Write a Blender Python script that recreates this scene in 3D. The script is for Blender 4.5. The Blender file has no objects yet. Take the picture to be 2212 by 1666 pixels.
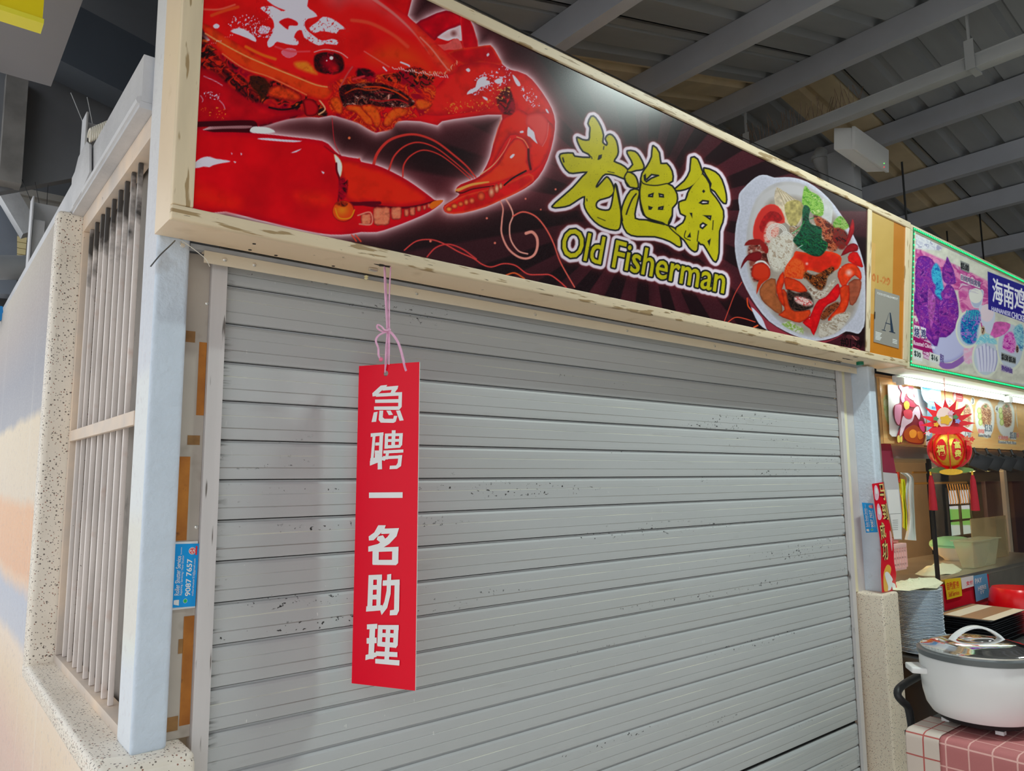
import bpy, bmesh, math, random
import numpy as np
from mathutils import Vector, Matrix, Euler
random.seed(4)
PI = math.pi
SC = bpy.context.scene
# ---------------------------------------------------------------- camera
RR = np.array([[0.77557548, -0.63119484, -0.00870321], [0.07287785, 0.10322601, -0.99198448], [0.62703388, 0.76872457, 0.12605968]])
FPX, IW, IH, EYE = 1598.9, 2212, 1666, 1.55
cd = bpy.data.cameras.new('camera'); cam = bpy.data.objects.new('camera', cd); SC.collection.objects.link(cam)
cd.sensor_fit = 'HORIZONTAL'; cd.sensor_width = 36.0; cd.lens = FPX / IW * 36.0; cd.clip_start = 0.02; cd.clip_end = 200
mw = Matrix.Identity(4)
for i in range(3):
    mw[i][0] = RR[0][i]; mw[i][1] = -RR[1][i]; mw[i][2] = -RR[2][i]
mw[2][3] = EYE
cam.matrix_world = mw
SC.camera = cam
# ---------------------------------------------------------------- world, light, exposure
SC.view_settings.view_transform = 'Standard'
try: SC.view_settings.look = 'None'
except Exception: pass
SC.view_settings.gamma = 1.0; SC.view_settings.use_curve_mapping = False
SC.view_settings.exposure = 0.0
w = bpy.data.worlds.new('overcast_sky'); SC.world = w; w.use_nodes = True
bg = w.node_tree.nodes['Background']; bg.inputs[0].default_value = (0.92, 0.965, 1.0, 1); bg.inputs[1].default_value = 1.2

def area(name, loc, target, sx, sy, power, col=(1, 1, 1)):
    l = bpy.data.lights.new(name, 'AREA'); l.shape = 'RECTANGLE'; l.size = sx; l.size_y = sy; l.energy = power; l.color = col
    o = bpy.data.objects.new(name, l); SC.collection.objects.link(o); o.location = loc
    o.rotation_euler = (Vector(target) - Vector(loc)).to_track_quat('-Z', 'Y').to_euler()
    return o
# hall lamp before the crab sign, then two added for ambient light (fixtures are modelled below); light only
area('hall_lamp_light', (3.4, 0.28, 3.98), (3.4, 0.28, 0), 0.7, 0.10, 64, (0.86, 1.0, 0.95))
area('hall_lamp_light', (6.6, 0.2, 3.9), (6.6, 0.2, 0), 1.15, 0.10, 10, (0.92, 1.0, 0.95))
area('hall_lamp_light', (-0.2, -2.4, 3.0), (-0.2, -2.4, 0), 1.2, 0.12, 8, (0.95, 1.0, 0.98))

# ---------------------------------------------------------------- helpers
def ray(u, v):
    return RR.T @ np.array([(u - IW / 2) / FPX, (v - IH / 2) / FPX, 1.0])
def at(u, v, x=None, y=None, z=None):
    d = ray(u, v)
    t = x / d[0] if x is not None else (y / d[1] if y is not None else (z - EYE) / d[2])
    return Vector((t * d[0], t * d[1], EYE + t * d[2]))
def proj(P):
    c = (P - np.array([0, 0, EYE])) @ RR.T
    return IW / 2 + FPX * c[:, 0] / c[:, 2], IH / 2 + FPX * c[:, 1] / c[:, 2]
def lin(c):
    c = np.asarray(c, float) / 255.0
    return np.where(c <= 0.04045, c / 12.92, ((c + 0.055) / 1.055) ** 2.4)
def alb(c, g=1.6):
    return np.clip(lin(c) * g, 0.0, 0.92)

MATS = {}
def mat(name, col=(128, 128, 128), g=1.6, rough=0.5, metal=0.0, var=0.0, vscale=8.0, bump=0.0, bscale=60.0, col2=None, dirt=None, emit=0.0,
        alpha=1.0, trans=0.0, stretch=(1, 1, 1), coat=0.0, spec=None):
    if name in MATS: return MATS[name]
    m = bpy.data.materials.new(name); m.use_nodes = True; MATS[name] = m
    nt = m.node_tree; N = nt.nodes; Lk = nt.links; b = N['Principled BSDF']
    c = alb(col, g) if emit == 0 else lin(col)
    b.inputs['Base Color'].default_value = (*c, 1); b.inputs['Roughness'].default_value = rough; b.inputs['Metallic'].default_value = metal
    if coat: b.inputs['Coat Weight'].default_value = coat; b.inputs['Coat Roughness'].default_value = 0.08
    if spec is not None: b.inputs['Specular IOR Level'].default_value = spec
    if emit > 0:
        b.inputs['Emission Color'].default_value = (*c, 1); b.inputs['Emission Strength'].default_value = emit
    if alpha < 1: b.inputs['Alpha'].default_value = alpha
    if trans: b.inputs['Transmission Weight'].default_value = trans; b.inputs['IOR'].default_value = 1.45
    if var or bump or dirt:
        geo = N.new('ShaderNodeNewGeometry'); mp = N.new('ShaderNodeMapping'); mp.inputs['Scale'].default_value = stretch
        Lk.new(geo.outputs['Position'], mp.inputs['Vector'])
    last = None
    if var:
        t = N.new('ShaderNodeTexNoise'); t.inputs['Scale'].default_value = vscale; t.inputs['Detail'].default_value = 5
        Lk.new(mp.outputs[0], t.inputs['Vector'])
        r = N.new('ShaderNodeValToRGB'); r.color_ramp.elements[0].position = 0.3; r.color_ramp.elements[1].position = 0.7
        ca = c * (1 - var); cb = np.clip(c * (1 + var), 0, 1) if col2 is None else alb(col2, g)
        if col2 is not None: ca = c
        r.color_ramp.elements[0].color = (*ca, 1); r.color_ramp.elements[1].color = (*cb, 1)
        Lk.new(t.outputs['Fac'], r.inputs['Fac']); last = r.outputs['Color']
    if dirt:   # (colour, scale, threshold) speckles or stains
        for (dc, ds, dth, dw) in dirt:
            t = N.new('ShaderNodeTexNoise'); t.inputs['Scale'].default_value = ds; t.inputs['Detail'].default_value = 3
            Lk.new(mp.outputs[0], t.inputs['Vector'])
            r = N.new('ShaderNodeMapRange'); r.inputs['From Min'].default_value = dth; r.inputs['From Max'].default_value = dth + dw
            Lk.new(t.outputs['Fac'], r.inputs['Value'])
            mx = N.new('ShaderNodeMix'); mx.data_type = 'RGBA'
            Lk.new(r.outputs['Result'], mx.inputs['Factor'])
            if last is None: mx.inputs['A'].default_value = (*c, 1)
            else: Lk.new(last, mx.inputs['A'])
            mx.inputs['B'].default_value = (*alb(dc, g), 1); last = mx.outputs['Result']
    if last is not None: Lk.new(last, b.inputs['Base Color'])
    if bump:
        t = N.new('ShaderNodeTexNoise'); t.inputs['Scale'].default_value = bscale; t.inputs['Detail'].default_value = 4
        Lk.new(mp.outputs[0], t.inputs['Vector'])
        bp = N.new('ShaderNodeBump'); bp.inputs['Strength'].default_value = bump; bp.inputs['Distance'].default_value = 0.004
        Lk.new(t.outputs['Fac'], bp.inputs['Height']); Lk.new(bp.outputs[0], b.inputs['Normal'])
    return m

def print_mat(name, rough=0.3, emit=0.0, coat=0.0, spec=0.5):
    if name in MATS: return MATS[name]
    m = bpy.data.materials.new(name); m.use_nodes = True; MATS[name] = m
    N = m.node_tree.nodes; b = N['Principled BSDF']; a = N.new('ShaderNodeAttribute'); a.attribute_name = 'ink'
    m.node_tree.links.new(a.outputs['Color'], b.inputs['Base Color'])
    b.inputs['Roughness'].default_value = rough; b.inputs['Coat Weight'].default_value = coat; b.inputs['Specular IOR Level'].default_value = spec
    if emit:
        m.node_tree.links.new(a.outputs['Color'], b.inputs['Emission Color']); b.inputs['Emission Strength'].default_value = emit
    return m

def link(o, parent=None):
    SC.collection.objects.link(o)
    if parent is not None:
        o.parent = parent
        o.matrix_parent_inverse = Matrix.Translation(-Vector(parent.location)) if parent.type == 'EMPTY' else Matrix.Identity(4)
    return o
def thing(name, label, cat, loc=(0, 0, 0), group=None):
    o = bpy.data.objects.new(name, None); o.empty_display_size = 0.05; SC.collection.objects.link(o); o.location = loc
    o['label'] = label; o['category'] = cat
    if group: o['group'] = group
    return o
def tag(o, label, cat, group=None):
    o['label'] = label; o['category'] = cat
    if group: o['group'] = group
    return o
def struct(o):
    o['kind'] = 'structure'; return o
def relabel(o, label):
    if label: o['label'] = label
    return o
def dup(root, off, label=None, rotz=0.0):
    r = root.copy(); SC.collection.objects.link(r); r.location = Vector(root.location) + Vector(off); r.rotation_euler.z += rotz
    if label: r['label'] = label
    for ch in list(root.children):
        c = ch.copy(); SC.collection.objects.link(c); c.parent = r; c.matrix_parent_inverse = ch.matrix_parent_inverse.copy()
        for gch in list(ch.children):
            d = gch.copy(); SC.collection.objects.link(d); d.parent = c; d.matrix_parent_inverse = gch.matrix_parent_inverse.copy()
    return r

class MB:
    def __init__(s): s.v = []; s.f = []
    def add(s, vs, fs):
        o = len(s.v); s.v += [tuple(p) for p in vs]; s.f += [tuple(i + o for i in f) for f in fs]; return s
    def hexa(s, p):
        return s.add(p, [(0, 3, 2, 1), (4, 5, 6, 7), (0, 1, 5, 4), (1, 2, 6, 5), (2, 3, 7, 6), (3, 0, 4, 7)])
    def box(s, x0, x1, y0, y1, z0, z1):
        return s.hexa([(x0, y0, z0), (x1, y0, z0), (x1, y1, z0), (x0, y1, z0), (x0, y0, z1), (x1, y0, z1), (x1, y1, z1), (x0, y1, z1)])
    def bar(s, p, q, w, h, up=(0, 0, 1)):
        p = Vector(p); q = Vector(q); d = (q - p).normalized(); up = Vector(up); sd = d.cross(up)
        if sd.length < 1e-4: sd = d.cross(Vector((1, 0, 0)))
        sd.normalize(); up = sd.cross(d).normalized(); a = sd * w / 2; b = up * h / 2
        return s.hexa([p - a - b, p + a - b, q + a - b, q - a - b, p - a + b, p + a + b, q + a + b, q - a + b])
    def prism(s, poly, axis, a, b):
        n = len(poly)
        def P(t, k):
            return {'x': (k, t[0], t[1]), 'y': (t[0], k, t[1]), 'z': (t[0], t[1], k)}[axis]
        vs = [P(t, a) for t in poly] + [P(t, b) for t in poly]
        fs = [tuple(range(n))[::-1], tuple(range(n, 2 * n))] + [(i, (i + 1) % n, n + (i + 1) % n, n + i) for i in range(n)]
        return s.add(vs, fs)
    def tube(s, pts, r, n=8, cap=True):
        pts = [Vector(p) for p in pts]; rs = r if isinstance(r, (list, tuple)) else [r] * len(pts)
        rings = []; prev = None
        for i, p in enumerate(pts):
            d = (pts[min(i + 1, len(pts) - 1)] - pts[max(i - 1, 0)]).normalized()
            if prev is None:
                a = d.cross(Vector((0, 0, 1)));
                if a.length < 1e-3: a = d.cross(Vector((1, 0, 0)))
            else:
                a = prev - d * prev.dot(d)
            a.normalize(); prev = a; b = d.cross(a)
            rings.append([p + (a * math.cos(2 * PI * k / n) + b * math.sin(2 * PI * k / n)) * rs[i] for k in range(n)])
        vs = [q for rg in rings for q in rg]; fs = []
        for i in range(len(pts) - 1):
            for k in range(n):
                fs.append((i * n + k, i * n + (k + 1) % n, (i + 1) * n + (k + 1) % n, (i + 1) * n + k))
        if cap: fs += [tuple(range(n))[::-1], tuple(range((len(pts) - 1) * n, len(pts) * n))]
        return s.add(vs, fs)
    def lathe(s, prof, c=(0, 0, 0), n=24, sx=1.0, sy=1.0, ax='z'):
        vs = []; fs = []; m = len(prof)
        for (r, z) in prof:
            for k in range(n):
                a = 2 * PI * k / n; q = (r * math.cos(a) * sx, r * math.sin(a) * sy, z)
                if ax == 'y': q = (q[0], q[2], q[1])
                if ax == 'x': q = (q[2], q[0], q[1])
                vs.append((c[0] + q[0], c[1] + q[1], c[2] + q[2]))
        for i in range(m - 1):
            for k in range(n):
                fs.append((i * n + k, i * n + (k + 1) % n, (i + 1) * n + (k + 1) % n, (i + 1) * n + k))
        if prof[0][0] > 1e-6: fs.append(tuple(range(n))[::-1])
        if prof[-1][0] > 1e-6: fs.append(tuple(range((m - 1) * n, m * n)))
        return s.add(vs, fs)
    def out(s, name, m, parent=None, bevel=0.0, seg=2, smooth=False, recalc=True, xf=None):
        me = bpy.data.meshes.new(name); me.from_pydata(s.v, [], s.f); me.validate()
        bm = bmesh.new(); bm.from_mesh(me)
        if recalc:
            bmesh.ops.remove_doubles(bm, verts=bm.verts, dist=1e-6)
            bmesh.ops.recalc_face_normals(bm, faces=bm.faces)
        if bevel:
            es = [e for e in bm.edges if len(e.link_faces) == 2 and e.calc_face_angle(0) > 0.5]
            bmesh.ops.bevel(bm, geom=es, offset=bevel, segments=seg, affect='EDGES', profile=0.6, clamp_overlap=True)
        if smooth or bevel:
            for f in bm.faces: f.smooth = True
        bm.to_mesh(me); bm.free()
        if smooth or bevel: me.set_sharp_from_angle(angle=0.7)
        if m is not None: me.materials.append(m)
        o = bpy.data.objects.new(name, me)
        return link(o, parent)

# ---------------------------------------------------------------- text as flat meshes
_tc = {}
def text2d(body, off=0.0, res=3, shear=0.0, sp=1.0):
    k = (body, off, res, shear, sp)
    if k in _tc: return _tc[k]
    cu = bpy.data.curves.new('t', 'FONT'); cu.body = body; cu.offset = off; cu.resolution_u = res; cu.shear = shear; cu.space_character = sp
    ob = bpy.data.objects.new('t', cu); SC.collection.objects.link(ob)
    dg = bpy.context.evaluated_depsgraph_get(); me = ob.evaluated_get(dg).to_mesh()
    vs = np.array([v.co[:2] for v in me.vertices]) if len(me.vertices) else np.zeros((0, 2))
    fs = [tuple(p.vertices) for p in me.polygons]
    ob.evaluated_get(dg).to_mesh_clear(); bpy.data.objects.remove(ob); bpy.data.curves.remove(cu)
    _tc[k] = (vs, fs); return vs, fs
def quadmap(q):   # q: bl, br, tr, tl  (s,t in 0..1)
    q = [np.array(p, float) for p in q]
    return lambda s, t: (q[0] * (1 - s) + q[1] * s) * (1 - t) + (q[3] * (1 - s) + q[2] * s) * t
def letters(mb, body, q, to3d, off=0.0, shear=0.0, sp=1.0, ref=None, res=3):
    vs, fs = text2d(body, off, res, shear, sp)
    if len(vs) == 0: return
    x0, x1 = vs[:, 0].min(), vs[:, 0].max(); y0, y1 = (vs[:, 1].min(), vs[:, 1].max()) if ref is None else ref
    f = quadmap(q)
    mb.add([to3d(*f((x - x0) / (x1 - x0 + 1e-9), (y - y0) / (y1 - y0 + 1e-9))) for x, y in vs], fs)

# ---------------------------------------------------------------- printing ink on fine meshes
def cr(pts, k=3, closed=True):
    p = np.array(pts, float); n = len(p); out = []
    rng = range(n) if closed else range(n - 1)
    for i in rng:
        a, b, c, d = (p[(i - 1) % n], p[i], p[(i + 1) % n], p[(i + 2) % n]) if closed else (p[max(i - 1, 0)], p[i], p[i + 1], p[min(i + 2, n - 1)])
        for j in range(k):
            t = j / k
            out.append(0.5 * (2 * b + (c - a) * t + (2 * a - 5 * b + 4 * c - d) * t * t + (3 * b - a - 3 * c + d) * t ** 3))
    if not closed: out.append(p[-1])
    return np.array(out)
def vnoise(x, y, seed=0):
    xi = np.floor(x).astype(np.int64); yi = np.floor(y).astype(np.int64); fx = x - xi; fy = y - yi
    fx = fx * fx * (3 - 2 * fx); fy = fy * fy * (3 - 2 * fy)
    def h(a, b):
        n = (a * 374761393 + b * 668265263 + seed * 974634777) & 0x7fffffff
        n = ((n ^ (n >> 13)) * 1274126177) & 0x7fffffff
        return ((n ^ (n >> 16)) & 0xffff) / 65535.0
    return (h(xi, yi) * (1 - fx) + h(xi + 1, yi) * fx) * (1 - fy) + (h(xi, yi + 1) * (1 - fx) + h(xi + 1, yi + 1) * fx) * fy
def fbm(x, y, seed=0, o=4):
    s = 0; a = 0.5; t = 0
    for i in range(o):
        s = s + a * vnoise(x, y, seed + i); t += a; a *= 0.5; x = x * 2.03; y = y * 2.03
    return s / t
class Art:
    def __init__(s, U, V, bg):
        s.U = U.astype(np.float32); s.V = V.astype(np.float32); s.c = np.tile(np.array(bg, np.float32), (len(U), 1))
    def sel(s, a, pad=0):
        return np.nonzero((s.U > a[:, 0].min() - pad) & (s.U < a[:, 0].max() + pad) & (s.V > a[:, 1].min() - pad) & (s.V < a[:, 1].max() + pad))[0]
    def sdseg(s, A, B, pad=3, fill=True, idx=None):
        A = np.asarray(A, np.float32); B = np.asarray(B, np.float32)
        if idx is None: idx = s.sel(np.vstack([A, B]), pad)
        x = s.U[idx]; y = s.V[idx]; d = np.full(len(idx), 1e9, np.float32); ins = np.zeros(len(idx), bool)
        for (ax, ay), (bx, by) in zip(A, B):
            ex = bx - ax; ey = by - ay; l = ex * ex + ey * ey + 1e-9
            t = np.clip(((x - ax) * ex + (y - ay) * ey) / l, 0, 1)
            dd = (x - ax - t * ex) ** 2 + (y - ay - t * ey) ** 2; np.minimum(d, dd, out=d)
            if fill and abs(ey) > 1e-6:
                c = ((ay > y) != (by > y)) & (x < ax + ex * (y - ay) / ey); ins ^= c
        d = np.sqrt(d)
        return idx, (np.where(ins, -d, d) if fill else d)
    def sd(s, pts, pad=3, k=3):
        p = cr(pts, k) if k > 1 else np.array(pts, float)
        return s.sdseg(p, np.roll(p, -1, 0), pad)
    def put(s, idx, a, col):
        a = np.clip(a, 0, 1)[:, None]; col = np.asarray(col, np.float32)
        s.c[idx] = s.c[idx] * (1 - a) + col * a
    def poly(s, pts, col, k=3, soft=0.7, edge=None, ew=6, a=1.0, nz=None, pad=None):
        idx, d = s.sd(pts, pad or soft + 2, k)
        if len(idx) == 0: return
        c = np.tile(np.array(col, np.float32), (len(idx), 1))
        if edge is not None:
            t = np.clip(1 + d / ew, 0, 1)[:, None] ** 1.3; c = c * (1 - t) + np.array(edge, np.float32) * t
        if nz:      # (scale, amount, seed)
            n = fbm(s.U[idx] / nz[0], s.V[idx] / nz[0], nz[2]); c = c * (1 + (n[:, None] - 0.5) * 2 * nz[1])
        s.put(idx, (0.5 - d / (2 * soft)) * a, np.clip(c, 0, 255))
    def line(s, pts, w, col, k=5, a=1.0, w2=None):
        p = cr(pts, k, False) if k > 1 else np.array(pts, float)
        n = len(p) - 1
        idx = s.sel(p, w + 2); x = s.U[idx]; y = s.V[idx]; best = np.full(len(idx), 1e9, np.float32)
        for i in range(n):
            ax, ay = p[i]; ex, ey = p[i + 1] - p[i]; l = ex * ex + ey * ey + 1e-9
            t = np.clip(((x - ax) * ex + (y - ay) * ey) / l, 0, 1)
            ww = w if w2 is None else w + (w2 - w) * (i + t) / n
            dd = np.sqrt((x - ax - t * ex) ** 2 + (y - ay - t * ey) ** 2) - ww / 2; np.minimum(best, dd, out=best)
        s.put(idx, (0.5 - best / 1.4) * a, col)
    def spot(s, x, y, r, col, ry=None, a=1.0, soft=0.8):
        ry = ry or r; idx = np.nonzero((abs(s.U - x) < r * 1.5 + 2) & (abs(s.V - y) < ry * 1.5 + 2))[0]
        d = np.sqrt(((s.U[idx] - x) / r) ** 2 + ((s.V[idx] - y) / ry) ** 2)
        s.put(idx, (1 - d) * r / soft * 0.7 * a if soft < 3 else np.clip(1.15 - d, 0, 1) * a, col)
    def gunk(s, pts, cols, scale, seed, k=3, soft=2.0, a=1.0):   # marbled fill between several colours
        idx, d = s.sd(pts, soft + 2, k)
        if len(idx) == 0: return
        u = s.U[idx]; v = s.V[idx]; wx = fbm(u / scale, v / scale, seed + 9, 2) * 2.2
        n = fbm(u / scale + wx, v / scale * 1.3 + wx, seed, 3); n = np.clip((n - 0.22) / 0.56, 0, 0.999) * (len(cols) - 1)
        i = n.astype(int); f = (n - i)[:, None]; C = np.array(cols, np.float32)
        f = f * f * (3 - 2 * f)
        s.put(idx, (0.5 - d / (2 * soft)) * a, C[i] * (1 - f) + C[i + 1] * f)

def ink_mesh(name, P, nu, nv, colors, m, parent, gain=1.6):
    n = nu * nv; me = bpy.data.meshes.new(name)
    i = np.arange((nv - 1) * (nu - 1)); r = i // (nu - 1); c = i % (nu - 1); a = r * nu + c
    F = np.stack([a, a + 1, a + nu + 1, a + nu], 1).astype(np.int32)
    me.vertices.add(n); me.vertices.foreach_set('co', P.astype(np.float32).ravel())
    me.loops.add(F.size); me.loops.foreach_set('vertex_index', F.ravel())
    me.polygons.add(len(F)); me.polygons.foreach_set('loop_start', (np.arange(len(F)) * 4).astype(np.int32))
    me.update(calc_edges=True)
    at_ = me.attributes.new('ink', 'FLOAT_COLOR', 'POINT')
    col = np.ones((n, 4), np.float32); col[:, :3] = np.clip(lin(np.clip(colors, 0, 255)) * gain, 0, 0.9)
    at_.data.foreach_set('color', col.ravel())
    me.materials.append(m); o = bpy.data.objects.new(name, me)
    return link(o, parent)
def ink_quad(name, corners, nu, nv, paint, m, parent, gain=1.6, bg=(255, 255, 255)):
    """corners 3D: bl, br, tr, tl; paint(Art) works in unit coordinates u 0..1 (right), v 0..H (down, H = height/width)"""
    bl, br, tr, tl = [np.array(c, float) for c in corners]
    s = np.linspace(0, 1, nu); t = np.linspace(0, 1, nv); S, T = np.meshgrid(s, t); S = S.ravel()[:, None]; T = T.ravel()[:, None]
    P = (bl * (1 - S) + br * S) * (1 - T) + (tl * (1 - S) + tr * S) * T
    Hh = np.linalg.norm(tl - bl) / np.linalg.norm(br - bl)
    A = Art((S[:, 0] * 100), ((1 - T[:, 0]) * 100 * Hh), bg); A.H = 100 * Hh
    paint(A)
    return ink_mesh(name, P, nu, nv, A.c, m, parent, gain)
# ================================================================ materials shared
m_steel = mat('grey_painted_steel', (174, 184, 196), rough=0.42, var=0.04, vscale=14, bump=0.9, bscale=60, dirt=[((150, 152, 156), 9, 0.66, 0.12)])
m_steel2 = mat('dull_grey_steel', (150, 152, 156), rough=0.5, var=0.1, vscale=12, bump=0.3, bscale=60)
m_roof = mat('grey_roof_sheet', (122, 125, 130), rough=0.55, var=0.12, vscale=3, stretch=(0.3, 1.5, 1))
m_purlin = mat('grey_purlin_paint', (148, 151, 160), rough=0.5, var=0.05, vscale=4)
m_frp = mat('tan_rooflight_sheet', (164, 150, 124), rough=0.6, var=0.1, vscale=5)
m_cream = mat('cream_sign_casing', (230, 208, 178), g=1.12, rough=0.4, var=0.03, vscale=5, dirt=[((150, 132, 100), 30, 0.70, 0.06), ((196, 170, 130), 7, 0.62, 0.2)])
m_cream_d = mat('weathered_cream_frame', (214, 196, 166), g=1.2, rough=0.5, var=0.06, vscale=9, stretch=(0.45, 1, 4), dirt=[((160, 134, 96), 16, 0.58, 0.03), ((92, 78, 56), 40, 0.68, 0.04)])
m_cream_v = mat('weathered_cream_upright', (214, 196, 166), g=1.2, rough=0.5, var=0.06, vscale=9, stretch=(4, 1, 0.5), dirt=[((160, 134, 96), 16, 0.60, 0.04)])
m_black = mat('black_rubber', (24, 24, 26), rough=0.5)
m_screw = mat('zinc_screw', (190, 188, 184), rough=0.3, metal=0.9)
m_conc = mat('grey_floor_screed', (188, 180, 170), rough=0.7, var=0.08, vscale=5)

def terrazzo(name, base, g=1.6):
    if name in MATS: return MATS[name]
    m = bpy.data.materials.new(name); m.use_nodes = True; MATS[name] = m
    nt = m.node_tree; N = nt.nodes; Lk = nt.links; b = N['Principled BSDF']; b.inputs['Roughness'].default_value = 0.45
    geo = N.new('ShaderNodeNewGeometry'); last = None
    for i, (sc, th, c) in enumerate([(190, 0.30, (84, 72, 66)), (130, 0.26, (140, 92, 76)), (110, 0.30, (96, 86, 80))]):
        mp = N.new('ShaderNodeMapping'); mp.inputs['Location'].default_value = (i * 3.1, i * 1.7, i * 5.3); Lk.new(geo.outputs['Position'], mp.inputs['Vector'])
        v = N.new('ShaderNodeTexVoronoi'); v.inputs['Scale'].default_value = sc; Lk.new(mp.outputs[0], v.inputs['Vector'])
        sx = N.new('ShaderNodeSeparateColor'); Lk.new(v.outputs['Color'], sx.inputs[0])
        a = N.new('ShaderNodeMath'); a.operation = 'GREATER_THAN'; a.inputs[1].default_value = 0.78; Lk.new(sx.outputs[0], a.inputs[0])
        d = N.new('ShaderNodeMath'); d.operation = 'LESS_THAN'; d.inputs[1].default_value = th; Lk.new(v.outputs['Distance'], d.inputs[0])
        mu = N.new('ShaderNodeMath'); mu.operation = 'MULTIPLY'; Lk.new(a.outputs[0], mu.inputs[0]); Lk.new(d.outputs[0], mu.inputs[1])
        mx = N.new('ShaderNodeMix'); mx.data_type = 'RGBA'; Lk.new(mu.outputs[0], mx.inputs['Factor'])
        if last is None: mx.inputs['A'].default_value = (*alb(base, g), 1)
        else: Lk.new(last, mx.inputs['A'])
        mx.inputs['B'].default_value = (*alb(c, g), 1); last = mx.outputs['Result']
    t = N.new('ShaderNodeTexNoise'); t.inputs['Scale'].default_value = 5; t.inputs['Detail'].default_value = 4; Lk.new(geo.outputs['Position'], t.inputs['Vector'])
    r = N.new('ShaderNodeMapRange'); r.inputs['From Min'].default_value = 0.5; r.inputs['From Max'].default_value = 0.8; r.inputs['To Max'].default_value = 0.35; Lk.new(t.outputs['Fac'], r.inputs['Value'])
    mx = N.new('ShaderNodeMix'); mx.data_type = 'RGBA'; Lk.new(r.outputs['Result'], mx.inputs['Factor']); Lk.new(last, mx.inputs['A']); mx.inputs['B'].default_value = (*alb((188, 172, 150), g), 1)
    Lk.new(mx.outputs['Result'], b.inputs['Base Color'])
    bp = N.new('ShaderNodeBump'); bp.inputs['Strength'].default_value = 0.25; bp.inputs['Distance'].default_value = 0.002
    t2 = N.new('ShaderNodeTexNoise'); t2.inputs['Scale'].default_value = 160; Lk.new(geo.outputs['Position'], t2.inputs['Vector'])
    Lk.new(t2.outputs['Fac'], bp.inputs['Height']); Lk.new(bp.outputs[0], b.inputs['Normal'])
    return m
m_terr = terrazzo('speckled_terrazzo', (220, 212, 200), 1.25); m_terr2 = terrazzo('worn_terrazzo', (196, 184, 168))

def mural(name='sprayed_mural_paint', g=1.02, fade=0.0):
    m = bpy.data.materials.new(name); m.use_nodes = True
    nt = m.node_tree; N = nt.nodes; Lk = nt.links; b = N['Principled BSDF']; b.inputs['Roughness'].default_value = 0.6
    geo = N.new('ShaderNodeNewGeometry'); sp = N.new('ShaderNodeSeparateXYZ'); Lk.new(geo.outputs['Position'], sp.inputs[0])
    n = N.new('ShaderNodeTexNoise'); n.inputs['Scale'].default_value = 2.2; n.inputs['Detail'].default_value = 8; n.inputs['Roughness'].default_value = 0.7
    Lk.new(geo.outputs['Position'], n.inputs['Vector'])
    a = N.new('ShaderNodeMath'); a.operation = 'MULTIPLY_ADD'; a.inputs[1].default_value = 0.10; Lk.new(n.outputs['Fac'], a.inputs[0]); Lk.new(sp.outputs['Z'], a.inputs[2])
    mr = N.new('ShaderNodeMapRange'); mr.inputs['From Min'].default_value = 0.05; mr.inputs['From Max'].default_value = 2.55; Lk.new(a.outputs[0], mr.inputs['Value'])
    r = N.new('ShaderNodeValToRGB'); Lk.new(mr.outputs['Result'], r.inputs['Fac'])
    st = [(0.0, (205, 190, 180)), (0.25, (226, 196, 182)), (0.33, (236, 214, 188)), (0.380, (240, 222, 204)), (0.40, (200, 203, 214)), (0.452, (194, 199, 213)), (0.475, (238, 206, 180)),
          (0.49, (238, 190, 156)), (0.58, (240, 194, 158)), (0.60, (232, 216, 196)), (0.715, (236, 220, 196)), (0.73, (176, 176, 184)), (0.80, (164, 164, 174)), (0.90, (178, 168, 166)), (1.0, (190, 180, 168))]
    while len(r.color_ramp.elements) < len(st): r.color_ramp.elements.new(0.5)
    for e, (p, c) in zip(r.color_ramp.elements, st):
        e.position = p; cc = alb(c, g); cc = cc * (1 - fade) + alb((186, 192, 200), g) * fade; e.color = (*cc, 1)
    last = r.outputs['Color']
    # streaks of drips and spray grain
    for sc, (f0, f1), c, amt in [((1, 26, 0.5), (0.60, 0.72), (246, 240, 232), 0.25), ((60, 60, 60), (0.45, 0.75), (250, 246, 240), 0.22), ((30, 30, 30), (0.58, 0.7), (160, 150, 156), 0.25)]:
        mp = N.new('ShaderNodeMapping'); mp.inputs['Scale'].default_value = sc; Lk.new(geo.outputs['Position'], mp.inputs['Vector'])
        t = N.new('ShaderNodeTexNoise'); t.inputs['Scale'].default_value = 1.0 if sc[0] == 1 else 2.0; t.inputs['Detail'].default_value = 3; Lk.new(mp.outputs[0], t.inputs['Vector'])
        q = N.new('ShaderNodeMapRange'); q.inputs['From Min'].default_value = f0; q.inputs['From Max'].default_value = f1; q.inputs['To Max'].default_value = amt; Lk.new(t.outputs['Fac'], q.inputs['Value'])
        mx = N.new('ShaderNodeMix'); mx.data_type = 'RGBA'; Lk.new(q.outputs['Result'], mx.inputs['Factor']); Lk.new(last, mx.inputs['A']); mx.inputs['B'].default_value = (*alb(c, g), 1); last = mx.outputs['Result']
    Lk.new(last, b.inputs['Base Color'])
    t = N.new('ShaderNodeTexNoise'); t.inputs['Scale'].default_value = 130; Lk.new(geo.outputs['Position'], t.inputs['Vector'])
    bp = N.new('ShaderNodeBump'); bp.inputs['Strength'].default_value = 0.3; bp.inputs['Distance'].default_value = 0.003; Lk.new(t.outputs['Fac'], bp.inputs['Height']); Lk.new(bp.outputs[0], b.inputs['Normal'])
    MATS[name] = m; return m
m_mural = mural(); m_post_side = mural('grey_post_with_overspray', 1.5, 0.62)

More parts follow.
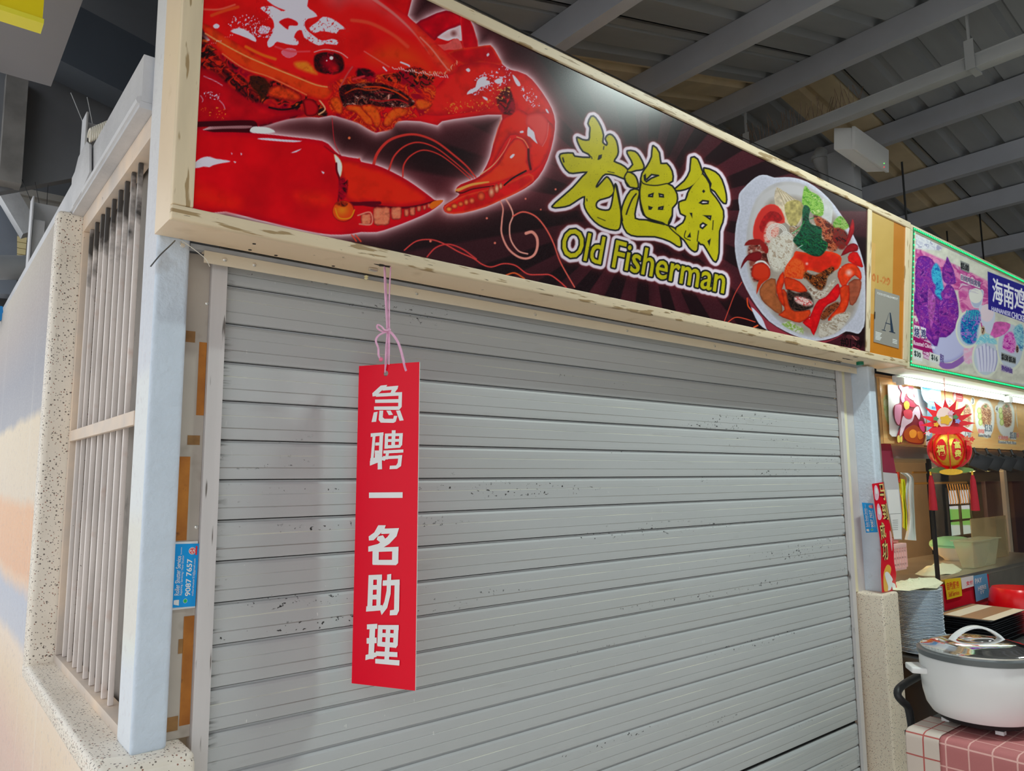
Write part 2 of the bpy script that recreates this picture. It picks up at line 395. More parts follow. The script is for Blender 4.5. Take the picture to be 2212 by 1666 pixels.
# ================================================================ shell
struct(MB().box(-9, 14, -8, 11, -0.1, 0.0).out('floor', m_conc))
Z0, S1, XR, S2 = 3.34, 0.26, 5.35, -0.18
def zr(x): return Z0 + S1 * x if x < XR else Z0 + S1 * XR + S2 * (x - XR)
def sheet(name, xa, xb, ya, yb, m, parent, dz=0.0, pitch=0.27):
    prof = []; y = ya
    while y < yb - 1e-6:
        prof += [(y, 0), (y + 0.02, 0.0), (y + 0.045, 0.045), (y + 0.085, 0.045), (y + 0.11, 0.0)]; y += pitch
    prof.append((yb, 0)); n = len(prof); vs = []
    for x in (xa, xb):
        for (yy, h) in prof: vs.append((x, yy, zr(x) + h + dz))
        for (yy, h) in prof: vs.append((x, yy, zr(x) + h + dz + 0.004))
    fs = []
    for k in range(n - 1):
        fs += [(k, k + 1, 2 * n + k + 1, 2 * n + k), (n + k, 3 * n + k, 3 * n + k + 1, n + k + 1)]
    fs += [(0, 2 * n, 3 * n, n), (n - 1, 2 * n - 1, 4 * n - 1, 3 * n - 1)]
    for k in range(n - 1): fs += [(k, n + k, n + k + 1, k + 1), (2 * n + k, 2 * n + k + 1, 3 * n + k + 1, 3 * n + k)]
    return MB().add(vs, fs).out(name, m, parent)
roof = struct(sheet('ceiling', -0.7, XR, -8, 2.56, m_roof, None))
HX, HY, HZ = 1.5, 2.56, 4.45     # raised bay over the left stall
for nm, a, b, c, d, mm in [('roof_sheet', HX, XR, 2.56, 3.02, m_roof), ('rooflight_sheet', HX, XR, 3.02, 3.72, m_frp), ('roof_sheet', HX, XR, 3.72, 10.4, m_roof), ('roof_sheet', XR, 13, -8, 2.56, m_roof),
                           ('rooflight_sheet', XR, 13, 2.56, 3.10, m_frp), ('roof_sheet', XR, 13, 3.10, 10.4, m_roof)]:
    sheet(nm, a, b, c, d, mm, roof)
pxs = [1.25, 2.5, 3.7, 4.95, 6.3, 7.15, 7.9, 8.9, 10.2, 11.6]
for i, x in enumerate(pxs):
    h, wd = 0.165, 0.075
    zt = zr(x) - 0.002; zt2 = zr(x + wd) - 0.002; t = min(zt, zt2)
    ye = 10.3 if x > HX else 2.5
    b = MB(); b.prism([(x, t - h), (x + wd, t - h), (x + wd, t - h + 0.03), (x + wd - 0.006, t - h + 0.03), (x + wd - 0.006, t - h + 0.008), (x + 0.008, t - h + 0.008), (x + 0.008, t - 0.008), (x + wd, t - 0.008), (x + wd, t), (x, t)], 'y', -8, ye)
    b.out('purlin', m_purlin, roof)
m_dark = mat('dark_grey_steel_rafter', (70, 74, 80), rough=0.5, var=0.08, vscale=4)
for y in (4.15, -2.9):       # rafters following the slope
    b = MB()
    for xa, xb in ((-0.7 if y < 0 else HX + 0.06, XR), (XR, 13)):
        b.hexa([(xa, y, zr(xa) - 0.50), (xb, y, zr(xb) - 0.50), (xb, y + 0.14, zr(xb) - 0.50), (xa, y + 0.14, zr(xa) - 0.50),
                (xa, y, zr(xa) - 0.17), (xb, y, zr(xb) - 0.17), (xb, y + 0.14, zr(xb) - 0.17), (xa, y + 0.14, zr(xa) - 0.17)])
    b.out('rafter', m_dark, roof)
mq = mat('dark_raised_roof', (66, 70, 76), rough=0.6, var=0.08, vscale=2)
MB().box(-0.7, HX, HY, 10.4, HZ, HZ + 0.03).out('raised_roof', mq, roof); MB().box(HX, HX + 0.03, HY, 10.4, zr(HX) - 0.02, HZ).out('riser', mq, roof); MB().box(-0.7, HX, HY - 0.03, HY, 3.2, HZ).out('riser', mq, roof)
m_void = mat('dark_far_wall', (40, 42, 48), rough=0.7, var=0.1, vscale=2)  # even dark grey with slight noise
struct(MB().box(12.2, 12.4, -8, 10.8, 0, 3.45).out('wall_right', m_void))
struct(MB().box(-0.7, 12.2, 10.5, 10.7, 0, 4.9).out('wall_back', m_void)); struct(MB().box(-0.6, 12.2, -8.2, -8.0, 0, 3.1).out('wall_occluder', mat('unseen_occluder_wall', (110, 106, 100), rough=0.7)))  # wall behind the camera is unseen, added to cut frontal daylight

# left side wall of the stall with its opening
wl = struct(MB().box(0.36, 0.52, 3.0, 8.5, 0, 2.51).out('wall_left', m_mural, None, bevel=0.004))
MB().box(0.36, 0.52, 1.80, 3.0, 0, 0.905).out('dado', m_mural, wl)
MB().box(0.352, 0.545, 1.79, 3.06, 0.905, 0.958).out('coping', m_terr, wl, bevel=0.016, seg=3)
MB().box(0.350, 0.545, 1.785, 1.93, 0, 0.945).out('pier', m_terr, wl, bevel=0.014, seg=3)
MB().box(0.352, 0.515, 2.965, 3.055, 0.94, 2.515).out('jamb', m_terr, wl, bevel=0.018, seg=3)
# steel lintel channel above the opening
b = MB(); b.box(0.40, 0.468, 1.984, 8.5, 2.5225, 2.650); b.box(0.396, 0.472, 1.984, 8.5, 2.504, 2.522)
b.tube([(0.398, 1.985, 2.524), (0.398, 3.05, 2.524)], 0.011, 8)
struct(b.out('trim_1', mat('bright_grey_lintel_paint', (164, 164, 167), rough=0.5, var=0.08, vscale=6, bump=0.5, bscale=40), None))['label'] = 'pale grey steel channel along the top of the side wall'

# barred side window
m_frame = mat('brown_grey_window_steel', (168, 158, 150), rough=0.5, var=0.12, vscale=6, col2=(196, 176, 156), dirt=[((70, 56, 44), 40, 0.72, 0.05)])
m_bar = mat('grimy_window_bar', (190, 182, 178), rough=0.5, var=0.1, vscale=5, dirt=[((180, 160, 150), 18, 0.60, 0.2), ((70, 60, 54), 90, 0.72, 0.04)])
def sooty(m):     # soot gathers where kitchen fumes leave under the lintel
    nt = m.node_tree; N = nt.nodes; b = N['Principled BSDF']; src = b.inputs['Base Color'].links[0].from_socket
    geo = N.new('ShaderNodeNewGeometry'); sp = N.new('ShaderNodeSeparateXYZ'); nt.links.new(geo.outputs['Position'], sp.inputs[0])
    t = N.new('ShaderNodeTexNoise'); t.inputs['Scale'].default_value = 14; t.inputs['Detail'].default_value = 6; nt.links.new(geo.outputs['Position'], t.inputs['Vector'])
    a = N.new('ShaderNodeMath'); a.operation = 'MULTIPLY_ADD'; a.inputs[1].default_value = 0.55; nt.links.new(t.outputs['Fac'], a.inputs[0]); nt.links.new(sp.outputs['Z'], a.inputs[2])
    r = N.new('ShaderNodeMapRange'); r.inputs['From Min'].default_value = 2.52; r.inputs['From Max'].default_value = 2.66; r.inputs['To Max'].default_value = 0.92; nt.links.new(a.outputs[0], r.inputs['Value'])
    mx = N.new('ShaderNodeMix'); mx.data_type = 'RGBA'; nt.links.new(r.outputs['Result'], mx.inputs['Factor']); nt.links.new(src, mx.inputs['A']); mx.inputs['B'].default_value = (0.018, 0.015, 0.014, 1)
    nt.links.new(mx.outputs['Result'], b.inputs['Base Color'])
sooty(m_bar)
win = thing('window_1', 'steel barred side window above the speckled terrazzo coping', 'window', (0.445, 2.45, 0.958)); win['kind'] = 'structure'
del win['category']
b = MB(); b.box(0.430, 0.475, 1.985, 2.962, 0.958, 0.9845); b.box(0.430, 0.475, 1.985, 2.962, 2.4405, 2.503)
b.box(0.4305, 0.4745, 2.935, 2.9615, 0.985, 2.44); b.box(0.4305, 0.4745, 1.9855, 2.003, 0.985, 2.44); b.box(0.427, 0.441, 2.0035, 2.9345, 1.692, 1.728)
b.out('window_frame', m_frame, win, bevel=0.002)
yb = [at(100 + c / 8.33 + 3, 862, x=0.455).y for c in (572, 632, 722, 822, 906, 1016, 1130, 1241, 1356, 1476)]
for z0, z1 in ((0.985, 1.700), (1.720, 2.44)):
    for y in yb:
        MB().box(0.4435, 0.4565, y - 0.0065, y + 0.0065, z0, z1).out('bar', m_bar, win, bevel=0.003, seg=2)
MB().box(0.485, 0.50, 1.99, 2.96, 0.96, 2.505).out('shutter_board', mat('dull_taupe_board', (112, 106, 100), rough=0.6, var=0.15, vscale=5, dirt=[((60, 54, 50), 12, 0.6, 0.2)]), win)

# front corner post
def post(x0, x1, y0, y1, z0, z1, name, label):
    p = MB().box(x0, x1, y0, y1, z0, z1).out(name, m_steel, None, bevel=0.011, seg=4)
    p.data.materials.append(m_post_side)
    for f in p.data.polygons:
        if f.normal.x < -0.9: f.material_index = 1
    return tag(p, label, 'post')
p1 = post(0.424, 0.500, 1.850, 1.983, 0.956, 3.35, 'steel_post', 'pale grey painted steel corner post on the speckled terrazzo pier')
p2 = post(3.884, 3.958, 1.800, 1.93, 0.965, 2.128, 'steel_post', 'grey steel post carrying the red festive banner between the two stalls')
p2.data.materials[1] = m_steel
# ================================================================ roller shutter
XL, XRT, YS, ZS0 = 0.6015, 3.735, 1.907, 2.0543
def shutter_mat():
    m = bpy.data.materials.new('dusty_grey_shutter_paint'); m.use_nodes = True; nt = m.node_tree; N = nt.nodes; Lk = nt.links; b = N['Principled BSDF']
    b.inputs['Roughness'].default_value = 0.46; b.inputs['Specular IOR Level'].default_value = 0.4
    geo = N.new('ShaderNodeNewGeometry'); sp = N.new('ShaderNodeSeparateXYZ'); Lk.new(geo.outputs['Position'], sp.inputs[0])
    def noise(scale, st=(1, 1, 1), det=4):
        mp = N.new('ShaderNodeMapping'); mp.inputs['Scale'].default_value = st; Lk.new(geo.outputs['Position'], mp.inputs['Vector'])
        t = N.new('ShaderNodeTexNoise'); t.inputs['Scale'].default_value = scale; t.inputs['Detail'].default_value = det; Lk.new(mp.outputs[0], t.inputs['Vector']); return t.outputs['Fac']
    def mr(v, a, c, t0=0.0, t1=1.0):
        r = N.new('ShaderNodeMapRange'); r.inputs['From Min'].default_value = a; r.inputs['From Max'].default_value = c; r.inputs['To Min'].default_value = t0; r.inputs['To Max'].default_value = t1; Lk.new(v, r.inputs['Value']); return r.outputs['Result']
    def mth(op, a, c):
        n = N.new('ShaderNodeMath'); n.operation = op
        for i, q in enumerate((a, c)):
            if isinstance(q, (int, float)): n.inputs[i].default_value = q
            else: Lk.new(q, n.inputs[i])
        return n.outputs[0]
    def mix(f, a, c):
        x = N.new('ShaderNodeMix'); x.data_type = 'RGBA'; Lk.new(f, x.inputs['Factor'])
        if isinstance(a, tuple): x.inputs['A'].default_value = (*a, 1)
        else: Lk.new(a, x.inputs['A'])
        x.inputs['B'].default_value = (*c, 1); return x.outputs['Result']
    base = tuple(alb((158, 160, 162), 1.6)); col = mix(mr(noise(2.0, (0.4, 1, 2)), 0.35, 0.7, 0, 0.6), base, tuple(alb((150, 152, 152), 1.6)))
    # height within a slat, 0 at its upper edge
    h = mth('FRACT', mth('DIVIDE', mth('SUBTRACT', 5 * 1.0 + ZS0, sp.outputs['Z']), 0.1), 0)
    def line(c0, wd): return mth('LESS_THAN', mth('ABSOLUTE', mth('SUBTRACT', h, c0), 0), wd)
    streak = mth('MULTIPLY', line(0.37, 0.014), mr(noise(3.1, (1, 1, 8)), 0.40, 0.62, 0, 0.55)); col = mix(streak, col, tuple(alb((214, 206, 186), 1.6)))  # pale broken line along the upper groove
    streak = mth('MULTIPLY', line(0.69, 0.010), mr(noise(2.3, (1, 1, 8)), 0.38, 0.6, 0.1, 0.5)); col = mix(streak, col, tuple(alb((112, 100, 92), 1.6)))  # darker broken line along the lower groove
    # scuffed specks in bands along the slats
    band = mth('MULTIPLY', mr(noise(110, (0.7, 1, 1), 2), 0.66, 0.69), mr(noise(1.3, (0.8, 1, 13), 3), 0.60, 0.66)); col = mix(band, col, (0.03, 0.03, 0.03))
    col = mix(mth('MULTIPLY', mr(noise(75, (1, 1, 0.35), 2), 0.74, 0.76), mr(noise(0.9), 0.4, 0.6, 0, 0.9)), col, (0.8, 0.8, 0.78))
    col = mix(mr(noise(9, (0.5, 1, 3)), 0.66, 0.80, 0, 0.25), col, tuple(alb((120, 116, 108), 1.6)))
    # black rub marks where the slats run in the rails
    ed = mth('MULTIPLY', mth('ADD', mr(sp.outputs['X'], XRT - 0.035, XRT - 0.002), mr(sp.outputs['X'], XL + 0.03, XL + 0.002)), mr(noise(26, (0.5, 1, 3)), 0.56, 0.66, 0, 0.8)); col = mix(ed, col, (0.035, 0.034, 0.033))
    Lk.new(col, b.inputs['Base Color'])
    return m
m_slat = shutter_mat()
def slat_mesh():
    P = [(0.000, 0.0065), (0.0035, 0.0055), (0.006, 0.001), (0.012, -0.0022), (0.022, -0.003), (0.0355, -0.003), (0.0368, -0.0018), (0.0382, -0.003), (0.067, -0.003), (0.0685, -0.0014), (0.070, -0.003),
         (0.088, -0.0030), (0.0965, -0.0022), (0.0978, 0.0065)]
    poly = [(YS + y, -z) for z, y in P] + [(YS + 0.012, -0.0978), (YS + 0.012, 0.0)]
    return MB().prism(poly, 'x', XL - 0.012, XRT + 0.012)
sh = thing('roller_shutter', 'closed grey slatted roller shutter under the crab sign', 'shutter', (2.17, YS, 0.0))
first = None
zz = [ZS0 + 0.1 - 0.1 * k for k in range(18)] + [ZS0 - 1.6 - 0.022 - 0.1 * k for k in range(1, 4)]
zz = [ZS0 + 0.1 - 0.1 * k for k in range(18)]; zz += [zz[-1] - 0.1 - 0.014 - 0.1 * k for k in range(3)]
for i, z in enumerate(zz):
    if first is None:
        first = slat_mesh().out('slat', m_slat, sh); first.location = (0, 0, z)
    else:
        o = first.copy(); SC.collection.objects.link(o); o.parent = sh; o.matrix_parent_inverse = first.matrix_parent_inverse.copy(); o.location = (0, 0, z)
MB().box(XL - 0.01, XRT + 0.01, YS + 0.014, YS + 0.018, 0.02, 2.20).out('backing', mat('black_shutter_gap', (20, 20, 20), rough=0.8), sh)
MB().box(XL - 0.01, XRT + 0.01, YS - 0.02, YS + 0.014, 0.004, zz[-1] - 0.102).out('bottom_rail', m_steel2, sh, bevel=0.003)
m_rail = mat('brushed_shutter_rail', (176, 172, 172), rough=0.38, var=0.06, vscale=6, stretch=(4, 1, 0.3), dirt=[((90, 84, 80), 22, 0.68, 0.06)])
b = MB(); b.prism([(0.5635, 1.885), (0.602, 1.885), (0.602, 1.901), (0.598, 1.901), (0.598, 1.893), (0.569, 1.893), (0.569, 1.925), (0.5635, 1.925)], 'z', 0.004, 2.10)
relabel(b.out('guide_rail', m_rail, sh), 'brushed rail at the shutter edge beside the corner post')
b = MB(); b.prism([(3.733, 1.885), (3.768, 1.885), (3.768, 1.925), (3.762, 1.925), (3.762, 1.893), (3.737, 1.893), (3.737, 1.901), (3.733, 1.901)], 'z', 0.004, 2.10)
relabel(b.out('guide_rail', m_rail, sh), 'blackened rail at the shutter edge beside the cream strip')

# side panel with old adhesive patches between post and rail
m_panel = mat('stained_aluminium_panel', (156, 147, 138), rough=0.45, var=0.08, vscale=7, dirt=[((122, 110, 98), 10, 0.60, 0.15), ((80, 70, 62), 60, 0.74, 0.04)])
pn = thing('infill_sheet', 'stained grey metal sheet with brown glue patches beside the corner post', 'sheet', (0.54, 1.90, 0.96))
MB().box(0.502, 0.563, 1.899, 1.908, 0.959, 2.12).out('panel_sheet', m_panel, pn)
m_glue = mat('old_brown_glue', (138, 80, 24), rough=0.5, var=0.25, vscale=16, col2=(168, 106, 36), dirt=[((96, 52, 20), 26, 0.62, 0.1)])
m_glue2 = mat('dark_brown_glue', (128, 92, 52), rough=0.55, var=0.25, vscale=30)
for (x0, x1, z0, z1, mm) in [(0.5445, 0.5755 - 0.013, 1.714, 1.897, m_glue), (0.512, 0.534, 1.894, 1.922, m_glue2), (0.527, 0.556, 1.641, 1.664, m_glue2), (0.510, 0.5355, 1.412, 1.612, m_glue),
                             (0.538, 0.5615, 0.986, 1.234, m_glue), (0.528, 0.5385, 1.150, 1.183, m_glue2), (0.510, 0.535, 0.978, 1.010, m_glue2)]:
    MB().box(x0, x1, 1.8982, 1.8992, z0, z1).out('glue_patch', mm, pn)
def screw(x, y, z, parent, r=0.006, nm='screw'):
    b = MB().lathe([(r, 0.0), (r * 0.9, -0.002), (r * 0.35, -0.003), (r * 0.3, -0.0012), (0.0005, -0.001)], (x, y, z), 12, ax='y'); return b.out(nm, m_screw, parent, smooth=True)
for u, v in ((447, 656), (424, 1139), (431, 1567)):
    p = at(u, v, y=1.899); screw(p.x, 1.899, p.z, pn, 0.0048)
m_strip = mat('pale_cream_strip', (196, 190, 160), rough=0.5, var=0.05, vscale=6)
tag(MB().box(3.7695, 3.803, 1.889, 1.90, 0.97, 2.10).out('cover_strip', m_strip, None, bevel=0.001), 'narrow cream cover strip between shutter rail and grey wall', 'strip')
wr = struct(MB().box(3.804, 3.883, 1.893, 1.93, 0.966, 2.12).out('wall_front', mat('grey_sheet_wall', (168, 164, 162), rough=0.55, var=0.08, vscale=8, dirt=[((70, 66, 64), 90, 0.76, 0.04)]), None))
MB().box(3.793, 3.968, 1.765, 1.98, 0, 0.968).out('pier', m_terr2, wr, bevel=0.013, seg=3)

# flashing along the sign bottom
fl = thing('flashing_strip', 'long pale metal flashing strip screwed above the shutter', 'strip', (2.2, 1.86, 2.10))
m_fl = mat('cream_grey_flashing', (186, 176, 158), rough=0.4, var=0.05, vscale=6)
b = MB(); b.box(0.535, 3.88, 1.858, 1.861, 2.090, 2.121); b.box(0.535, 3.88, 1.8612, 1.882, 2.118, 2.1212); b.out('flashing', m_fl, fl)
for x in (0.585, 0.66, 1.15, 1.62, 2.08, 2.63, 3.02, 3.45, 3.80): screw(x, 1.858, 2.106, fl, 0.0055)
MB().box(0.503, 3.88, 1.862, 1.885, 2.1215, 2.134).out('packing', m_steel2, fl)

# ================================================================ sign light box
KT = 0.0185
def SY(x, z): return 1.70 - KT * x * (z - 2.135) / 0.8
def ztop(x): return 2.976 - 0.0175 * x
def PT(u, v, off=0.0):
    p = at(u, v, y=1.7)
    for _ in range(6): p = at(u, v, y=SY(p.x, p.z))
    return (p.x, p.y - off, p.z)
def slab(mb, x0, x1, za, zb, t=0.006, back=0.012, n=10):
    """strip lying on the twisted sign face; za/zb functions of x"""
    fa = za if callable(za) else (lambda x: za); fb = zb if callable(zb) else (lambda x: zb)
    vs = []; xs = [x0 + (x1 - x0) * i / n for i in range(n + 1)]
    for x in xs:
        a, c = fa(x), fb(x)
        vs += [(x, SY(x, a) - t, a), (x, SY(x, c) - t, c), (x, SY(x, c) + back, c), (x, SY(x, a) + back, a)]
    fs = [(0, 1, 2, 3), tuple(4 * n + k for k in (3, 2, 1, 0))]
    for i in range(n):
        o = 4 * i
        for k in range(4): fs.append((o + k, o + (k + 1) % 4, o + 4 + (k + 1) % 4, o + 4 + k))
    mb.add(vs, fs)
sg = thing('shop_sign_box', 'long cream framed sign box with a red crab and yellow lettering', 'sign', (2.2, 1.78, 2.135))
b = MB(); n = 12; vs = []
for i in range(n + 1):
    x = 0.417 + (4.107 - 0.417) * i / n
    vs += [(x, SY(x, 2.135) + 0.012, 2.135), (x, SY(x, ztop(x)) + 0.012, ztop(x)), (x, 1.848, ztop(x)), (x, 1.848, 2.135)]
fs = [(0, 1, 2, 3), tuple(4 * n + k for k in (3, 2, 1, 0))]
for i in range(n):
    for k in range(4): fs.append((4 * i + k, 4 * i + (k + 1) % 4, 4 * i + 4 + (k + 1) % 4, 4 * i + 4 + k))
b.add(vs, fs); b.out('casing', m_cream, sg)
def rail(x0, x1, za, zb, lb=None, t=0.006, bev=0.004):
    q = MB(); slab(q, x0, x1, za, zb, t); return relabel(q.out('frame_rail', m_cream_d if x1 - x0 > 1 else m_cream_v, sg, bevel=bev, seg=3), lb)
rail(0.414, 4.108, 2.130, 2.163, 'stained frame rail along the bottom of the sign', 0.007)
rail(0.414, 4.108, lambda x: 2.941 - 0.0165 * x, lambda x: 2.978 - 0.0175 * x, 'peeling frame rail along the top of the sign', 0.007)
rail(0.414, 0.460, 2.164, lambda x: 2.933, 'stained upright frame rail at the post end', 0.007)
rail(3.645, 3.685, 2.1635, lambda x: 2.881); rail(4.058, 4.108, 2.1635, lambda x: 2.873)
# little holes, tear and green cap under the casing
m_hole = mat('dark_hole', (30, 26, 22), rough=0.8)
tag(MB().lathe([(0.018, 0), (0.018, 0.016), (0.014, 0.018), (0, 0.018)], (0, 0, 0), 16).out('bottle_cap', mat('green_plastic', (0, 96, 70), rough=0.3), None, smooth=True), 'small dark green plastic plug under the sign casing', 'plug')
SC.objects['bottle_cap'].location = at(1858, 789, z=2.118)
for (u, v, w_, h_) in ((828, 574, 0.045, 0.016), (1830, 776, 0.09, 0.010), (1812, 780, 0.05, 0.006), (1848, 772, 0.04, 0.006)):
    p = at(u, v, z=2.1345); n = 14; r_ = [1 + 0.35 * math.sin(k * 2.3 + u) for k in range(n)]
    b = MB(); b.prism([(p.x + w_ / 2 * r_[k] * math.cos(2 * PI * k / n), p.y + h_ / 2 * r_[k] * math.sin(2 * PI * k / n)) for k in range(n)], 'z', 2.1338, 2.1352); b.out('casing_hole', m_hole, sg)
for (u, v) in ((549, 527), (540, 540), (596, 552), (720, 575), (1036, 640)):
    p = at(u, v, z=2.1345); b = MB(); b.lathe([(0.0045, 0), (0.0045, -0.0008), (0, -0.0008)], (p.x, p.y, 2.1348), 10); b.out('casing_hole', m_hole, sg)
# ================================================================ printed crab poster
def Ac(*p): return [(420 + x / 2.975, y / 2.975) for x, y in p]
def Bc(*p): return [(780 + x / 2.975, y / 2.975) for x, y in p]
def Cc(*p): return [(1150 + x / 3.622, 220 + y / 3.622) for x, y in p]
def Dc(*p): return [(880 + x / 3.086, 560 + y / 3.086) for x, y in p]
def Ec(*p): return [(1540 + x / 3.622, 360 + y / 3.622) for x, y in p]
xs = [0.460]
while xs[-1] < 3.6455: xs.append(xs[-1] + 0.00125 * (0.55 + 0.30 * xs[-1] + 0.13 * xs[-1] ** 2) * 1.25)
xs = np.array(xs); xs = 0.460 + (xs - 0.460) * (3.6455 - 0.460) / (xs[-1] - 0.460)
NV = 420; tt = np.linspace(0, 1, NV)
Xg = np.tile(xs, (NV, 1)); Zt = 2.942 - 0.0165 * Xg; Zg = 2.162 + (Zt - 2.162) * tt[:, None]
Yg = 1.70 - KT * Xg * (Zg - 2.135) / 0.8
PG = np.stack([Xg, Yg, Zg], -1).reshape(-1, 3); U, V = proj(PG)
A = Art(U, V, (24, 10, 14))
# sunburst
dx = U - 1395; dy = (V - 455) * 1.0; ang = np.arctan2(dy, dx); rr = np.hypot(dx, dy)
k = 0.5 + 0.5 * np.sin(ang * 22 + 0.8 * np.sin(ang * 5)); k = np.clip((k - 0.42) * 6, 0, 1) * (0.55 + 0.45 * vnoise(ang * 7 + 20, ang * 0 + 3, 2))
fd = np.clip(rr / 140 - 0.4, 0, 1) * np.clip(1.15 - np.clip((430 - V) / 300, 0, 1) * 0.75, 0, 1) * np.clip((U - 700) / 250 + 0.35, 0.35, 1)
A.c[:] = (A.c * (1 - (k * fd)[:, None]) + np.array([62, 22, 30]) * (k * fd)[:, None]); A.c[:] = A.c + (vnoise(U / 1.6, V / 1.6, 3)[:, None] - 0.5) * 8

carap = Ac((40, -400), (45, 100), (62, 200), (130, 290), (200, 370), (300, 430), (400, 480), (520, 520), (640, 575), (740, 625), (840, 645), (900, 600), (880, 540), (935, 500)) + \
    Bc((-95, 440), (-10, 450), (60, 470), (120, 480), (200, 462), (260, 455), (330, 480), (400, 490), (470, 500), (560, 485), (610, 460), (625, 430), (600, 380), (540, 330), (450, 250), (350, 150), (230, 50), (100, -25), (0, -70), (-250, -420))
body = Ac((-20, 300), (-30, 820), (120, 803), (350, 795), (400, 815), (480, 800), (600, 765), (720, 750), (800, 757), (880, 742), (960, 760), (1050, 790), (1110, 825), (1160, 850)) + \
    Bc((110, 850), (170, 830), (210, 780), (380, 780), (490, 806), (520, 780), (700, 752), (905, 738), (880, 830), (848, 930), (830, 1010), (780, 1110), (735, 1148), (640, 1185), (608, 1220), (632, 1250),
       (590, 1285), (535, 1320), (530, 1350), (560, 1372), (650, 1370), (800, 1330), (900, 1285), (1000, 1240), (1100, 1180), (1170, 1090), (1220, 960), (1245, 830), (1240, 740), (1200, 650), (1130, 550), (1060, 480), (960, 448),
       (905, 410), (880, 360), (830, 290), (750, 300), (735, 220), (700, 130), (640, 100), (545, 68), (430, 110), (355, 152), (300, 100), (200, -60))
claw = Ac((-30, 868), (120, 850), (380, 855), (620, 880), (820, 905), (880, 945), (940, 1000), (1060, 1020)) + \
    Bc((0, 1040), (100, 1062), (200, 1105), (300, 1160), (380, 1215), (450, 1268), (480, 1288), (527, 1286), (510, 1312), (440, 1362), (330, 1412), (200, 1462), (100, 1492), (0, 1492)) + \
    Ac((1000, 1505), (870, 1508), (700, 1480), (400, 1410), (200, 1360), (-30, 1330))
hole = Bc((490, 235), (560, 190), (635, 160), (645, 200), (648, 262), (600, 248), (560, 262), (520, 252))
# soft halo around the whole crab
segA = []; segB = []
for pg in (body, claw):
    p = cr(pg, 2); segA.append(p); segB.append(np.roll(p, -1, 0))
for pg, pad in ((body, 60), (claw, 60)):
    p = cr(pg, 2); idx, d = A.sdseg(p, np.roll(p, -1, 0), pad)
    h = np.exp(-np.clip(d, 0, 99) / 7.5); h2 = np.exp(-np.clip(d, 0, 99) / 21.0)
    A.put(idx, h2 * 0.72, (116, 40, 44)); A.put(idx, h * 0.95, (226, 196, 206))
# red swirls behind the claws
for pts, w0, w1 in ((Bc((80, 1060), (105, 985), (170, 910), (260, 872), (360, 866), (480, 910), (600, 1000), (680, 1070), (737, 1140)), 6.5, 3), (Bc((180, 1090), (212, 1005), (280, 940), (370, 915), (480, 950), (600, 1040), (722, 1146)), 4, 2),
                    (Bc((268, 1135), (275, 1060), (320, 1000), (400, 965), (500, 992), (600, 1062), (702, 1152)), 3.6, 1.8)):
    A.line(pts, w0, (186, 44, 38), w2=w1)
A.line(Bc((890, 1285), (912, 1340), (905, 1420), (903, 1500), (940, 1590), (1000, 1645), (1060, 1662), (1110, 1640), (1132, 1590), (1130, 1530), (1100, 1492), (1060, 1500)), 2.6, (222, 130, 118), w2=6.5)
A.line(Bc((925, 1272), (960, 1330), (976, 1385), (955, 1450), (962, 1540), (1010, 1612), (1070, 1632)), 3.2, (224, 142, 130), w2=3)
A.line(Bc((976, 1390), (1040, 1362), (1120, 1390), (1185, 1465), (1235, 1560), (1272, 1665), (1310, 1740), (1372, 1846)), 3.4, (210, 84, 72), w2=2.6)
A.line(Dc((-20, -60), (60, -120), (160, -130), (250, -100), (340, -50), (440, -5), (500, 35), (560, 52), (640, 30), (720, 42), (800, 98), (880, 103), (950, 105), (1010, 145), (1060, 190)), 2.6, (200, 60, 56), w2=2.8)
A.line(Dc((655, 108), (715, 92), (780, 130)), 3, (222, 84, 40))
A.line(Bc((425, 1650), (480, 1592), (560, 1570), (650, 1600), (740, 1665)), 3, (186, 50, 50))
A.line(Ec((225, 905), (170, 1000), (120, 1130), (90, 1210)), 1.6, (196, 66, 52)); A.line(Ec((120, 1216), (170, 1182), (230, 1185), (330, 1216)), 1.8, (214, 70, 46)); A.line(Ec((268, 1030), (275, 1090), (310, 1130)), 2.4, (220, 70, 30)); A.line(Ec((320, 1258), (350, 1243)), 3, (220, 80, 40))
for x, y, r in [(995, 887, 3.4), (1060, 1020, 2.6)]: A.spot(420 + x / 2.975, y / 2.975, r, (214, 96, 60))
for x, y, r in [(1250, 1217, 2.8), (1057, 1278, 2.6), (1155, 1347, 2.3), (860, 1562, 3), (808, 1403, 2.9), (446, 1550, 3.2)]: A.spot(780 + x / 2.975, y / 2.975, r, (206, 104, 88))
A.line(Ac((1010, 1510), (1040, 1550)), 3, (200, 60, 40)); A.line(Ac((1035, 1510), (1070, 1552)), 3, (200, 60, 40))
A.line(Ac((885, 760), (893, 860), (905, 930), (940, 1000)), 1.4, (180, 30, 40))
RED, DK, OR, OR2, BLK, HL, PK = (196, 10, 16), (140, 0, 26), (214, 44, 12), (228, 104, 22), (20, 8, 12), (198, 190, 218), (206, 60, 58)
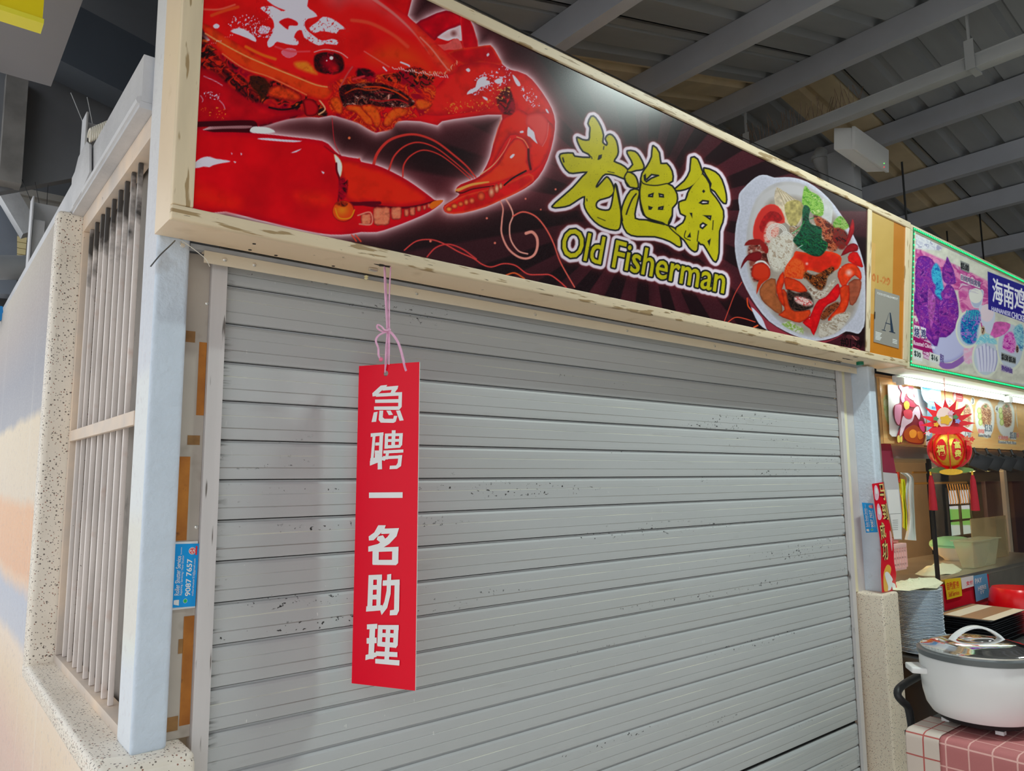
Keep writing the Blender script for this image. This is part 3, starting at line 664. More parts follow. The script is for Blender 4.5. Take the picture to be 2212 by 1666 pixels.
# body base
A.poly(body, RED, edge=(164, 6, 20), ew=9, k=2, nz=(40, 0.16, 5))
A.poly(hole, (196, 160, 166), edge=(222, 204, 216), ew=9)
A.spot(780 + 595 / 2.975, 215 / 2.975, 8, (120, 66, 66), soft=9)
A.poly(Bc((440, 290), (540, 285), (590, 255), (625, 250), (650, 300), (640, 320), (560, 320), (500, 330)), (206, 76, 74), nz=(10, 0.2, 3))
for pg, c, e, ew in [
    (Bc((355, 152), (430, 110), (545, 68), (640, 100), (640, 160), (560, 190), (490, 238), (470, 260), (420, 215)), (178, 0, 20), (120, 0, 26), 7),
    (Bc((640, 102), (700, 130), (735, 220), (752, 300), (690, 325), (655, 300), (645, 200)), (172, 0, 18), (206, 40, 40), 3),
    (Bc((560, 340), (660, 310), (750, 300), (830, 290), (860, 330), (885, 370), (905, 412), (830, 412), (760, 400), (700, 420), (620, 400)), (176, 4, 16), (196, 50, 20), 6),
    (Bc((560, 480), (640, 420), (760, 400), (860, 412), (930, 440), (955, 490), (935, 560), (880, 600), (850, 690), (700, 720), (560, 740), (430, 740), (380, 700), (450, 600)), (198, 24, 20), (168, 4, 20), 14),
    (Bc((955, 455), (1060, 482), (1130, 550), (1190, 640), (1225, 720), (1150, 730), (1070, 745), (1010, 700), (960, 620), (935, 560)), (206, 26, 18), (176, 10, 22), 12),
    (Bc((1010, 700), (1080, 740), (1150, 735), (1210, 780), (1240, 830), (1210, 960), (1160, 1060), (1080, 1120), (1090, 1080), (1075, 1000), (1080, 940), (1030, 880), (960, 870), (900, 960), (850, 1050), (790, 1120), (830, 1010), (860, 890), (905, 770)), (204, 26, 12), (158, 8, 20), 10),
    (Bc((610, 1222), (700, 1172), (780, 1130), (870, 1060), (930, 960), (985, 890), (1040, 900), (1075, 960), (1070, 1040), (1090, 1090), (1040, 1120), (960, 1150), (860, 1180), (700, 1215), (640, 1240)), (212, 44, 18), (150, 4, 20), 7),
    (Bc((535, 1330), (600, 1285), (680, 1250), (800, 1220), (900, 1190), (1000, 1150), (1080, 1115), (1110, 1160), (1000, 1238), (900, 1285), (800, 1330), (650, 1370), (555, 1370)), (196, 14, 18), (216, 70, 30), 6)]:
    A.poly(pg, c, edge=e, ew=ew, k=2, nz=(22, 0.22, 8), soft=1.2)
# rounder highlights that the print shows on the arm
A.poly(Bc((1065, 745), (1110, 728), (1165, 735), (1205, 790), (1200, 870), (1165, 942), (1120, 900), (1090, 830), (1058, 800)), PK, a=0.9, edge=(184, 36, 40), ew=8, soft=2)
A.line(Bc((1165, 942), (1195, 880), (1205, 790)), 1.4, (220, 120, 120), a=0.7)
A.line(Bc((905, 740), (880, 830), (848, 930)), 2, (232, 110, 60), a=0.5)
A.gunk(Bc((870, 640), (900, 590), (950, 560), (990, 690), (960, 740), (900, 720)), [DK, (60, 2, 10), RED], 12, 4)
A.line(Bc((770, 1120), (850, 1060), (920, 970), (960, 890)), 3.4, (236, 150, 110), a=0.75, w2=1.2)
A.line(Bc((1075, 960), (1078, 1030), (1090, 1088)), 5, (70, 0, 12), a=0.85); A.line(Bc((1060, 1098), (980, 1142), (920, 1190)), 3.5, (24, 4, 8)); A.line(Bc((1000, 880), (1045, 900), (1075, 950)), 2, (240, 150, 100), a=0.8)
A.line(Bc((615, 1225), (700, 1190), (780, 1175), (820, 1170)), 7, (236, 140, 66), a=0.85, w2=3); A.line(Bc((612, 1232), (650, 1240), (720, 1215), (850, 1195)), 2.6, (60, 0, 8))
for x, y, rx, ry, c in [(838, 1235, 8, 13, (226, 150, 120)), (872, 1212, 6, 11, (232, 166, 130)), (898, 1196, 4.4, 8, (228, 150, 110)), (772, 1262, 9, 10, (226, 96, 50)), (712, 1290, 7, 7, (228, 120, 70)), (676, 1300, 6, 7, (232, 130, 70)), (640, 1312, 7, 6, (226, 110, 50)), (600, 1325, 8, 6, (236, 140, 60)), (565, 1345, 8, 6, (240, 150, 60))]:
    A.spot(780 + x / 2.975, y / 2.975, rx, (150, 30, 20), ry=ry * 1.08); A.spot(780 + x / 2.975, y / 2.975, rx * 0.8, c, ry=ry * 0.85, soft=3)
# whitish specular prints, right arm
for pg in (Bc((680, 608), (696, 580), (735, 560), (745, 520), (780, 492), (815, 500), (800, 515), (826, 520), (820, 545), (770, 560), (745, 585)), Bc((855, 522), (880, 505), (905, 508), (910, 528), (880, 540)), Bc((972, 480), (990, 492), (1020, 530), (1024, 552), (1005, 552), (985, 520)),
           Bc((1072, 815), (1090, 830), (1112, 850), (1120, 890), (1135, 925), (1110, 905), (1085, 880), (1068, 870)), Bc((672, 448), (690, 438), (702, 452), (690, 464)), Bc((806, 352), (818, 340), (824, 352), (812, 364)), Bc((1185, 700), (1198, 705), (1208, 730), (1192, 720)),
           Bc((955, 1010), (975, 990), (988, 995), (968, 1018)), Bc((1020, 845), (1040, 840), (1045, 852), (1025, 855)), Bc((780, 620), (810, 630), (812, 648), (790, 636)), Bc((1030, 568), (1048, 570), (1046, 590)), Bc((200, 1135), (215, 1130), (245, 1152), (240, 1160), (212, 1152))):
    A.poly(pg, HL, k=2)
n = fbm(U / 3.2, V / 3.2, 21, 3)
def sparkle(poly, th, col, a=0.9):
    idx, d = A.sd(poly, 2, 2); A.put(idx, (d < 0) * np.clip((n[idx] - th) * 14, 0, 1) * a, col)
sparkle(Bc((680, 610), (740, 500), (860, 440), (950, 430), (960, 520), (900, 560), (780, 600)), 0.60, HL); sparkle(Bc((1020, 560), (1100, 570), (1150, 680), (1080, 680)), 0.62, HL)
sparkle(Bc((850, 560), (960, 560), (930, 640), (840, 620)), 0.62, (240, 150, 80)); sparkle(Bc((540, 660), (860, 640), (850, 700), (560, 730)), 0.64, (240, 120, 40))
# dark crevices and mouth
A.gunk(Ac((30, 230), (90, 270), (200, 370), (370, 470), (520, 520), (660, 590), (760, 640), (830, 690), (850, 745), (740, 752), (560, 770), (480, 800), (400, 805), (340, 700), (240, 560), (120, 440), (30, 400)), [BLK, DK, (180, 20, 16), BLK, (206, 70, 20)], 26, 31, a=1)
A.poly(Ac((-20, 405), (60, 420), (160, 480), (260, 560), (340, 600), (430, 660), (540, 700), (640, 700), (720, 730), (600, 762), (480, 795), (400, 810), (300, 790), (100, 795), (-20, 805)), (172, 4, 18), edge=(120, 0, 20), ew=16, k=2, nz=(30, 0.2, 14), soft=3)
A.poly(Ac((470, 575), (540, 545), (640, 580), (690, 620), (660, 650), (560, 640), (480, 620)), (196, 50, 16), edge=(120, 10, 16), ew=8, nz=(8, 0.4, 5), soft=2)
A.line(Ac((480, 690), (560, 705), (650, 690), (690, 650)), 4, BLK); A.gunk(Ac((360, 490), (440, 500), (480, 540), (470, 600), (430, 640), (370, 570)), [BLK, (60, 20, 10), (30, 14, 6)], 9, 3)
A.poly(Ac((700, 640), (760, 640), (800, 690), (780, 740), (720, 745), (705, 700)), (168, 10, 20), edge=(70, 0, 10), ew=6); A.line(Ac((800, 640), (840, 700), (800, 735)), 3, (222, 150, 110))
A.line(Ac((-20, 800), (150, 795), (330, 790), (385, 800), (360, 840), (180, 845), (-20, 860)), 12, (54, 4, 12), a=0.9)
A.poly(Ac((356, 838), (375, 815), (420, 815), (480, 822), (520, 850), (430, 858), (370, 852)), (222, 206, 222), k=2)
for pts in (Ac((40, 615), (55, 640), (50, 655)), Ac((160, 645), (185, 672), (196, 700)), Ac((60, 490), (130, 520), (180, 550))): A.line(pts, 1.6, HL, a=0.7)
sparkle(Ac((60, 590), (160, 600), (150, 640), (80, 630)), 0.56, HL); sparkle(Ac((50, 690), (200, 700), (180, 770), (60, 740)), 0.66, (236, 120, 30))
mouth = Ac((930, 560), (1000, 540), (1190, 530)) + Bc((0, 530), (120, 535), (240, 575), (320, 630), (345, 665), (300, 690), (180, 690), (60, 680), (-30, 690)) + Ac((1040, 680), (960, 690), (940, 640))
A.gunk(Ac((850, 640), (900, 590), (880, 545), (960, 500), (1190, 460)) + Bc((0, 480), (200, 470), (400, 500), (480, 560), (460, 660), (400, 740), (240, 780), (200, 830), (110, 848)) + Ac((1160, 850), (1110, 825), (1050, 790), (960, 760), (900, 735)), [DK, (176, 16, 14), OR, (150, 14, 14), (206, 70, 16), DK, RED], 19, 41)
A.gunk(mouth, [BLK, BLK, (70, 10, 16), BLK, (130, 60, 50), BLK, (190, 130, 120)], 13, 57, soft=1.5)
for pts, w, c in ((Ac((970, 600), (1040, 570), (1120, 580), (1190, 570)), 3, (150, 40, 14)), (Bc((20, 560), (120, 560), (220, 590), (300, 640)), 3, (196, 50, 12)), (Bc((60, 640), (130, 650), (230, 640), (300, 665)), 3.4, (150, 20, 24)), (Bc((90, 600), (150, 590), (210, 605)), 2.4, (120, 20, 28))): A.line(pts, w, c)
for pg in (Ac((870, 640), (920, 620), (950, 660), (955, 720), (930, 735), (890, 700)), Ac((975, 680), (1040, 672), (1100, 690), (1130, 690), (1150, 760), (1140, 810), (1090, 790), (1040, 730), (980, 710)), Bc((0, 680), (70, 670), (110, 700), (130, 760), (120, 810), (90, 820), (60, 760), (20, 720)), Bc((140, 800), (160, 740), (220, 690), (300, 700), (290, 740), (220, 770), (180, 815)), Bc((350, 640), (420, 640), (460, 670), (420, 705), (360, 700))):
    A.poly(pg, (214, 72, 16), edge=(140, 14, 12), ew=6, nz=(6, 0.35, 6), a=0.9)
# carapace
A.poly(carap, (200, 14, 16), edge=(178, 8, 20), ew=10, k=2, nz=(46, 0.14, 9))
A.poly(Ac((560, -350), (1300, -350)) + Bc((100, 10), (260, 120), (340, 200), (250, 160), (100, 60), (-60, 20), (-200, 30)), (190, 70, 74), soft=14, a=0.7, nz=(60, 0.3, 2)); A.line(Bc((60, -20), (200, 80), (320, 190), (400, 290), (440, 350)), 9, (196, 96, 96), a=0.5, w2=2)
A.poly(Bc((60, 330), (200, 260), (340, 300), (440, 400), (470, 480), (380, 450), (200, 430), (60, 400)), (206, 46, 14), soft=14, a=0.75, nz=(20, 0.15, 3)); A.poly(Bc((330, 160), (420, 230), (520, 330), (600, 420), (560, 470), (470, 400), (400, 300)), (202, 52, 30), soft=8, a=0.8, nz=(8, 0.25, 11))
rim = Ac((45, 150), (60, 200), (130, 290), (200, 370), (300, 430), (400, 480), (520, 520), (640, 575), (740, 625), (840, 645), (890, 600), (872, 555), (780, 530), (640, 470), (480, 400), (330, 310), (200, 230), (110, 170))
A.poly(rim, (204, 50, 14), edge=(184, 16, 14), ew=9, k=2, nz=(14, 0.22, 13), soft=2.5)
A.line(Ac((70, 215), (170, 275), (330, 360), (480, 425), (640, 490), (780, 545), (860, 560)), 3.2, (236, 150, 90), a=0.65); A.line(Ac((180, 345), (320, 440), (470, 490), (620, 560), (720, 610)), 3, (240, 140, 80), a=0.5)
A.poly(Ac((640, 400), (720, 395), (770, 440), (790, 480), (740, 470), (660, 440)), (226, 110, 26), soft=3, a=0.8, nz=(7, 0.3, 3)); A.line(Ac((330, 300), (430, 350), (520, 380)), 8, (220, 90, 20), a=0.4)
for i in range(46):      # bristly rim at the right shoulder
    t = i / 45; x = 300 + 320 * t + 6 * math.sin(i * 5); y = 470 - 40 * math.sin(t * 3) + (30 - 130 * max(0, t - 0.75) * 4 * 0.8) * (1 if t > 0.3 else 0.4)
    A.line(Bc((x, y), (x + 8 * math.cos(i), y + 12)), 1.3, (240, 190, 170) if i % 2 else (240, 120, 60), a=0.8, k=1)
# eyes
A.gunk(Ac((772, 360), (840, 335), (930, 350), (960, 400), (955, 450), (900, 478), (820, 470), (775, 440)), [BLK, (60, 6, 10), BLK, DK], 9, 3); A.spot(420 + 862 / 2.975, 405 / 2.975, 19, (150, 0, 20), ry=20, soft=3); A.spot(420 + 900 / 2.975, 440 / 2.975, 12, (176, 10, 20), soft=3)
A.spot(420 + 880 / 2.975, 373 / 2.975, 4.5, (226, 200, 220)); A.spot(420 + 850 / 2.975, 390 / 2.975, 2, (226, 200, 220)); A.line(Ac((770, 335), (840, 318), (930, 335), (985, 372)), 2, (226, 170, 170), a=0.8)
A.gunk(Bc((-20, 440), (60, 450), (95, 490), (40, 510), (-30, 490)), [BLK, DK], 8, 5); A.gunk(Bc((130, 490), (200, 475), (340, 430), (440, 470), (470, 520), (380, 570), (260, 540), (160, 515)), [BLK, DK, (150, 16, 12), BLK, (196, 50, 20), DK], 14, 8)
A.line(Ac((1015, 430), (980, 480), (935, 560)), 3.4, (176, 60, 60)); A.line(Ac((1090, 490), (1020, 510)), 4, (190, 40, 50)); A.line(Ac((900, 560), (870, 575), (860, 550), (890, 540), (915, 570), (900, 620)), 2.4, (170, 20, 24))
for pg in (Ac((455, -60), (470, 5), (540, 50), (585, 66), (560, 72), (500, 40), (420, 48), (470, 90), (505, 130), (512, 175), (500, 215), (468, 270), (478, 305), (510, 290), (530, 268), (600, 285), (660, 290), (668, 265), (640, 240), (660, 200), (690, 195), (705, 240), (760, 275), (800, 292), (850, 282), (915, 288), (920, 262), (880, 250), (820, 262), (760, 225), (720, 190), (708, 150), (730, 120), (790, 105), (760, 70), (725, 40), (712, -60)),
           Ac((738, 180), (790, 140), (825, 108), (880, 118), (930, 150), (970, 186), (930, 190), (912, 216), (860, 205), (810, 200), (770, 212)), Ac((120, 165), (140, 152), (162, 165), (150, 182), (128, 180)), Ac((230, 200), (290, 180), (340, 200), (390, 240), (395, 270), (350, 250), (290, 225)),
           Ac((410, 200), (440, 160), (480, 190), (470, 215), (430, 215)), Ac((560, 330), (600, 310), (650, 320), (655, 350), (610, 372), (570, 355))):
    A.poly(pg, HL if pg is not None else HL, k=2)
A.poly(Ac((545, 138), (600, 115), (660, 140), (660, 165), (610, 165), (600, 190), (560, 160)), RED); sparkle(Ac((400, -20), (480, 50), (505, 150), (480, 220), (400, 200)), 0.5, (190, 10, 16), 0.8); sparkle(Ac((700, 120), (980, 130), (960, 270), (760, 260)), 0.62, (196, 30, 30)); sparkle(Ac((640, 240), (920, 250), (940, 300), (700, 300)), 0.60, (196, 20, 20))
A.poly(Ac((560, 330), (600, 310), (650, 320), (655, 350), (610, 372), (570, 355)), (206, 90, 110), a=0.7); sparkle(Ac((230, 110), (400, 100), (400, 200), (240, 190)), 0.62, HL); sparkle(Ac((380, 170), (520, 180), (500, 240), (380, 230)), 0.55, HL)
A.line(Ac((110, 100), (190, 70), (280, 45)), 8, (200, 60, 24), a=0.5); A.line(Bc((255, 400), (300, 418), (310, 426)), 3.4, HL); A.line(Bc((142, 432), (164, 455)), 2.8, HL)
for i in range(26): A.line(Bc((200 + i * 14, 432 + 26 * math.sin(i * 1.2) * 0.4 + i * 2.4), (208 + i * 14, 440 + i * 2.4)), 1.5, (236, 196, 196), k=1)
for pts, w_, c_, a_ in ((Ac((60, 60), (160, 60), (260, 30)), 5, (214, 90, 70), 0.45), (Ac((520, 300), (620, 330), (740, 330)), 5, (210, 60, 70), 0.5), (Bc((-60, 130), (60, 150), (200, 220), (300, 300)), 10, (214, 60, 40), 0.35), (Bc((380, 240), (450, 310), (520, 400), (560, 450)), 4, (222, 110, 100), 0.6),
                         (Bc((20, 330), (100, 380), (180, 430)), 3, (224, 130, 130), 0.4)): A.line(pts, w_, c_, a=a_)
for i in range(60): A.spot(430 + 200 * ((i * 0.618) % 1), 20 + 90 * ((i * 0.381) % 1), 0.8 + (i % 3) * 0.5, (226, 200, 214), a=0.7)
A.gunk(Ac((45, 268), (120, 330), (220, 430), (320, 520), (420, 620), (380, 660), (240, 560), (130, 470), (40, 420)), [BLK, (90, 8, 14), (190, 30, 14), BLK, (120, 10, 14)], 17, 77, soft=3, a=0.85)
# big left claw
A.poly(claw, (190, 4, 16), edge=(168, 0, 22), ew=14, k=2, nz=(55, 0.12, 17))
A.poly(Ac((-20, 1180), (150, 1230), (300, 1290), (250, 1350), (100, 1320), (-20, 1290)), (206, 24, 10), soft=14, a=0.7, nz=(30, 0.2, 3)); A.poly(Ac((640, 1240), (800, 1230), (880, 1270), (860, 1330), (700, 1310)), (204, 30, 12), soft=10, a=0.6, nz=(20, 0.2, 5))
A.poly(Ac((930, 1050), (1000, 1030), (1190, 1090)) + Bc((0, 1060), (150, 1100), (300, 1180), (420, 1260), (380, 1310), (200, 1320), (0, 1300)) + Ac((1150, 1300), (1060, 1310), (980, 1280), (950, 1180)), (206, 30, 12), edge=(170, 8, 16), ew=12, soft=3, nz=(30, 0.15, 5))
A.poly(Ac((895, 990), (925, 1010), (948, 1050), (950, 1095), (935, 1145), (912, 1100), (908, 1050)), (224, 214, 206), edge=(190, 120, 60), ew=2.5, k=2); A.line(Ac((912, 1050), (915, 1100), (932, 1150), (935, 1220), (925, 1290)), 4.5, (90, 0, 16), a=0.9); A.line(Ac((835, 940), (890, 980), (940, 1002)), 3, (140, 6, 20))
A.gunk(Ac((930, 1150), (985, 1160), (975, 1260), (930, 1290)), [(40, 4, 10), DK, RED], 8, 4, soft=2, a=0.8)
A.line(Ac((1000, 1310), (1080, 1310), (1190, 1305)) + Bc((0, 1308), (120, 1328), (250, 1336), (350, 1326), (430, 1306), (480, 1290)), 9, (84, 2, 18), a=0.9, w2=3)
for x, w_, y0, y1 in [(32, 33, 1372, 1448), (132, 54, 1332, 1448), (226, 34, 1330, 1412), (292, 16, 1342, 1394), (330, 19, 1330, 1388), (372, 15, 1322, 1362), (408, 12, 1318, 1352), (436, 11, 1306, 1340)]:
    A.poly(Bc((x - w_, y0 + 6), (x, y0), (x + w_, y0 + 4), (x + w_ * 0.92, y1 - 8), (x, y1), (x - w_ * 0.9, y1 - 6)), (206, 106, 78), edge=(120, 20, 22), ew=4.5, k=2, nz=(6, 0.25, int(x) + 400))
A.line(Ac((1050, 1385), (1130, 1365), (1138, 1440), (1060, 1440)), 3, (210, 130, 110), a=0.8)
A.poly(Bc((455, 1300), (480, 1290), (527, 1286), (508, 1312), (455, 1345), (440, 1320)), (226, 92, 16), k=2)
A.spot(420 + 958 / 2.975, 1358 / 2.975, 25, (150, 10, 14), ry=24); A.spot(420 + 956 / 2.975, 1356 / 2.975, 23, (206, 60, 14), ry=22); A.spot(420 + 948 / 2.975, 1350 / 2.975, 17, (232, 110, 20), ry=15, soft=9); A.line(Ac((905, 1340), (930, 1400), (1000, 1400), (1028, 1350)), 3, (240, 130, 20), a=0.8); A.gunk(Ac((905, 1310), (940, 1295), (985, 1305), (960, 1330)), [BLK, (150, 30, 10)], 5, 3)
for pg in (Ac((-20, 1078), (18, 1032), (60, 1010), (100, 1008), (135, 1020), (205, 1030), (232, 1040), (180, 1048), (120, 1062), (95, 1075), (60, 1070), (30, 1078)), Ac((405, 890), (470, 888), (560, 896), (690, 906), (640, 914), (540, 908), (430, 898)), Ac((250, 1036), (268, 1040), (262, 1048)), Ac((236, 980), (244, 988), (240, 994)), Ac((296, 982), (306, 990), (300, 998)), Ac((620, 982), (688, 956), (655, 978)), Ac((815, 1100), (835, 1108), (828, 1118))): A.poly(pg, HL, k=2)


# ---- calligraphy and English name: white halo, black outline, yellow body
glyphs = [
    Cc((455, 200), (440, 170), (462, 118), (492, 128), (530, 190), (552, 262), (546, 318), (580, 345), (590, 320), (575, 290), (594, 262), (622, 264), (655, 310), (668, 390), (655, 430), (635, 468), (690, 492), (740, 530), (738, 580), (722, 600), (650, 572), (572, 562), (532, 600), (496, 660), (512, 668), (570, 602), (590, 596), (620, 640), (636, 700), (600, 742), (530, 762), (498, 790), (500, 830), (545, 850), (600, 850), (622, 810), (636, 730), (650, 650), (664, 700), (682, 800), (690, 900), (682, 980), (650, 1002), (560, 980), (490, 935), (430, 860), (408, 800), (412, 738), (360, 760), (290, 806), (220, 822), (158, 820), (230, 752), (320, 672), (392, 590), (432, 546), (350, 552), (290, 552), (245, 500), (216, 428), (240, 408), (315, 406), (330, 430), (452, 440), (440, 405), (398, 385), (365, 330), (352, 282), (390, 300), (445, 302), (452, 250)),
    Cc((745, 388), (800, 392), (836, 430), (868, 498), (860, 526), (812, 533), (772, 545), (742, 540), (790, 492), (758, 425)),
    Cc((740, 552), (792, 572), (816, 612), (824, 668), (790, 668), (748, 655), (728, 600)),
    Cc((700, 862), (722, 780), (770, 697), (822, 690), (832, 722), (806, 830), (802, 915), (880, 928), (1000, 942), (1052, 970), (1112, 992), (1152, 1062), (1162, 1128), (1130, 1124), (1078, 1090), (960, 1052), (820, 1050), (742, 1022), (705, 942)),
    Cc((945, 348), (990, 400), (1002, 486), (1050, 486), (1090, 545), (1094, 618), (1050, 640), (1092, 662), (1128, 724), (1126, 790), (1092, 830), (1090, 892), (1060, 962), (1020, 942), (930, 916), (872, 880), (850, 800), (844, 700), (850, 630), (862, 562), (900, 505), (936, 432)),
    Cc((1245, 440), (1290, 452), (1320, 530), (1328, 562), (1288, 622), (1230, 668), (1160, 690), (1118, 684), (1190, 622), (1236, 540)),
    Cc((1345, 522), (1430, 552), (1480, 612), (1512, 722), (1512, 792), (1478, 770), (1430, 700), (1394, 676), (1402, 640), (1362, 572)),
    Cc((1330, 566), (1382, 642), (1392, 702), (1432, 752), (1490, 852), (1486, 942), (1460, 1012), (1456, 1180), (1434, 1250), (1400, 1212), (1345, 1120), (1318, 1112), (1296, 1092), (1290, 1152), (1270, 1170), (1230, 1140), (1190, 1080), (1130, 1030), (1128, 985), (1180, 950), (1202, 892), (1162, 872), (1150, 788), (1200, 772), (1216, 722), (1250, 662), (1300, 602))]
cuts = [Cc((508, 455), (518, 418), (546, 410), (542, 440), (522, 455)), Cc((500, 655), (545, 598), (575, 572), (582, 580), (552, 620), (512, 668)),
        Cc((500, 800), (540, 768), (604, 750), (624, 765), (610, 830), (560, 848), (510, 832)),
        Cc((868, 575), (888, 560), (892, 600), (930, 562), (990, 570), (996, 580), (935, 604), (892, 634), (872, 615)), Cc((905, 725), (952, 708), (945, 750), (903, 746)), Cc((985, 712), (1030, 722), (1032, 752), (990, 748)), Cc((905, 812), (945, 824), (930, 846), (908, 846)), Cc((984, 822), (1030, 812), (1024, 848), (980, 846)),
        Cc((880, 928), (940, 930), (1030, 955), (1046, 968), (950, 948)), Cc((1326, 700), (1340, 684), (1354, 700), (1340, 716)), Cc((1298, 792), (1330, 766), (1384, 772), (1380, 802), (1330, 806)), Cc((1228, 868), (1252, 868), (1252, 915)), Cc((1328, 886), (1404, 888), (1396, 932), (1352, 900)),
        Cc((1308, 960), (1334, 940), (1372, 962), (1332, 1000), (1308, 985)), Cc((1208, 1062), (1236, 1018), (1242, 1062)), Cc((1368, 1090), (1398, 1066), (1386, 1132))]
ga = []; gb = []
for g in glyphs:
    p = cr(g, 2); ga.append(p); gb.append(np.roll(p, -1, 0))
txt_v, txt_f = text2d('Old Fisherman', 0.0, 3)
def tloops(body, f, off=0.0, ref=None):
    vs, fs = text2d(body, off, 3); cnt = {}
    for q in fs:
        for a, b in zip(q, q[1:] + q[:1]): cnt[(a, b)] = cnt.get((a, b), 0) + 1
    ed = [(a, b) for (a, b) in cnt if (b, a) not in cnt]
    x0, x1 = vs[:, 0].min(), vs[:, 0].max(); y0, y1 = ref or (vs[:, 1].min(), vs[:, 1].max())
    M = np.array([f((x - x0) / (x1 - x0), (y - y0) / (y1 - y0)) for x, y in vs])
    return M[[a for a, b in ed]], M[[b for a, b in ed]]
qm = quadmap(Cc((218, 1196), (1496, 1498), (1522, 1290), (262, 968)))
ta, tb = tloops('Old Fisherman', qm, ref=(0.0, 0.73))
tsel = A.sel(np.vstack([ta, tb]), 30); _, td = A.sdseg(ta, tb, fill=True, idx=tsel)
td = td - 1.3
dall = np.full(len(A.U), 99.0, np.float32); dall[tsel] = td
gd = np.full(len(A.U), 99.0, np.float32)
for p, q in zip(ga, gb):
    idx, d = A.sdseg(p, q, 32); gd[idx] = np.minimum(gd[idx], d)
for c in cuts:
    p = cr(c, 1); idx, d = A.sdseg(p, np.roll(p, -1, 0), 6); gd[idx] = np.maximum(gd[idx], -d - 0.6)
both = np.minimum(dall, gd); allidx = np.nonzero(both < 34)[0]; d = both[allidx]
A.put(allidx, np.exp(-np.clip(d - 8, 0, 99) / 4.5) * 0.95, (120, 40, 44)); A.put(allidx, np.clip((11.5 - d) / 3.0, 0, 1), (208, 190, 206))
A.put(allidx, np.clip((3.9 - d) / 1.3, 0, 1), (22, 24, 26))
yel = np.array([[170, 160, 22]]) * (0.93 + 0.14 * fbm(A.U[allidx] / 30, A.V[allidx] / 30, 5)[:, None]); sp_ = vnoise(A.U[allidx] / 1.3, A.V[allidx] / 1.3, 6); yel = np.where((sp_ > 0.93)[:, None], yel * 0.72, yel)
A.put(allidx, np.clip((0.2 - d) / 1.2, 0, 1), yel)
# dividing strokes inside the calligraphy
for pts, w in ((Cc((745, 545), (720, 600), (760, 665)), 3.2), (Cc((850, 640), (838, 720), (850, 800), (880, 890), (930, 925), (1030, 960)), 3.0), (Cc((812, 720), (782, 760), (752, 830), (735, 880)), 3.4), (Cc((1050, 640), (960, 655), (870, 640), (845, 600)), 2.6), (Cc((1092, 890), (1066, 970), (1160, 1060)), 2.6), (Cc((650, 640), (690, 840), (705, 930)), 3.0),
               (Cc((462, 430), (466, 445)), 2.2), (Cc((560, 350), (556, 372)), 2.2), (Cc((238, 440), (246, 470)), 3.4), (Cc((590, 545), (640, 556)), 1.6), (Cc((510, 905), (570, 930)), 1.6), (Cc((425, 760), (428, 775)), 2.2), (Cc((1215, 725), (1208, 745)), 2.4), (Cc((1200, 1010), (1190, 1060), (1235, 1085)), 2), (Cc((1290, 1090), (1300, 1010)), 2.2), (Cc((1415, 930), (1410, 1000)), 2)):
    A.line(pts, w, (24, 24, 20), a=0.95)

# ---- soup bowl
A.poly(Ec((270, 1020), (330, 1170), (450, 1290), (620, 1350), (800, 1385), (920, 1365), (1020, 1310), (900, 1360), (760, 1362), (600, 1316), (420, 1200), (320, 1080)), (122, 40, 52))
A.poly(Ec((300, 1100), (360, 1230), (440, 1288), (420, 1270), (380, 1180)), (176, 176, 196))
bowl = Ec((205, 215), (240, 170), (300, 110), (360, 70), (420, 66), (480, 86), (560, 82), (640, 88), (740, 120), (850, 195), (950, 300), (1050, 450), (1125, 590), (1170, 720), (1192, 860), (1190, 1200), (1170, 1270), (1140, 1308), (1100, 1300), (1040, 1290), (980, 1325), (880, 1356), (780, 1362), (660, 1330), (560, 1285), (440, 1210), (340, 1090), (262, 960), (212, 840), (182, 720), (170, 600), (182, 450), (208, 340), (200, 280))
A.poly(bowl, (176, 174, 190), edge=(196, 196, 212), ew=6, nz=(3, 0.07, 3), k=2)
inner = Ec((262, 560), (285, 400), (340, 250), (440, 150), (560, 116), (680, 128), (800, 188), (900, 280), (1000, 420), (1080, 560), (1140, 720), (1165, 900), (1150, 1060), (1100, 1180), (1000, 1280), (880, 1330), (760, 1335), (640, 1296), (520, 1215), (400, 1090), (310, 940), (262, 780))
A.poly(inner, (146, 134, 126), edge=(168, 164, 172), ew=12, nz=(20, 0.12, 4), k=2)
A.poly(Ec((270, 500), (340, 260), (440, 170), (560, 128), (680, 138), (800, 200), (900, 290), (860, 330), (740, 260), (600, 230), (450, 260), (380, 380), (320, 560), (290, 700)), (176, 170, 174), soft=5, a=0.9)
A.poly(Ec((500, 160), (560, 200), (620, 240), (700, 300), (690, 420), (640, 480), (570, 440), (500, 330), (480, 240)), (186, 168, 148), nz=(7, 0.25, 7), k=2)
for i in range(9): A.line(Ec((505 + i * 8, 170 + i * 4), (560 + i * 14, 300), (600 + i * 12, 430)), 1.4, (206, 190, 168) if i % 2 else (140, 122, 92), a=0.8)
A.poly(Ec((560, 300), (640, 260), (700, 290), (700, 380), (640, 470), (590, 440)), (158, 142, 86), nz=(6, 0.3, 8), a=0.85)
A.poly(Ec((860, 250), (930, 290), (935, 370), (920, 470), (870, 480), (850, 380)), (182, 180, 182), nz=(8, 0.1, 2), k=2)
A.gunk(Ec((700, 240), (720, 150), (760, 190), (830, 230), (865, 300), (860, 380), (800, 380), (740, 330), (700, 290)), [(96, 150, 40), (140, 178, 80), (70, 130, 26), (176, 190, 120)], 5, 4, soft=1)
A.gunk(Ec((945, 430), (1000, 385), (1050, 440), (1060, 480), (1000, 500), (950, 490)), [(80, 150, 36), (140, 160, 90), (60, 120, 20)], 6, 5, soft=1)
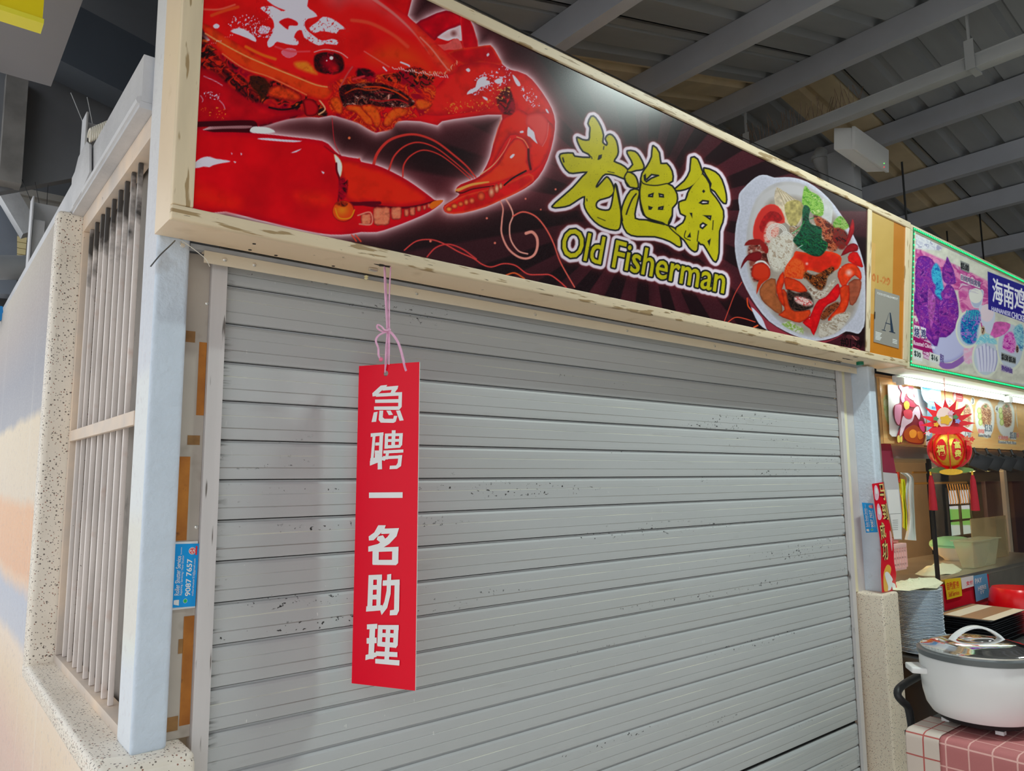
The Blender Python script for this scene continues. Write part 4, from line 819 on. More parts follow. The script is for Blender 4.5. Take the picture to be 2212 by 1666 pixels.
A.poly(Ec((312, 520), (330, 420), (380, 330), (450, 293), (510, 310), (550, 370), (562, 440), (500, 450), (440, 500), (400, 600), (330, 580)), (188, 40, 34), edge=(206, 60, 50), ew=3, k=2); A.poly(Ec((362, 470), (400, 390), (450, 350), (510, 360), (545, 410), (500, 440), (430, 440), (390, 520)), (150, 14, 18), k=2, nz=(6, 0.3, 3))
A.gunk(Ec((400, 520), (430, 440), (480, 430), (520, 470), (500, 560), (440, 600), (405, 580)), [(196, 110, 100), (206, 160, 150), (180, 60, 50)], 6, 5)
A.gunk(Ec((600, 470), (700, 470), (780, 440), (850, 470), (900, 560), (890, 640), (800, 660), (700, 650), (630, 600)), [(170, 140, 110), (120, 90, 70), (190, 180, 170), (60, 40, 30)], 8, 15)
A.gunk(Ec((790, 380), (850, 400), (900, 430), (960, 490), (980, 600), (960, 660), (900, 650), (870, 560), (800, 440)), [(130, 50, 20), (176, 90, 60), (60, 20, 14), (150, 40, 24)], 6, 25)
A.gunk(Ec((960, 480), (1030, 500), (1060, 560), (1030, 640), (980, 640), (940, 560)), [(40, 10, 12), (120, 24, 20), (90, 40, 34)], 6, 27)
A.gunk(Ec((280, 620), (420, 600), (440, 760), (440, 860), (320, 900), (290, 780)), [(60, 20, 16), (130, 60, 50), (170, 150, 140)], 9, 19)
for c in ((500, 520, 80, 74), (500, 680, 74, 110), (570, 600, 60, 90), (560, 700, 50, 80)):
    for r in (1.0, 0.84, 0.68): 
        A.line([(1540 + (c[0] + c[2] * r * math.cos(t / 6 * PI + r * 3)) / 3.622, 360 + (c[1] + c[3] * r * math.sin(t / 6 * PI + r * 3)) / 3.622) for t in range(13)], 2.2, (200, 194, 190), k=2, a=0.9); 
A.gunk(Ec((450, 560), (620, 540), (630, 680), (560, 800), (480, 820), (430, 720)), [(150, 128, 110), (196, 188, 180), (176, 164, 150)], 4, 39, a=0.55)
A.poly(Ec((246, 618), (280, 575), (370, 568), (366, 612), (300, 612)), (120, 20, 18), k=2); A.poly(Ec((370, 570), (430, 630), (425, 680), (380, 640)), (130, 20, 18)); A.poly(Ec((218, 800), (240, 730), (290, 680), (372, 668), (376, 720), (330, 745), (270, 735)), (112, 14, 20), edge=(80, 6, 14), ew=4)
A.line(Ec((330, 770), (350, 745), (400, 745), (440, 790)), 4, (206, 200, 200)); A.poly(Ec((308, 800), (330, 762), (400, 755), (445, 800), (440, 870), (360, 890), (306, 860)), (190, 44, 20), edge=(150, 20, 14), ew=5); A.poly(Ec((440, 872), (380, 920), (340, 1000), (360, 890)), (180, 40, 14))
A.poly(Ec((560, 860), (570, 780), (630, 700), (650, 660), (760, 680), (880, 660), (970, 680), (1008, 720), (980, 800), (900, 830), (820, 830), (740, 810), (700, 880), (620, 870)), (192, 30, 14), edge=(204, 52, 16), ew=8, nz=(10, 0.15, 6), k=2)
A.gunk(Ec((560, 860), (570, 790), (630, 720), (700, 740), (720, 800), (700, 870), (620, 872)), [(200, 60, 16), (206, 80, 30), (190, 40, 14)], 6, 3, a=0.8)
A.gunk(Ec((710, 870), (720, 820), (800, 850), (930, 780), (945, 820), (900, 860), (880, 930), (840, 970), (780, 930), (730, 880)), [(50, 16, 10), (130, 60, 20), (20, 8, 6), (160, 90, 40)], 6, 51)
A.gunk(Ec((628, 570), (680, 500), (700, 430), (700, 350), (720, 300), (760, 330), (750, 400), (770, 450), (850, 480), (850, 560), (900, 600), (880, 660), (840, 700), (790, 700), (740, 680), (680, 640), (640, 600)), [(8, 50, 34), (14, 84, 54), (6, 36, 26), (20, 100, 50)], 6, 61, soft=1)
A.line(Ec((625, 522), (680, 480), (710, 440)), 1.6, (40, 140, 70)); A.line(Ec((760, 410), (790, 400)), 1.8, (30, 120, 60)); A.line(Ec((660, 640), (700, 615)), 1.4, (170, 200, 190))
for pg, c, e in ((Ec((1000, 700), (1050, 620), (1100, 600), (1135, 620), (1130, 660), (1070, 670)), (140, 12, 20), (100, 4, 16)), (Ec((1060, 520), (1090, 410), (1106, 450), (1100, 520), (1050, 620), (1040, 600)), (140, 16, 22), (110, 6, 16)), (Ec((1070, 680), (1130, 670), (1170, 760), (1165, 790), (1060, 740)), (196, 20, 16), (150, 10, 16)),
                 (Ec((1010, 780), (1060, 755), (1120, 770), (1160, 830), (1158, 890), (1110, 850), (1060, 900), (1020, 950), (975, 860), (985, 810)), (206, 52, 18), (170, 20, 14)), (Ec((1060, 910), (1150, 880), (1160, 950), (1120, 1060), (1070, 1080)), (146, 70, 48), (110, 40, 26)),
                 (Ec((365, 960), (420, 890), (490, 880), (500, 1000), (540, 1080), (530, 1160), (440, 1100), (380, 1040)), (150, 80, 44), (110, 50, 30)), (Ec((500, 900), (550, 820), (560, 900), (540, 960), (560, 1040), (600, 1130), (540, 1080), (500, 990)), (196, 46, 16), (150, 20, 10)),
                 (Ec((560, 870), (600, 870), (680, 900), (740, 970), (700, 990), (620, 970), (570, 960)), (196, 50, 18), (150, 20, 10)), (Ec((540, 960), (580, 990), (600, 1080), (640, 1130), (760, 1120), (750, 1180), (680, 1222), (600, 1200), (510, 1160), (560, 1120)), (190, 56, 22), (140, 26, 14)),
                 (Ec((760, 1170), (790, 1100), (830, 1040), (880, 1020), (960, 930), (985, 920), (995, 990), (960, 1050), (900, 1080), (860, 1130), (830, 1220), (790, 1322), (760, 1270), (700, 1220)), (200, 14, 20), (150, 4, 16)), (Ec((990, 950), (1065, 930), (1060, 1080), (1000, 1170), (920, 1208), (900, 1190), (960, 1120), (1000, 1050)), (196, 50, 18), (150, 16, 12))):
    A.poly(pg, c, edge=e, ew=4, k=2, nz=(7, 0.18, 4))
A.gunk(Ec((585, 960), (650, 990), (740, 980), (780, 1040), (780, 1100), (700, 1130), (620, 1120), (585, 1040)), [(16, 10, 10), (60, 40, 34), (20, 12, 12)], 6, 5); A.gunk(Ec((640, 1020), (700, 1020), (770, 1050), (780, 1080), (720, 1090), (650, 1060)), [(206, 150, 146), (210, 190, 188), (180, 50, 50), (206, 190, 186)], 5, 8)
A.gunk(Ec((840, 1180), (880, 1110), (960, 1060), (990, 1080), (930, 1150), (870, 1200)), [(30, 14, 10), (130, 60, 30), (60, 30, 20)], 5, 8)
A.gunk(Ec((740, 930), (800, 960), (860, 970), (930, 900), (960, 890), (900, 1000), (800, 1040)), [(150, 128, 112), (190, 180, 172), (120, 90, 76)], 7, 9, a=0.9)
A.gunk(Ec((830, 1330), (840, 1230), (900, 1220), (960, 1160), (1060, 1140), (1070, 1180), (980, 1290), (880, 1332)), [(146, 130, 116), (186, 176, 168), (130, 110, 92)], 7, 10); A.gunk(Ec((540, 1235), (600, 1210), (650, 1240), (700, 1260), (705, 1310), (640, 1290)), [(176, 170, 164), (120, 150, 60), (186, 182, 178)], 6, 11)
for x, y, r in ((735, 760, 4), (1065, 830, 9), (1000, 790, 2), (755, 1190, 1.5)): A.spot(1540 + x / 3.622, 360 + y / 3.622, r, (222, 190, 190), soft=4, a=0.8)
idx, d = A.sd(bowl, 4, 2); A.c[idx] *= np.where(d < 0, 0.88, 1.0)[:, None]
ua, ub = tloops('#01-29', quadmap(Ec((1000, 1402), (1165, 1436), (1165, 1368), (1000, 1332)))); usel = A.sel(np.vstack([ua, ub]), 4); _, ud = A.sdseg(ua, ub, idx=usel); A.line(Ec((1060, 1330), (1130, 1345)), 10, (70, 30, 36), a=0.6); A.put(usel, 0.7 - ud / 1.2, (8, 6, 8))
A.line(Ec((1075, 1430), (1100, 1415), (1130, 1425), (1160, 1445)), 1.4, (190, 110, 100)); A.line(Ec((1090, 1325), (1125, 1360)), 1.2, (190, 110, 100))
m_print = print_mat('glossy_printed_panel', rough=0.22, spec=0.2)
ps = ink_mesh('poster_panel', PG, len(xs), NV, A.c, m_print, sg, 1.5)
relabel(ps, 'printed panel with a red crab, yellow lettering and a soup bowl')
# ================================================================ orange end panel and certificate
def face_mesh(name, x0, x1, zlo, zhi, nu, nv, bgc, paint, m, parent, gain=1.6, off=0.0):
    s = np.linspace(x0, x1, nu); t = np.linspace(0, 1, nv); X = np.tile(s, (nv, 1))
    zh = zhi(X) if callable(zhi) else X * 0 + zhi; Z = zlo + (zh - zlo) * t[:, None]; Y = SY(X, Z) - off
    P = np.stack([X, Y, Z], -1).reshape(-1, 3); U, V = proj(P); A = Art(U, V, bgc); A.X = X.ravel(); A.Z = Z.ravel(); paint(A)
    return ink_mesh(name, P, nu, nv, A.c, m, parent, gain)
def paint_end(A):
    A.c[:] = (204, 168, 96); A.c[A.X > 3.93] = (196, 126, 50)
    A.put(np.nonzero(A.Z < 2.505)[0], np.clip((2.475 - A.Z[A.Z < 2.505]) * 200, 0, 1), (212, 134, 44)); A.c[(A.X < 3.735) & (A.Z < 2.72) & (A.Z > 2.36)] = (214, 170, 100)
    a, b = tloops('01-29', quadmap(Ec((1245, 893), (1385, 932), (1385, 878), (1245, 838))), 0.0); idx = A.sel(np.vstack([a, b]), 3); _, d = A.sdseg(a, b, idx=idx); A.put(idx, (0.9 - abs(d)) / 0.9, (200, 90, 40))
    A.c += (fbm(A.U / 20, A.V / 20, 3)[:, None] - 0.5) * 8
relabel(face_mesh('end_panel', 3.685, 4.058, 2.163, lambda X: 2.942 - 0.0165 * X, 80, 130, (200, 160, 90), paint_end, m_print, sg, gain=1.0), 'amber end panel with faint unit number')
cert_q = [Ec((x, y))[0] for x, y in ((1255, 1372), (1450, 1425), (1456, 1012), (1266, 955))]
cq = [PT(u, v, 0.003) for u, v in cert_q]
ct = thing('certificate', 'grey printed hygiene notice with large letter A on the amber sign panel', 'notice', cq[0])
m_cert = mat('grey_notice_print', (130, 126, 120), rough=0.35)
MB().hexa([Vector(q) for q in cq] + [Vector(q) + Vector((0, 0.0022, 0)) for q in cq]).out('sheet', m_cert, ct)
def inq(q, off): 
    f = quadmap(q); return lambda s, t: PT(*f(s, t), off)
def cmap(off): 
    f = quadmap(cert_q); return lambda s, t: PT(*f(s, t), off)
cm = cmap(0.0036); b = MB()
for poly in ([(0.60, 0.63), (0.645, 0.63), (0.78, 0.28), (0.66, 0.28)], [(0.56, 0.60), (0.58, 0.62), (0.40, 0.27), (0.375, 0.27)], [(0.44, 0.42), (0.70, 0.42), (0.70, 0.405), (0.43, 0.405)], [(0.30, 0.272), (0.46, 0.272), (0.46, 0.258), (0.30, 0.258)], [(0.60, 0.282), (0.84, 0.282), (0.84, 0.264), (0.60, 0.264)]):
    b.add([cm(s, t) for s, t in poly], [tuple(range(len(poly)))])
b.out('letter', mat('navy_print', (34, 48, 66), rough=0.4), ct, recalc=False)
b = MB(); letters(b, 'FOOD ESTABLISHMENT', None or [(0.08, 0.905), (0.93, 0.905), (0.93, 0.945), (0.08, 0.945)], lambda s, t: cm(s, t), 0.01)
for i in range(6): b.add([cm(*q) for q in ((0.05, 0.20 - i * 0.026), (0.30 - 0.03 * (i % 3), 0.20 - i * 0.026), (0.30 - 0.03 * (i % 3), 0.186 - i * 0.026), (0.05, 0.186 - i * 0.026))], [(0, 1, 2, 3)])
for i in range(3): b.add([cm(*q) for q in ((0.74, 0.15 - i * 0.03), (0.92, 0.15 - i * 0.03), (0.92, 0.135 - i * 0.03), (0.74, 0.135 - i * 0.03))], [(0, 1, 2, 3)])
b.out('small_print', mat('white_print', (226, 224, 220), rough=0.4), ct, recalc=False)['kind'] = 'stuff'
MB().hexa([Vector(cm(-0.012, 0.56)), Vector(cm(0.006, 0.56)), Vector(cm(0.006, 0.43)), Vector(cm(-0.012, 0.43))] + [Vector(cm(-0.012, 0.56)) - Vector((0, .002, 0)), Vector(cm(0.006, 0.56)) - Vector((0, .002, 0)), Vector(cm(0.006, 0.43)) - Vector((0, .002, 0)), Vector(cm(-0.012, 0.43)) - Vector((0, .002, 0))]).out('clip', m_black, ct)

# ================================================================ neighbour stall sign
def Fc(*p): return [(1940 + x / 4.165, 460 + y / 4.165) for x, y in p]
s2 = thing('chicken_rice_sign', 'sign box edged in green lights with a purple tinted roast chicken', 'sign', (5.4, 1.78, 2.13))
b = MB(); x0, x1 = 4.111, 6.9; n = 8; vs = []
for i in range(n + 1):
    x = x0 + (x1 - x0) * i / n; vs += [(x, SY(x, 2.125) + 0.012, 2.125), (x, SY(x, 2.9) + 0.012, 2.972 - 0.0175 * x), (x, 1.86, 2.972 - 0.0175 * x), (x, 1.86, 2.125)]
b.add(vs, [(0, 1, 2, 3), tuple(4 * n + k for k in (3, 2, 1, 0))] + [(4 * i + k, 4 * i + (k + 1) % 4, 4 * i + 4 + (k + 1) % 4, 4 * i + 4 + k) for i in range(n) for k in range(4)])
b.out('casing', mat('off_white_casing', (206, 200, 188), rough=0.5), s2)
def rail2(xa, xb, za, zb):
    q = MB(); slab(q, xa, xb, za, zb, 0.006); q.out('frame_rail', mat('dull_cream_frame', (176, 166, 140), rough=0.5, var=0.08, vscale=10), s2, bevel=0.003)
rail2(4.112, 6.9, 2.121, 2.16); rail2(4.112, 6.9, lambda x: 2.936 - 0.0165 * x, lambda x: 2.972 - 0.0175 * x); rail2(4.112, 4.172, 2.16, 2.868)
def paint_ck(A):
    n = fbm(A.U / 9, A.V / 9, 3); A.c[:] = np.array([178, 176, 190]) + (n[:, None] - 0.5) * 50
    A.poly(Fc((100, 150), (260, 230), (420, 310), (600, 400), (1200, 660), (1200, 1560), (900, 1500), (100, 1400)), (190, 190, 178), nz=(12, 0.12, 3), k=1, a=0.8)
    A.gunk(Fc((110, 320), (200, 330), (520, 470), (700, 560), (860, 640), (860, 1000), (820, 1050), (640, 1000), (560, 860), (540, 700), (100, 620)), [(176, 70, 140), (206, 130, 170), (168, 60, 130), (200, 170, 190)], 20, 4, k=1)
    A.gunk(Fc((100, 480), (180, 560), (220, 900), (330, 1280), (100, 1200)), [(190, 180, 196), (150, 40, 110), (200, 200, 190), (188, 186, 196)], 16, 8, k=1); A.poly(Fc((100, 1090), (300, 1180), (330, 1230), (330, 1300), (110, 1240)), (140, 24, 90), k=1)
    A.poly(Fc((330, 1040), (500, 1000), (620, 1150), (600, 1260), (480, 1340), (360, 1330), (300, 1200)), (170, 172, 206), edge=(140, 140, 190), ew=8); A.poly(Fc((360, 1340), (480, 1350), (620, 1260), (600, 1330), (500, 1400), (400, 1400)), (130, 90, 160), a=0.7)
    A.gunk(Fc((600, 1190), (720, 1200), (700, 1330), (600, 1350)), [(206, 150, 180), (200, 180, 196)], 9, 3)
    for pg in (Fc((160, 460), (200, 390), (280, 400), (330, 460), (350, 560), (400, 700), (440, 640), (500, 680), (540, 820), (540, 960), (500, 1060), (430, 1120), (370, 1120), (350, 1200), (280, 1150), (190, 1000), (165, 860), (155, 700)),
               Fc((400, 500), (430, 440), (440, 395), (460, 430), (500, 520), (520, 620), (500, 640), (440, 640), (400, 590)), Fc((265, 680), (300, 690), (350, 800), (370, 960), (360, 1140), (330, 1200), (290, 1080), (270, 900), (258, 760)), Fc((115, 720), (140, 690), (170, 780), (200, 900), (190, 960), (140, 850))):
        A.poly(pg, (110, 40, 130), edge=(78, 24, 120), ew=7, nz=(5, 0.35, 6), k=2); A.gunk(pg, [(74, 24, 116), (136, 48, 140), (96, 30, 140), (160, 70, 160)], 13, 3, a=0.45, k=2)
    A.poly(Fc((268, 690), (300, 700), (340, 800), (300, 1050), (270, 900)), (150, 70, 150), a=0.7, nz=(4, 0.3, 7)); sn = fbm(A.U / 2.0, A.V / 2.0, 9, 2)
    idx, d = A.sd(Fc((160, 400), (540, 440), (540, 1100), (180, 1000)), 1, 1); A.put(idx, (d < 0) * np.clip((sn[idx] - 0.72) * 10, 0, 1) * 0.45, (210, 170, 220))
    A.gunk(Fc((300, 520), (340, 450), (380, 510), (400, 620), (410, 680), (385, 720), (395, 780), (370, 770), (330, 720), (340, 660), (310, 610)), [(30, 110, 170), (60, 170, 200), (24, 90, 160)], 6, 6)
    for cx, cy, rx, ry in ((632, 1050, 118, 172), (790, 1300, 128, 185), (1010, 1200, 130, 230)):
        A.spot(1940 + cx / 4.165, 460 + cy / 4.165, rx / 4.165, (200, 204, 190), ry=ry / 4.165); A.spot(1940 + cx / 4.165, 460 + cy / 4.165, rx * 0.87 / 4.165, (176, 186, 200), ry=ry * 0.88 / 4.165)
    A.poly(Fc((640, 700), (760, 690), (765, 760), (740, 850), (680, 850), (650, 790)), (160, 170, 196), edge=(200, 204, 204), ew=3); A.spot(1940 + 700 / 4.165, 460 + 745 / 4.165, 15, (206, 206, 200), ry=17)
    A.poly(Fc((735, 830), (860, 880), (870, 970), (840, 1080), (790, 1070), (740, 950)), (186, 190, 210)); A.spot(1940 + 800 / 4.165, 460 + 900 / 4.165, 15, (206, 190, 200), ry=20); A.poly(Fc((880, 980), (1010, 1000), (960, 1090), (830, 1130), (850, 1040)), (190, 90, 160), nz=(6, 0.2, 4))
    A.gunk(Fc((565, 980), (610, 900), (680, 870), (735, 890), (740, 970), (710, 1060), (700, 1160), (630, 1180), (570, 1120)), [(20, 70, 150), (40, 150, 180), (30, 60, 150), (150, 110, 190), (40, 130, 170)], 6, 7)
    for x in range(6): A.line(Fc((600 + x * 22, 960), (620 + x * 20, 880)), 2.4, (50, 150, 170)); A.line(Fc((710 + x * 32, 1190 + abs(2 - x) * 20), (722 + x * 30, 1330), (735 + x * 24, 1420)), 5.5, (196, 196, 216)); A.line(Fc((726 + x * 32, 1180 + abs(2 - x) * 20), (738 + x * 30, 1330), (748 + x * 24, 1420)), 1.2, (120, 110, 170))
    A.gunk(Fc((700, 1180), (760, 1090), (850, 1110), (890, 1180), (800, 1170)), [(150, 200, 206), (110, 180, 200), (190, 210, 206)], 5, 8); A.gunk(Fc((940, 1210), (960, 1100), (1020, 1070), (1060, 1140), (1040, 1260), (960, 1230)), [(190, 60, 160), (206, 130, 190), (160, 30, 140)], 7, 9); A.gunk(Fc((1040, 1050), (1110, 1000), (1133, 1100), (1120, 1240), (1070, 1180)), [(90, 150, 180), (140, 190, 200), (60, 110, 160)], 7, 2)
    A.poly(Fc((806, 527), (1200, 680), (1200, 1010), (812, 868)), (36, 30, 128), k=1)
    for q, c in ((((560, 428), (640, 462), (640, 545), (562, 510)), (120, 122, 122)), (((128, 1210), (222, 1240), (218, 1340), (130, 1308)), (200, 202, 200)), (((282, 1250), (378, 1285), (372, 1365), (284, 1335)), (196, 198, 196)), (((928, 1255), (1060, 1300), (1058, 1362), (928, 1325)), (130, 134, 134)), (((143, 1008), (195, 1022), (192, 1128), (145, 1108)), (206, 206, 214)), (((203, 1022), (252, 1040), (248, 1135), (204, 1120)), (206, 206, 214)), (((226, 1240), (280, 1260), (276, 1325), (228, 1305)), (150, 80, 130))): A.poly(Fc(*q), c, k=1)
    for i in range(6): A.poly(Fc((562 + i * 30, 545 + i * 13), (588 + i * 30, 556 + i * 13), (588 + i * 30, 618 + i * 13), (562 + i * 30, 606 + i * 13)), (196, 194, 200), k=1)
    A.line(Fc((570, 625), (742, 688)), 1.6, (150, 60, 130)); [A.line(Fc((565, 640 + i * 16), (700 + 20 * (i % 2), 690 + i * 12)), 1.0, (160, 150, 176), a=0.6) for i in range(4)]; A.spot(1940 + 764 / 4.165, 460 + 1058 / 4.165, 5, (170, 150, 130), ry=11); A.spot(1940 + 1072 / 4.165, 460 + 1225 / 4.165, 4, (150, 130, 120), ry=10)
    A.gunk(Fc((930, 1365), (1030, 1400), (1026, 1450), (930, 1420)), [(200, 200, 206), (110, 90, 150), (206, 206, 210)], 3, 3, k=1)
    A.gunk(Fc((110, 170), (260, 230), (400, 310), (380, 340), (240, 330), (110, 310)), [(180, 180, 196), (206, 206, 212), (150, 150, 176)], 9, 12, k=1)
    tx = [('$5.00', ((566, 505), (636, 535), (636, 475), (566, 445)), (20, 20, 24), 0.5), ('$30', ((146, 1290), (204, 1312), (204, 1262), (146, 1236)), (20, 40, 40), 0.4), ('$16', ((300, 1322), (356, 1345), (356, 1295), (300, 1270)), (20, 40, 40), 0.4), ('$3.50 $5.50', ((932, 1322), (1056, 1358), (1056, 1312), (932, 1268)), (24, 24, 26), 0.5),
          ('烧', ((147, 1106), (188, 1122), (190, 1040), (148, 1024)), (40, 40, 90), 0.5), ('鸡', ((207, 1126), (246, 1138), (248, 1054), (208, 1038)), (40, 40, 90), 0.5), ('Roasted Chicken', ((140, 1185), (330, 1228), (330, 1192), (140, 1148)), (226, 222, 230), 0.3),
          ('一只', ((230, 1270), (276, 1288), (278, 1262), (230, 1244)), (230, 220, 230), 0.5), ('Whole', ((230, 1300), (276, 1318), (278, 1290), (230, 1274)), (230, 220, 230), 0.2), ('半只', ((378, 1340), (410, 1352), (410, 1280), (378, 1268)), (70, 50, 110), 0.5), ('7', ((756, 1082), (772, 1088), (774, 1040), (756, 1034)), (70, 40, 30), 0.6), ('8', ((1065, 1250), (1080, 1255), (1080, 1208), (1065, 1202)), (60, 30, 30), 0.5),
          ('海南鸡饭', ((850, 800), (1240, 950), (1240, 730), (850, 580)), (222, 222, 236), 0.9), ('HAINANESE', ((842, 880), (1012, 930), (1012, 892), (842, 842)), (214, 214, 232), 0.4), ('CHICKEN RICE', ((1022, 942), (1240, 1014), (1240, 962), (1022, 888)), (214, 214, 232), 0.5), ('白烧鸡饭套餐', ((566, 600), (742, 672), (742, 620), (566, 556)), (60, 50, 90), 0.3), ('烧白鸡饭', ((932, 1412), (1028, 1446), (1028, 1408), (932, 1370)), (60, 40, 110), 0.3)]
    for body_, q, c, bo in tx:
        a, b2 = tloops(body_, quadmap(Fc(*q))); idx = A.sel(np.vstack([a, b2]), 3)
        if len(idx) == 0: continue
        _, d = A.sdseg(a, b2, idx=idx); A.put(idx, 0.5 + bo * 0.7 - d / 1.1, c)
m_print2 = print_mat('backlit_printed_panel', rough=0.22, emit=0.22, spec=0.25)
relabel(face_mesh('poster_panel', 4.172, 6.30, 2.16, lambda X: 2.937 - 0.0165 * X, 520, 360, (190, 190, 200), paint_ck, m_print2, s2, gain=1.15), 'printed panel with purple chicken, side dishes and blue name block')
b = MB(); m_led = mat('green_led', (16, 236, 110), emit=4.0)
def led(x, z):
    c = (x, SY(x, z) - 0.011, z); r = 0.0052; b.add([(c[0] - r, c[1], c[2]), (c[0], c[1], c[2] - r), (c[0] + r, c[1], c[2]), (c[0], c[1], c[2] + r), (c[0], c[1] - r * 0.8, c[2])], [(0, 1, 4), (1, 2, 4), (2, 3, 4), (3, 0, 4), (3, 2, 1, 0)])
x = 4.142
while x < 6.6: led(x, 2.949 - 0.0168 * x); led(x, 2.142); x += 0.0225
z = 2.16
while z < 2.87: led(4.142, z); z += 0.030
o = b.out('light_strip', m_led, s2); o['kind'] = 'stuff'; relabel(o, 'row of tiny green lights round the panel')
b = MB(); q = MB(); slab(q, 4.134, 6.6, lambda x: 2.942 - 0.0168 * x, lambda x: 2.956 - 0.0168 * x, 0.0085, -0.004); slab(q, 4.134, 6.6, 2.1345, 2.150, 0.0085, -0.004); slab(q, 4.134, 4.150, 2.15, 2.872, 0.0085, -0.004); q.out('light_tape', mat('green_lit_tape', (60, 120, 96), rough=0.3, emit=0.08), s2)

# ================================================================ hanging recruitment board
cx, cy, yaw, wd, zt, hh = 1.00472, 1.765, -1.0626, 0.19079, 1.86682, 0.84828
ex = Vector((math.cos(yaw), math.sin(yaw), -0.0066)); ez = Vector((0.0032, -0.0058, 1)).normalized(); en = Vector((math.sin(yaw), -math.cos(yaw), 0))  # en faces the camera
if en.dot(Vector((-cx, -cy, 0))) < 0: en = -en
TC = Vector((cx, cy, zt))
def bp_(s, t, off=0.0): return tuple(TC + ex * (s - 0.5) * wd - ez * t * hh + en * off)
bd = thing('hanging_board', 'narrow red board with white Chinese characters hanging on pink string', 'signboard', TC)
m_red = mat('glossy_red_board', (214, 2, 32), g=1.75, rough=0.3, bump=0.12, bscale=50, spec=0.22)
hs, ht = 0.452, 0.030
n = 24; b = MB(); r = 0.0078
ring = [(hs + r * math.cos(2 * PI * k / n) / wd, ht + r * math.sin(2 * PI * k / n) / hh) for k in range(n)]
def outer(k):
    a = 2 * PI * k / n; c_, s_ = math.cos(a), math.sin(a); m_ = max(abs(c_), abs(s_)); return (0.5 + 0.5 * c_ / m_, 0.06 + 0.06 * s_ / m_)
out_ = [outer(k) for k in range(n)]
for off, fl_ in ((0.0, 1), (-0.0035, 0)):
    vs = [bp_(*p, off) for p in ring] + [bp_(*p, off) for p in out_]; b.add(vs, [(k, (k + 1) % n, n + (k + 1) % n, n + k) for k in range(n)])
    b.add([bp_(0, 0.12, off), bp_(0, 1, off), bp_(1, 1, off), bp_(1, 0.12, off)], [(0, 1, 2, 3)])
b.add([bp_(*p, 0) for p in ring] + [bp_(*p, -0.0035) for p in ring], [(k, (k + 1) % n, n + (k + 1) % n, n + k) for k in range(n)])
b.out('board', m_red, bd)
q = MB()
for (s0, t0, s1, t1) in ((0, 0, 1, 0), (1, 0, 1, 1), (1, 1, 0, 1), (0, 1, 0, 0)):
    q.add([bp_(s0, t0, 0.0), bp_(s1, t1, 0.0), bp_(s1, t1, -0.0035), bp_(s0, t0, -0.0035)], [(0, 1, 2, 3)])
q.out('white_edge', mat('white_board_core', (226, 216, 218), rough=0.4), bd)
# characters, traced: local frame from the photograph's board corners
BQ = [(775, 792), (907, 781), (896, 1492), (760, 1477)]
def bmap(u, v):   # inverse projection onto the board plane
    d = Vector(ray(u, v)); o_ = Vector((0, 0, EYE)); t = (TC - o_).dot(en) / d.dot(en); P_ = o_ + d * t - TC
    return P_ + TC + en * 0.0007
g = MB(); G7 = lambda *p: [(740 + x / 3.622, 540 + y / 3.622) for x, y in p]; G8 = lambda *p: [(740 + x / 2.973, 960 + y / 2.973) for x, y in p]
_pk = [0]
def nxt():
    global g
    g.out('character', mat('white_board_print', (232, 232, 246), g=1.7, rough=0.25), bd, recalc=False); g = MB()
def pl_(pts, k=0): _pk[0] += 1; g.add([tuple(Vector(bmap(*p)) + en * (0.00004 * _pk[0])) for p in pts], [tuple(range(len(pts)))])
# 急
pl_(G7((300, 1062), (350, 1057), (345, 1068), (300, 1108), (258, 1145), (236, 1147), (234, 1122))); pl_(G7((330, 1072), (438, 1063), (430, 1092), (312, 1102))); pl_(G7((398, 1066), (438, 1063), (428, 1090), (404, 1126), (376, 1122), (386, 1096)))
pl_(G7((262, 1125), (420, 1115), (466, 1113), (466, 1140), (262, 1150))); pl_(G7((440, 1116), (467, 1114), (464, 1228), (450, 1246), (436, 1240))); pl_(G7((256, 1172), (440, 1168), (440, 1196), (256, 1198))); pl_(G7((248, 1226), (460, 1224), (446, 1252), (248, 1252)))
pl_(G7((246, 1272), (276, 1266), (264, 1345), (228, 1348))); pl_(G7((290, 1258), (320, 1258), (316, 1310), (330, 1322), (398, 1322), (404, 1298), (430, 1300), (418, 1344), (400, 1354), (300, 1352), (284, 1330))); pl_(G7((344, 1258), (378, 1258), (396, 1290), (364, 1294))); pl_(G7((420, 1258), (452, 1256), (480, 1334), (448, 1338)))
nxt()   # 聘
pl_(G7((222, 1436), (322, 1428), (322, 1452), (222, 1464))); pl_(G7((238, 1450), (260, 1450), (244, 1640), (222, 1640))); pl_(G7((292, 1440), (320, 1438), (308, 1690), (282, 1690))); pl_(G7((258, 1508), (300, 1506), (300, 1530), (258, 1532))); pl_(G7((254, 1570), (300, 1570), (300, 1594), (254, 1594))); pl_(G7((220, 1630), (326, 1620), (326, 1646), (218, 1660)))
pl_(G7((334, 1438), (472, 1434), (474, 1456), (334, 1460))); pl_(G7((334, 1440), (360, 1440), (356, 1556), (330, 1556))); pl_(G7((446, 1436), (474, 1434), (468, 1530), (442, 1534))); pl_(G7((334, 1482), (470, 1478), (468, 1500), (334, 1504))); pl_(G7((332, 1530), (468, 1524), (452, 1548), (332, 1556))); pl_(G7((388, 1412), (418, 1412), (412, 1540), (384, 1540)))
pl_(G7((322, 1570), (478, 1562), (478, 1586), (322, 1594))); pl_(G7((342, 1590), (366, 1590), (358, 1640), (334, 1640))); pl_(G7((340, 1614), (460, 1608), (460, 1632), (340, 1638)))
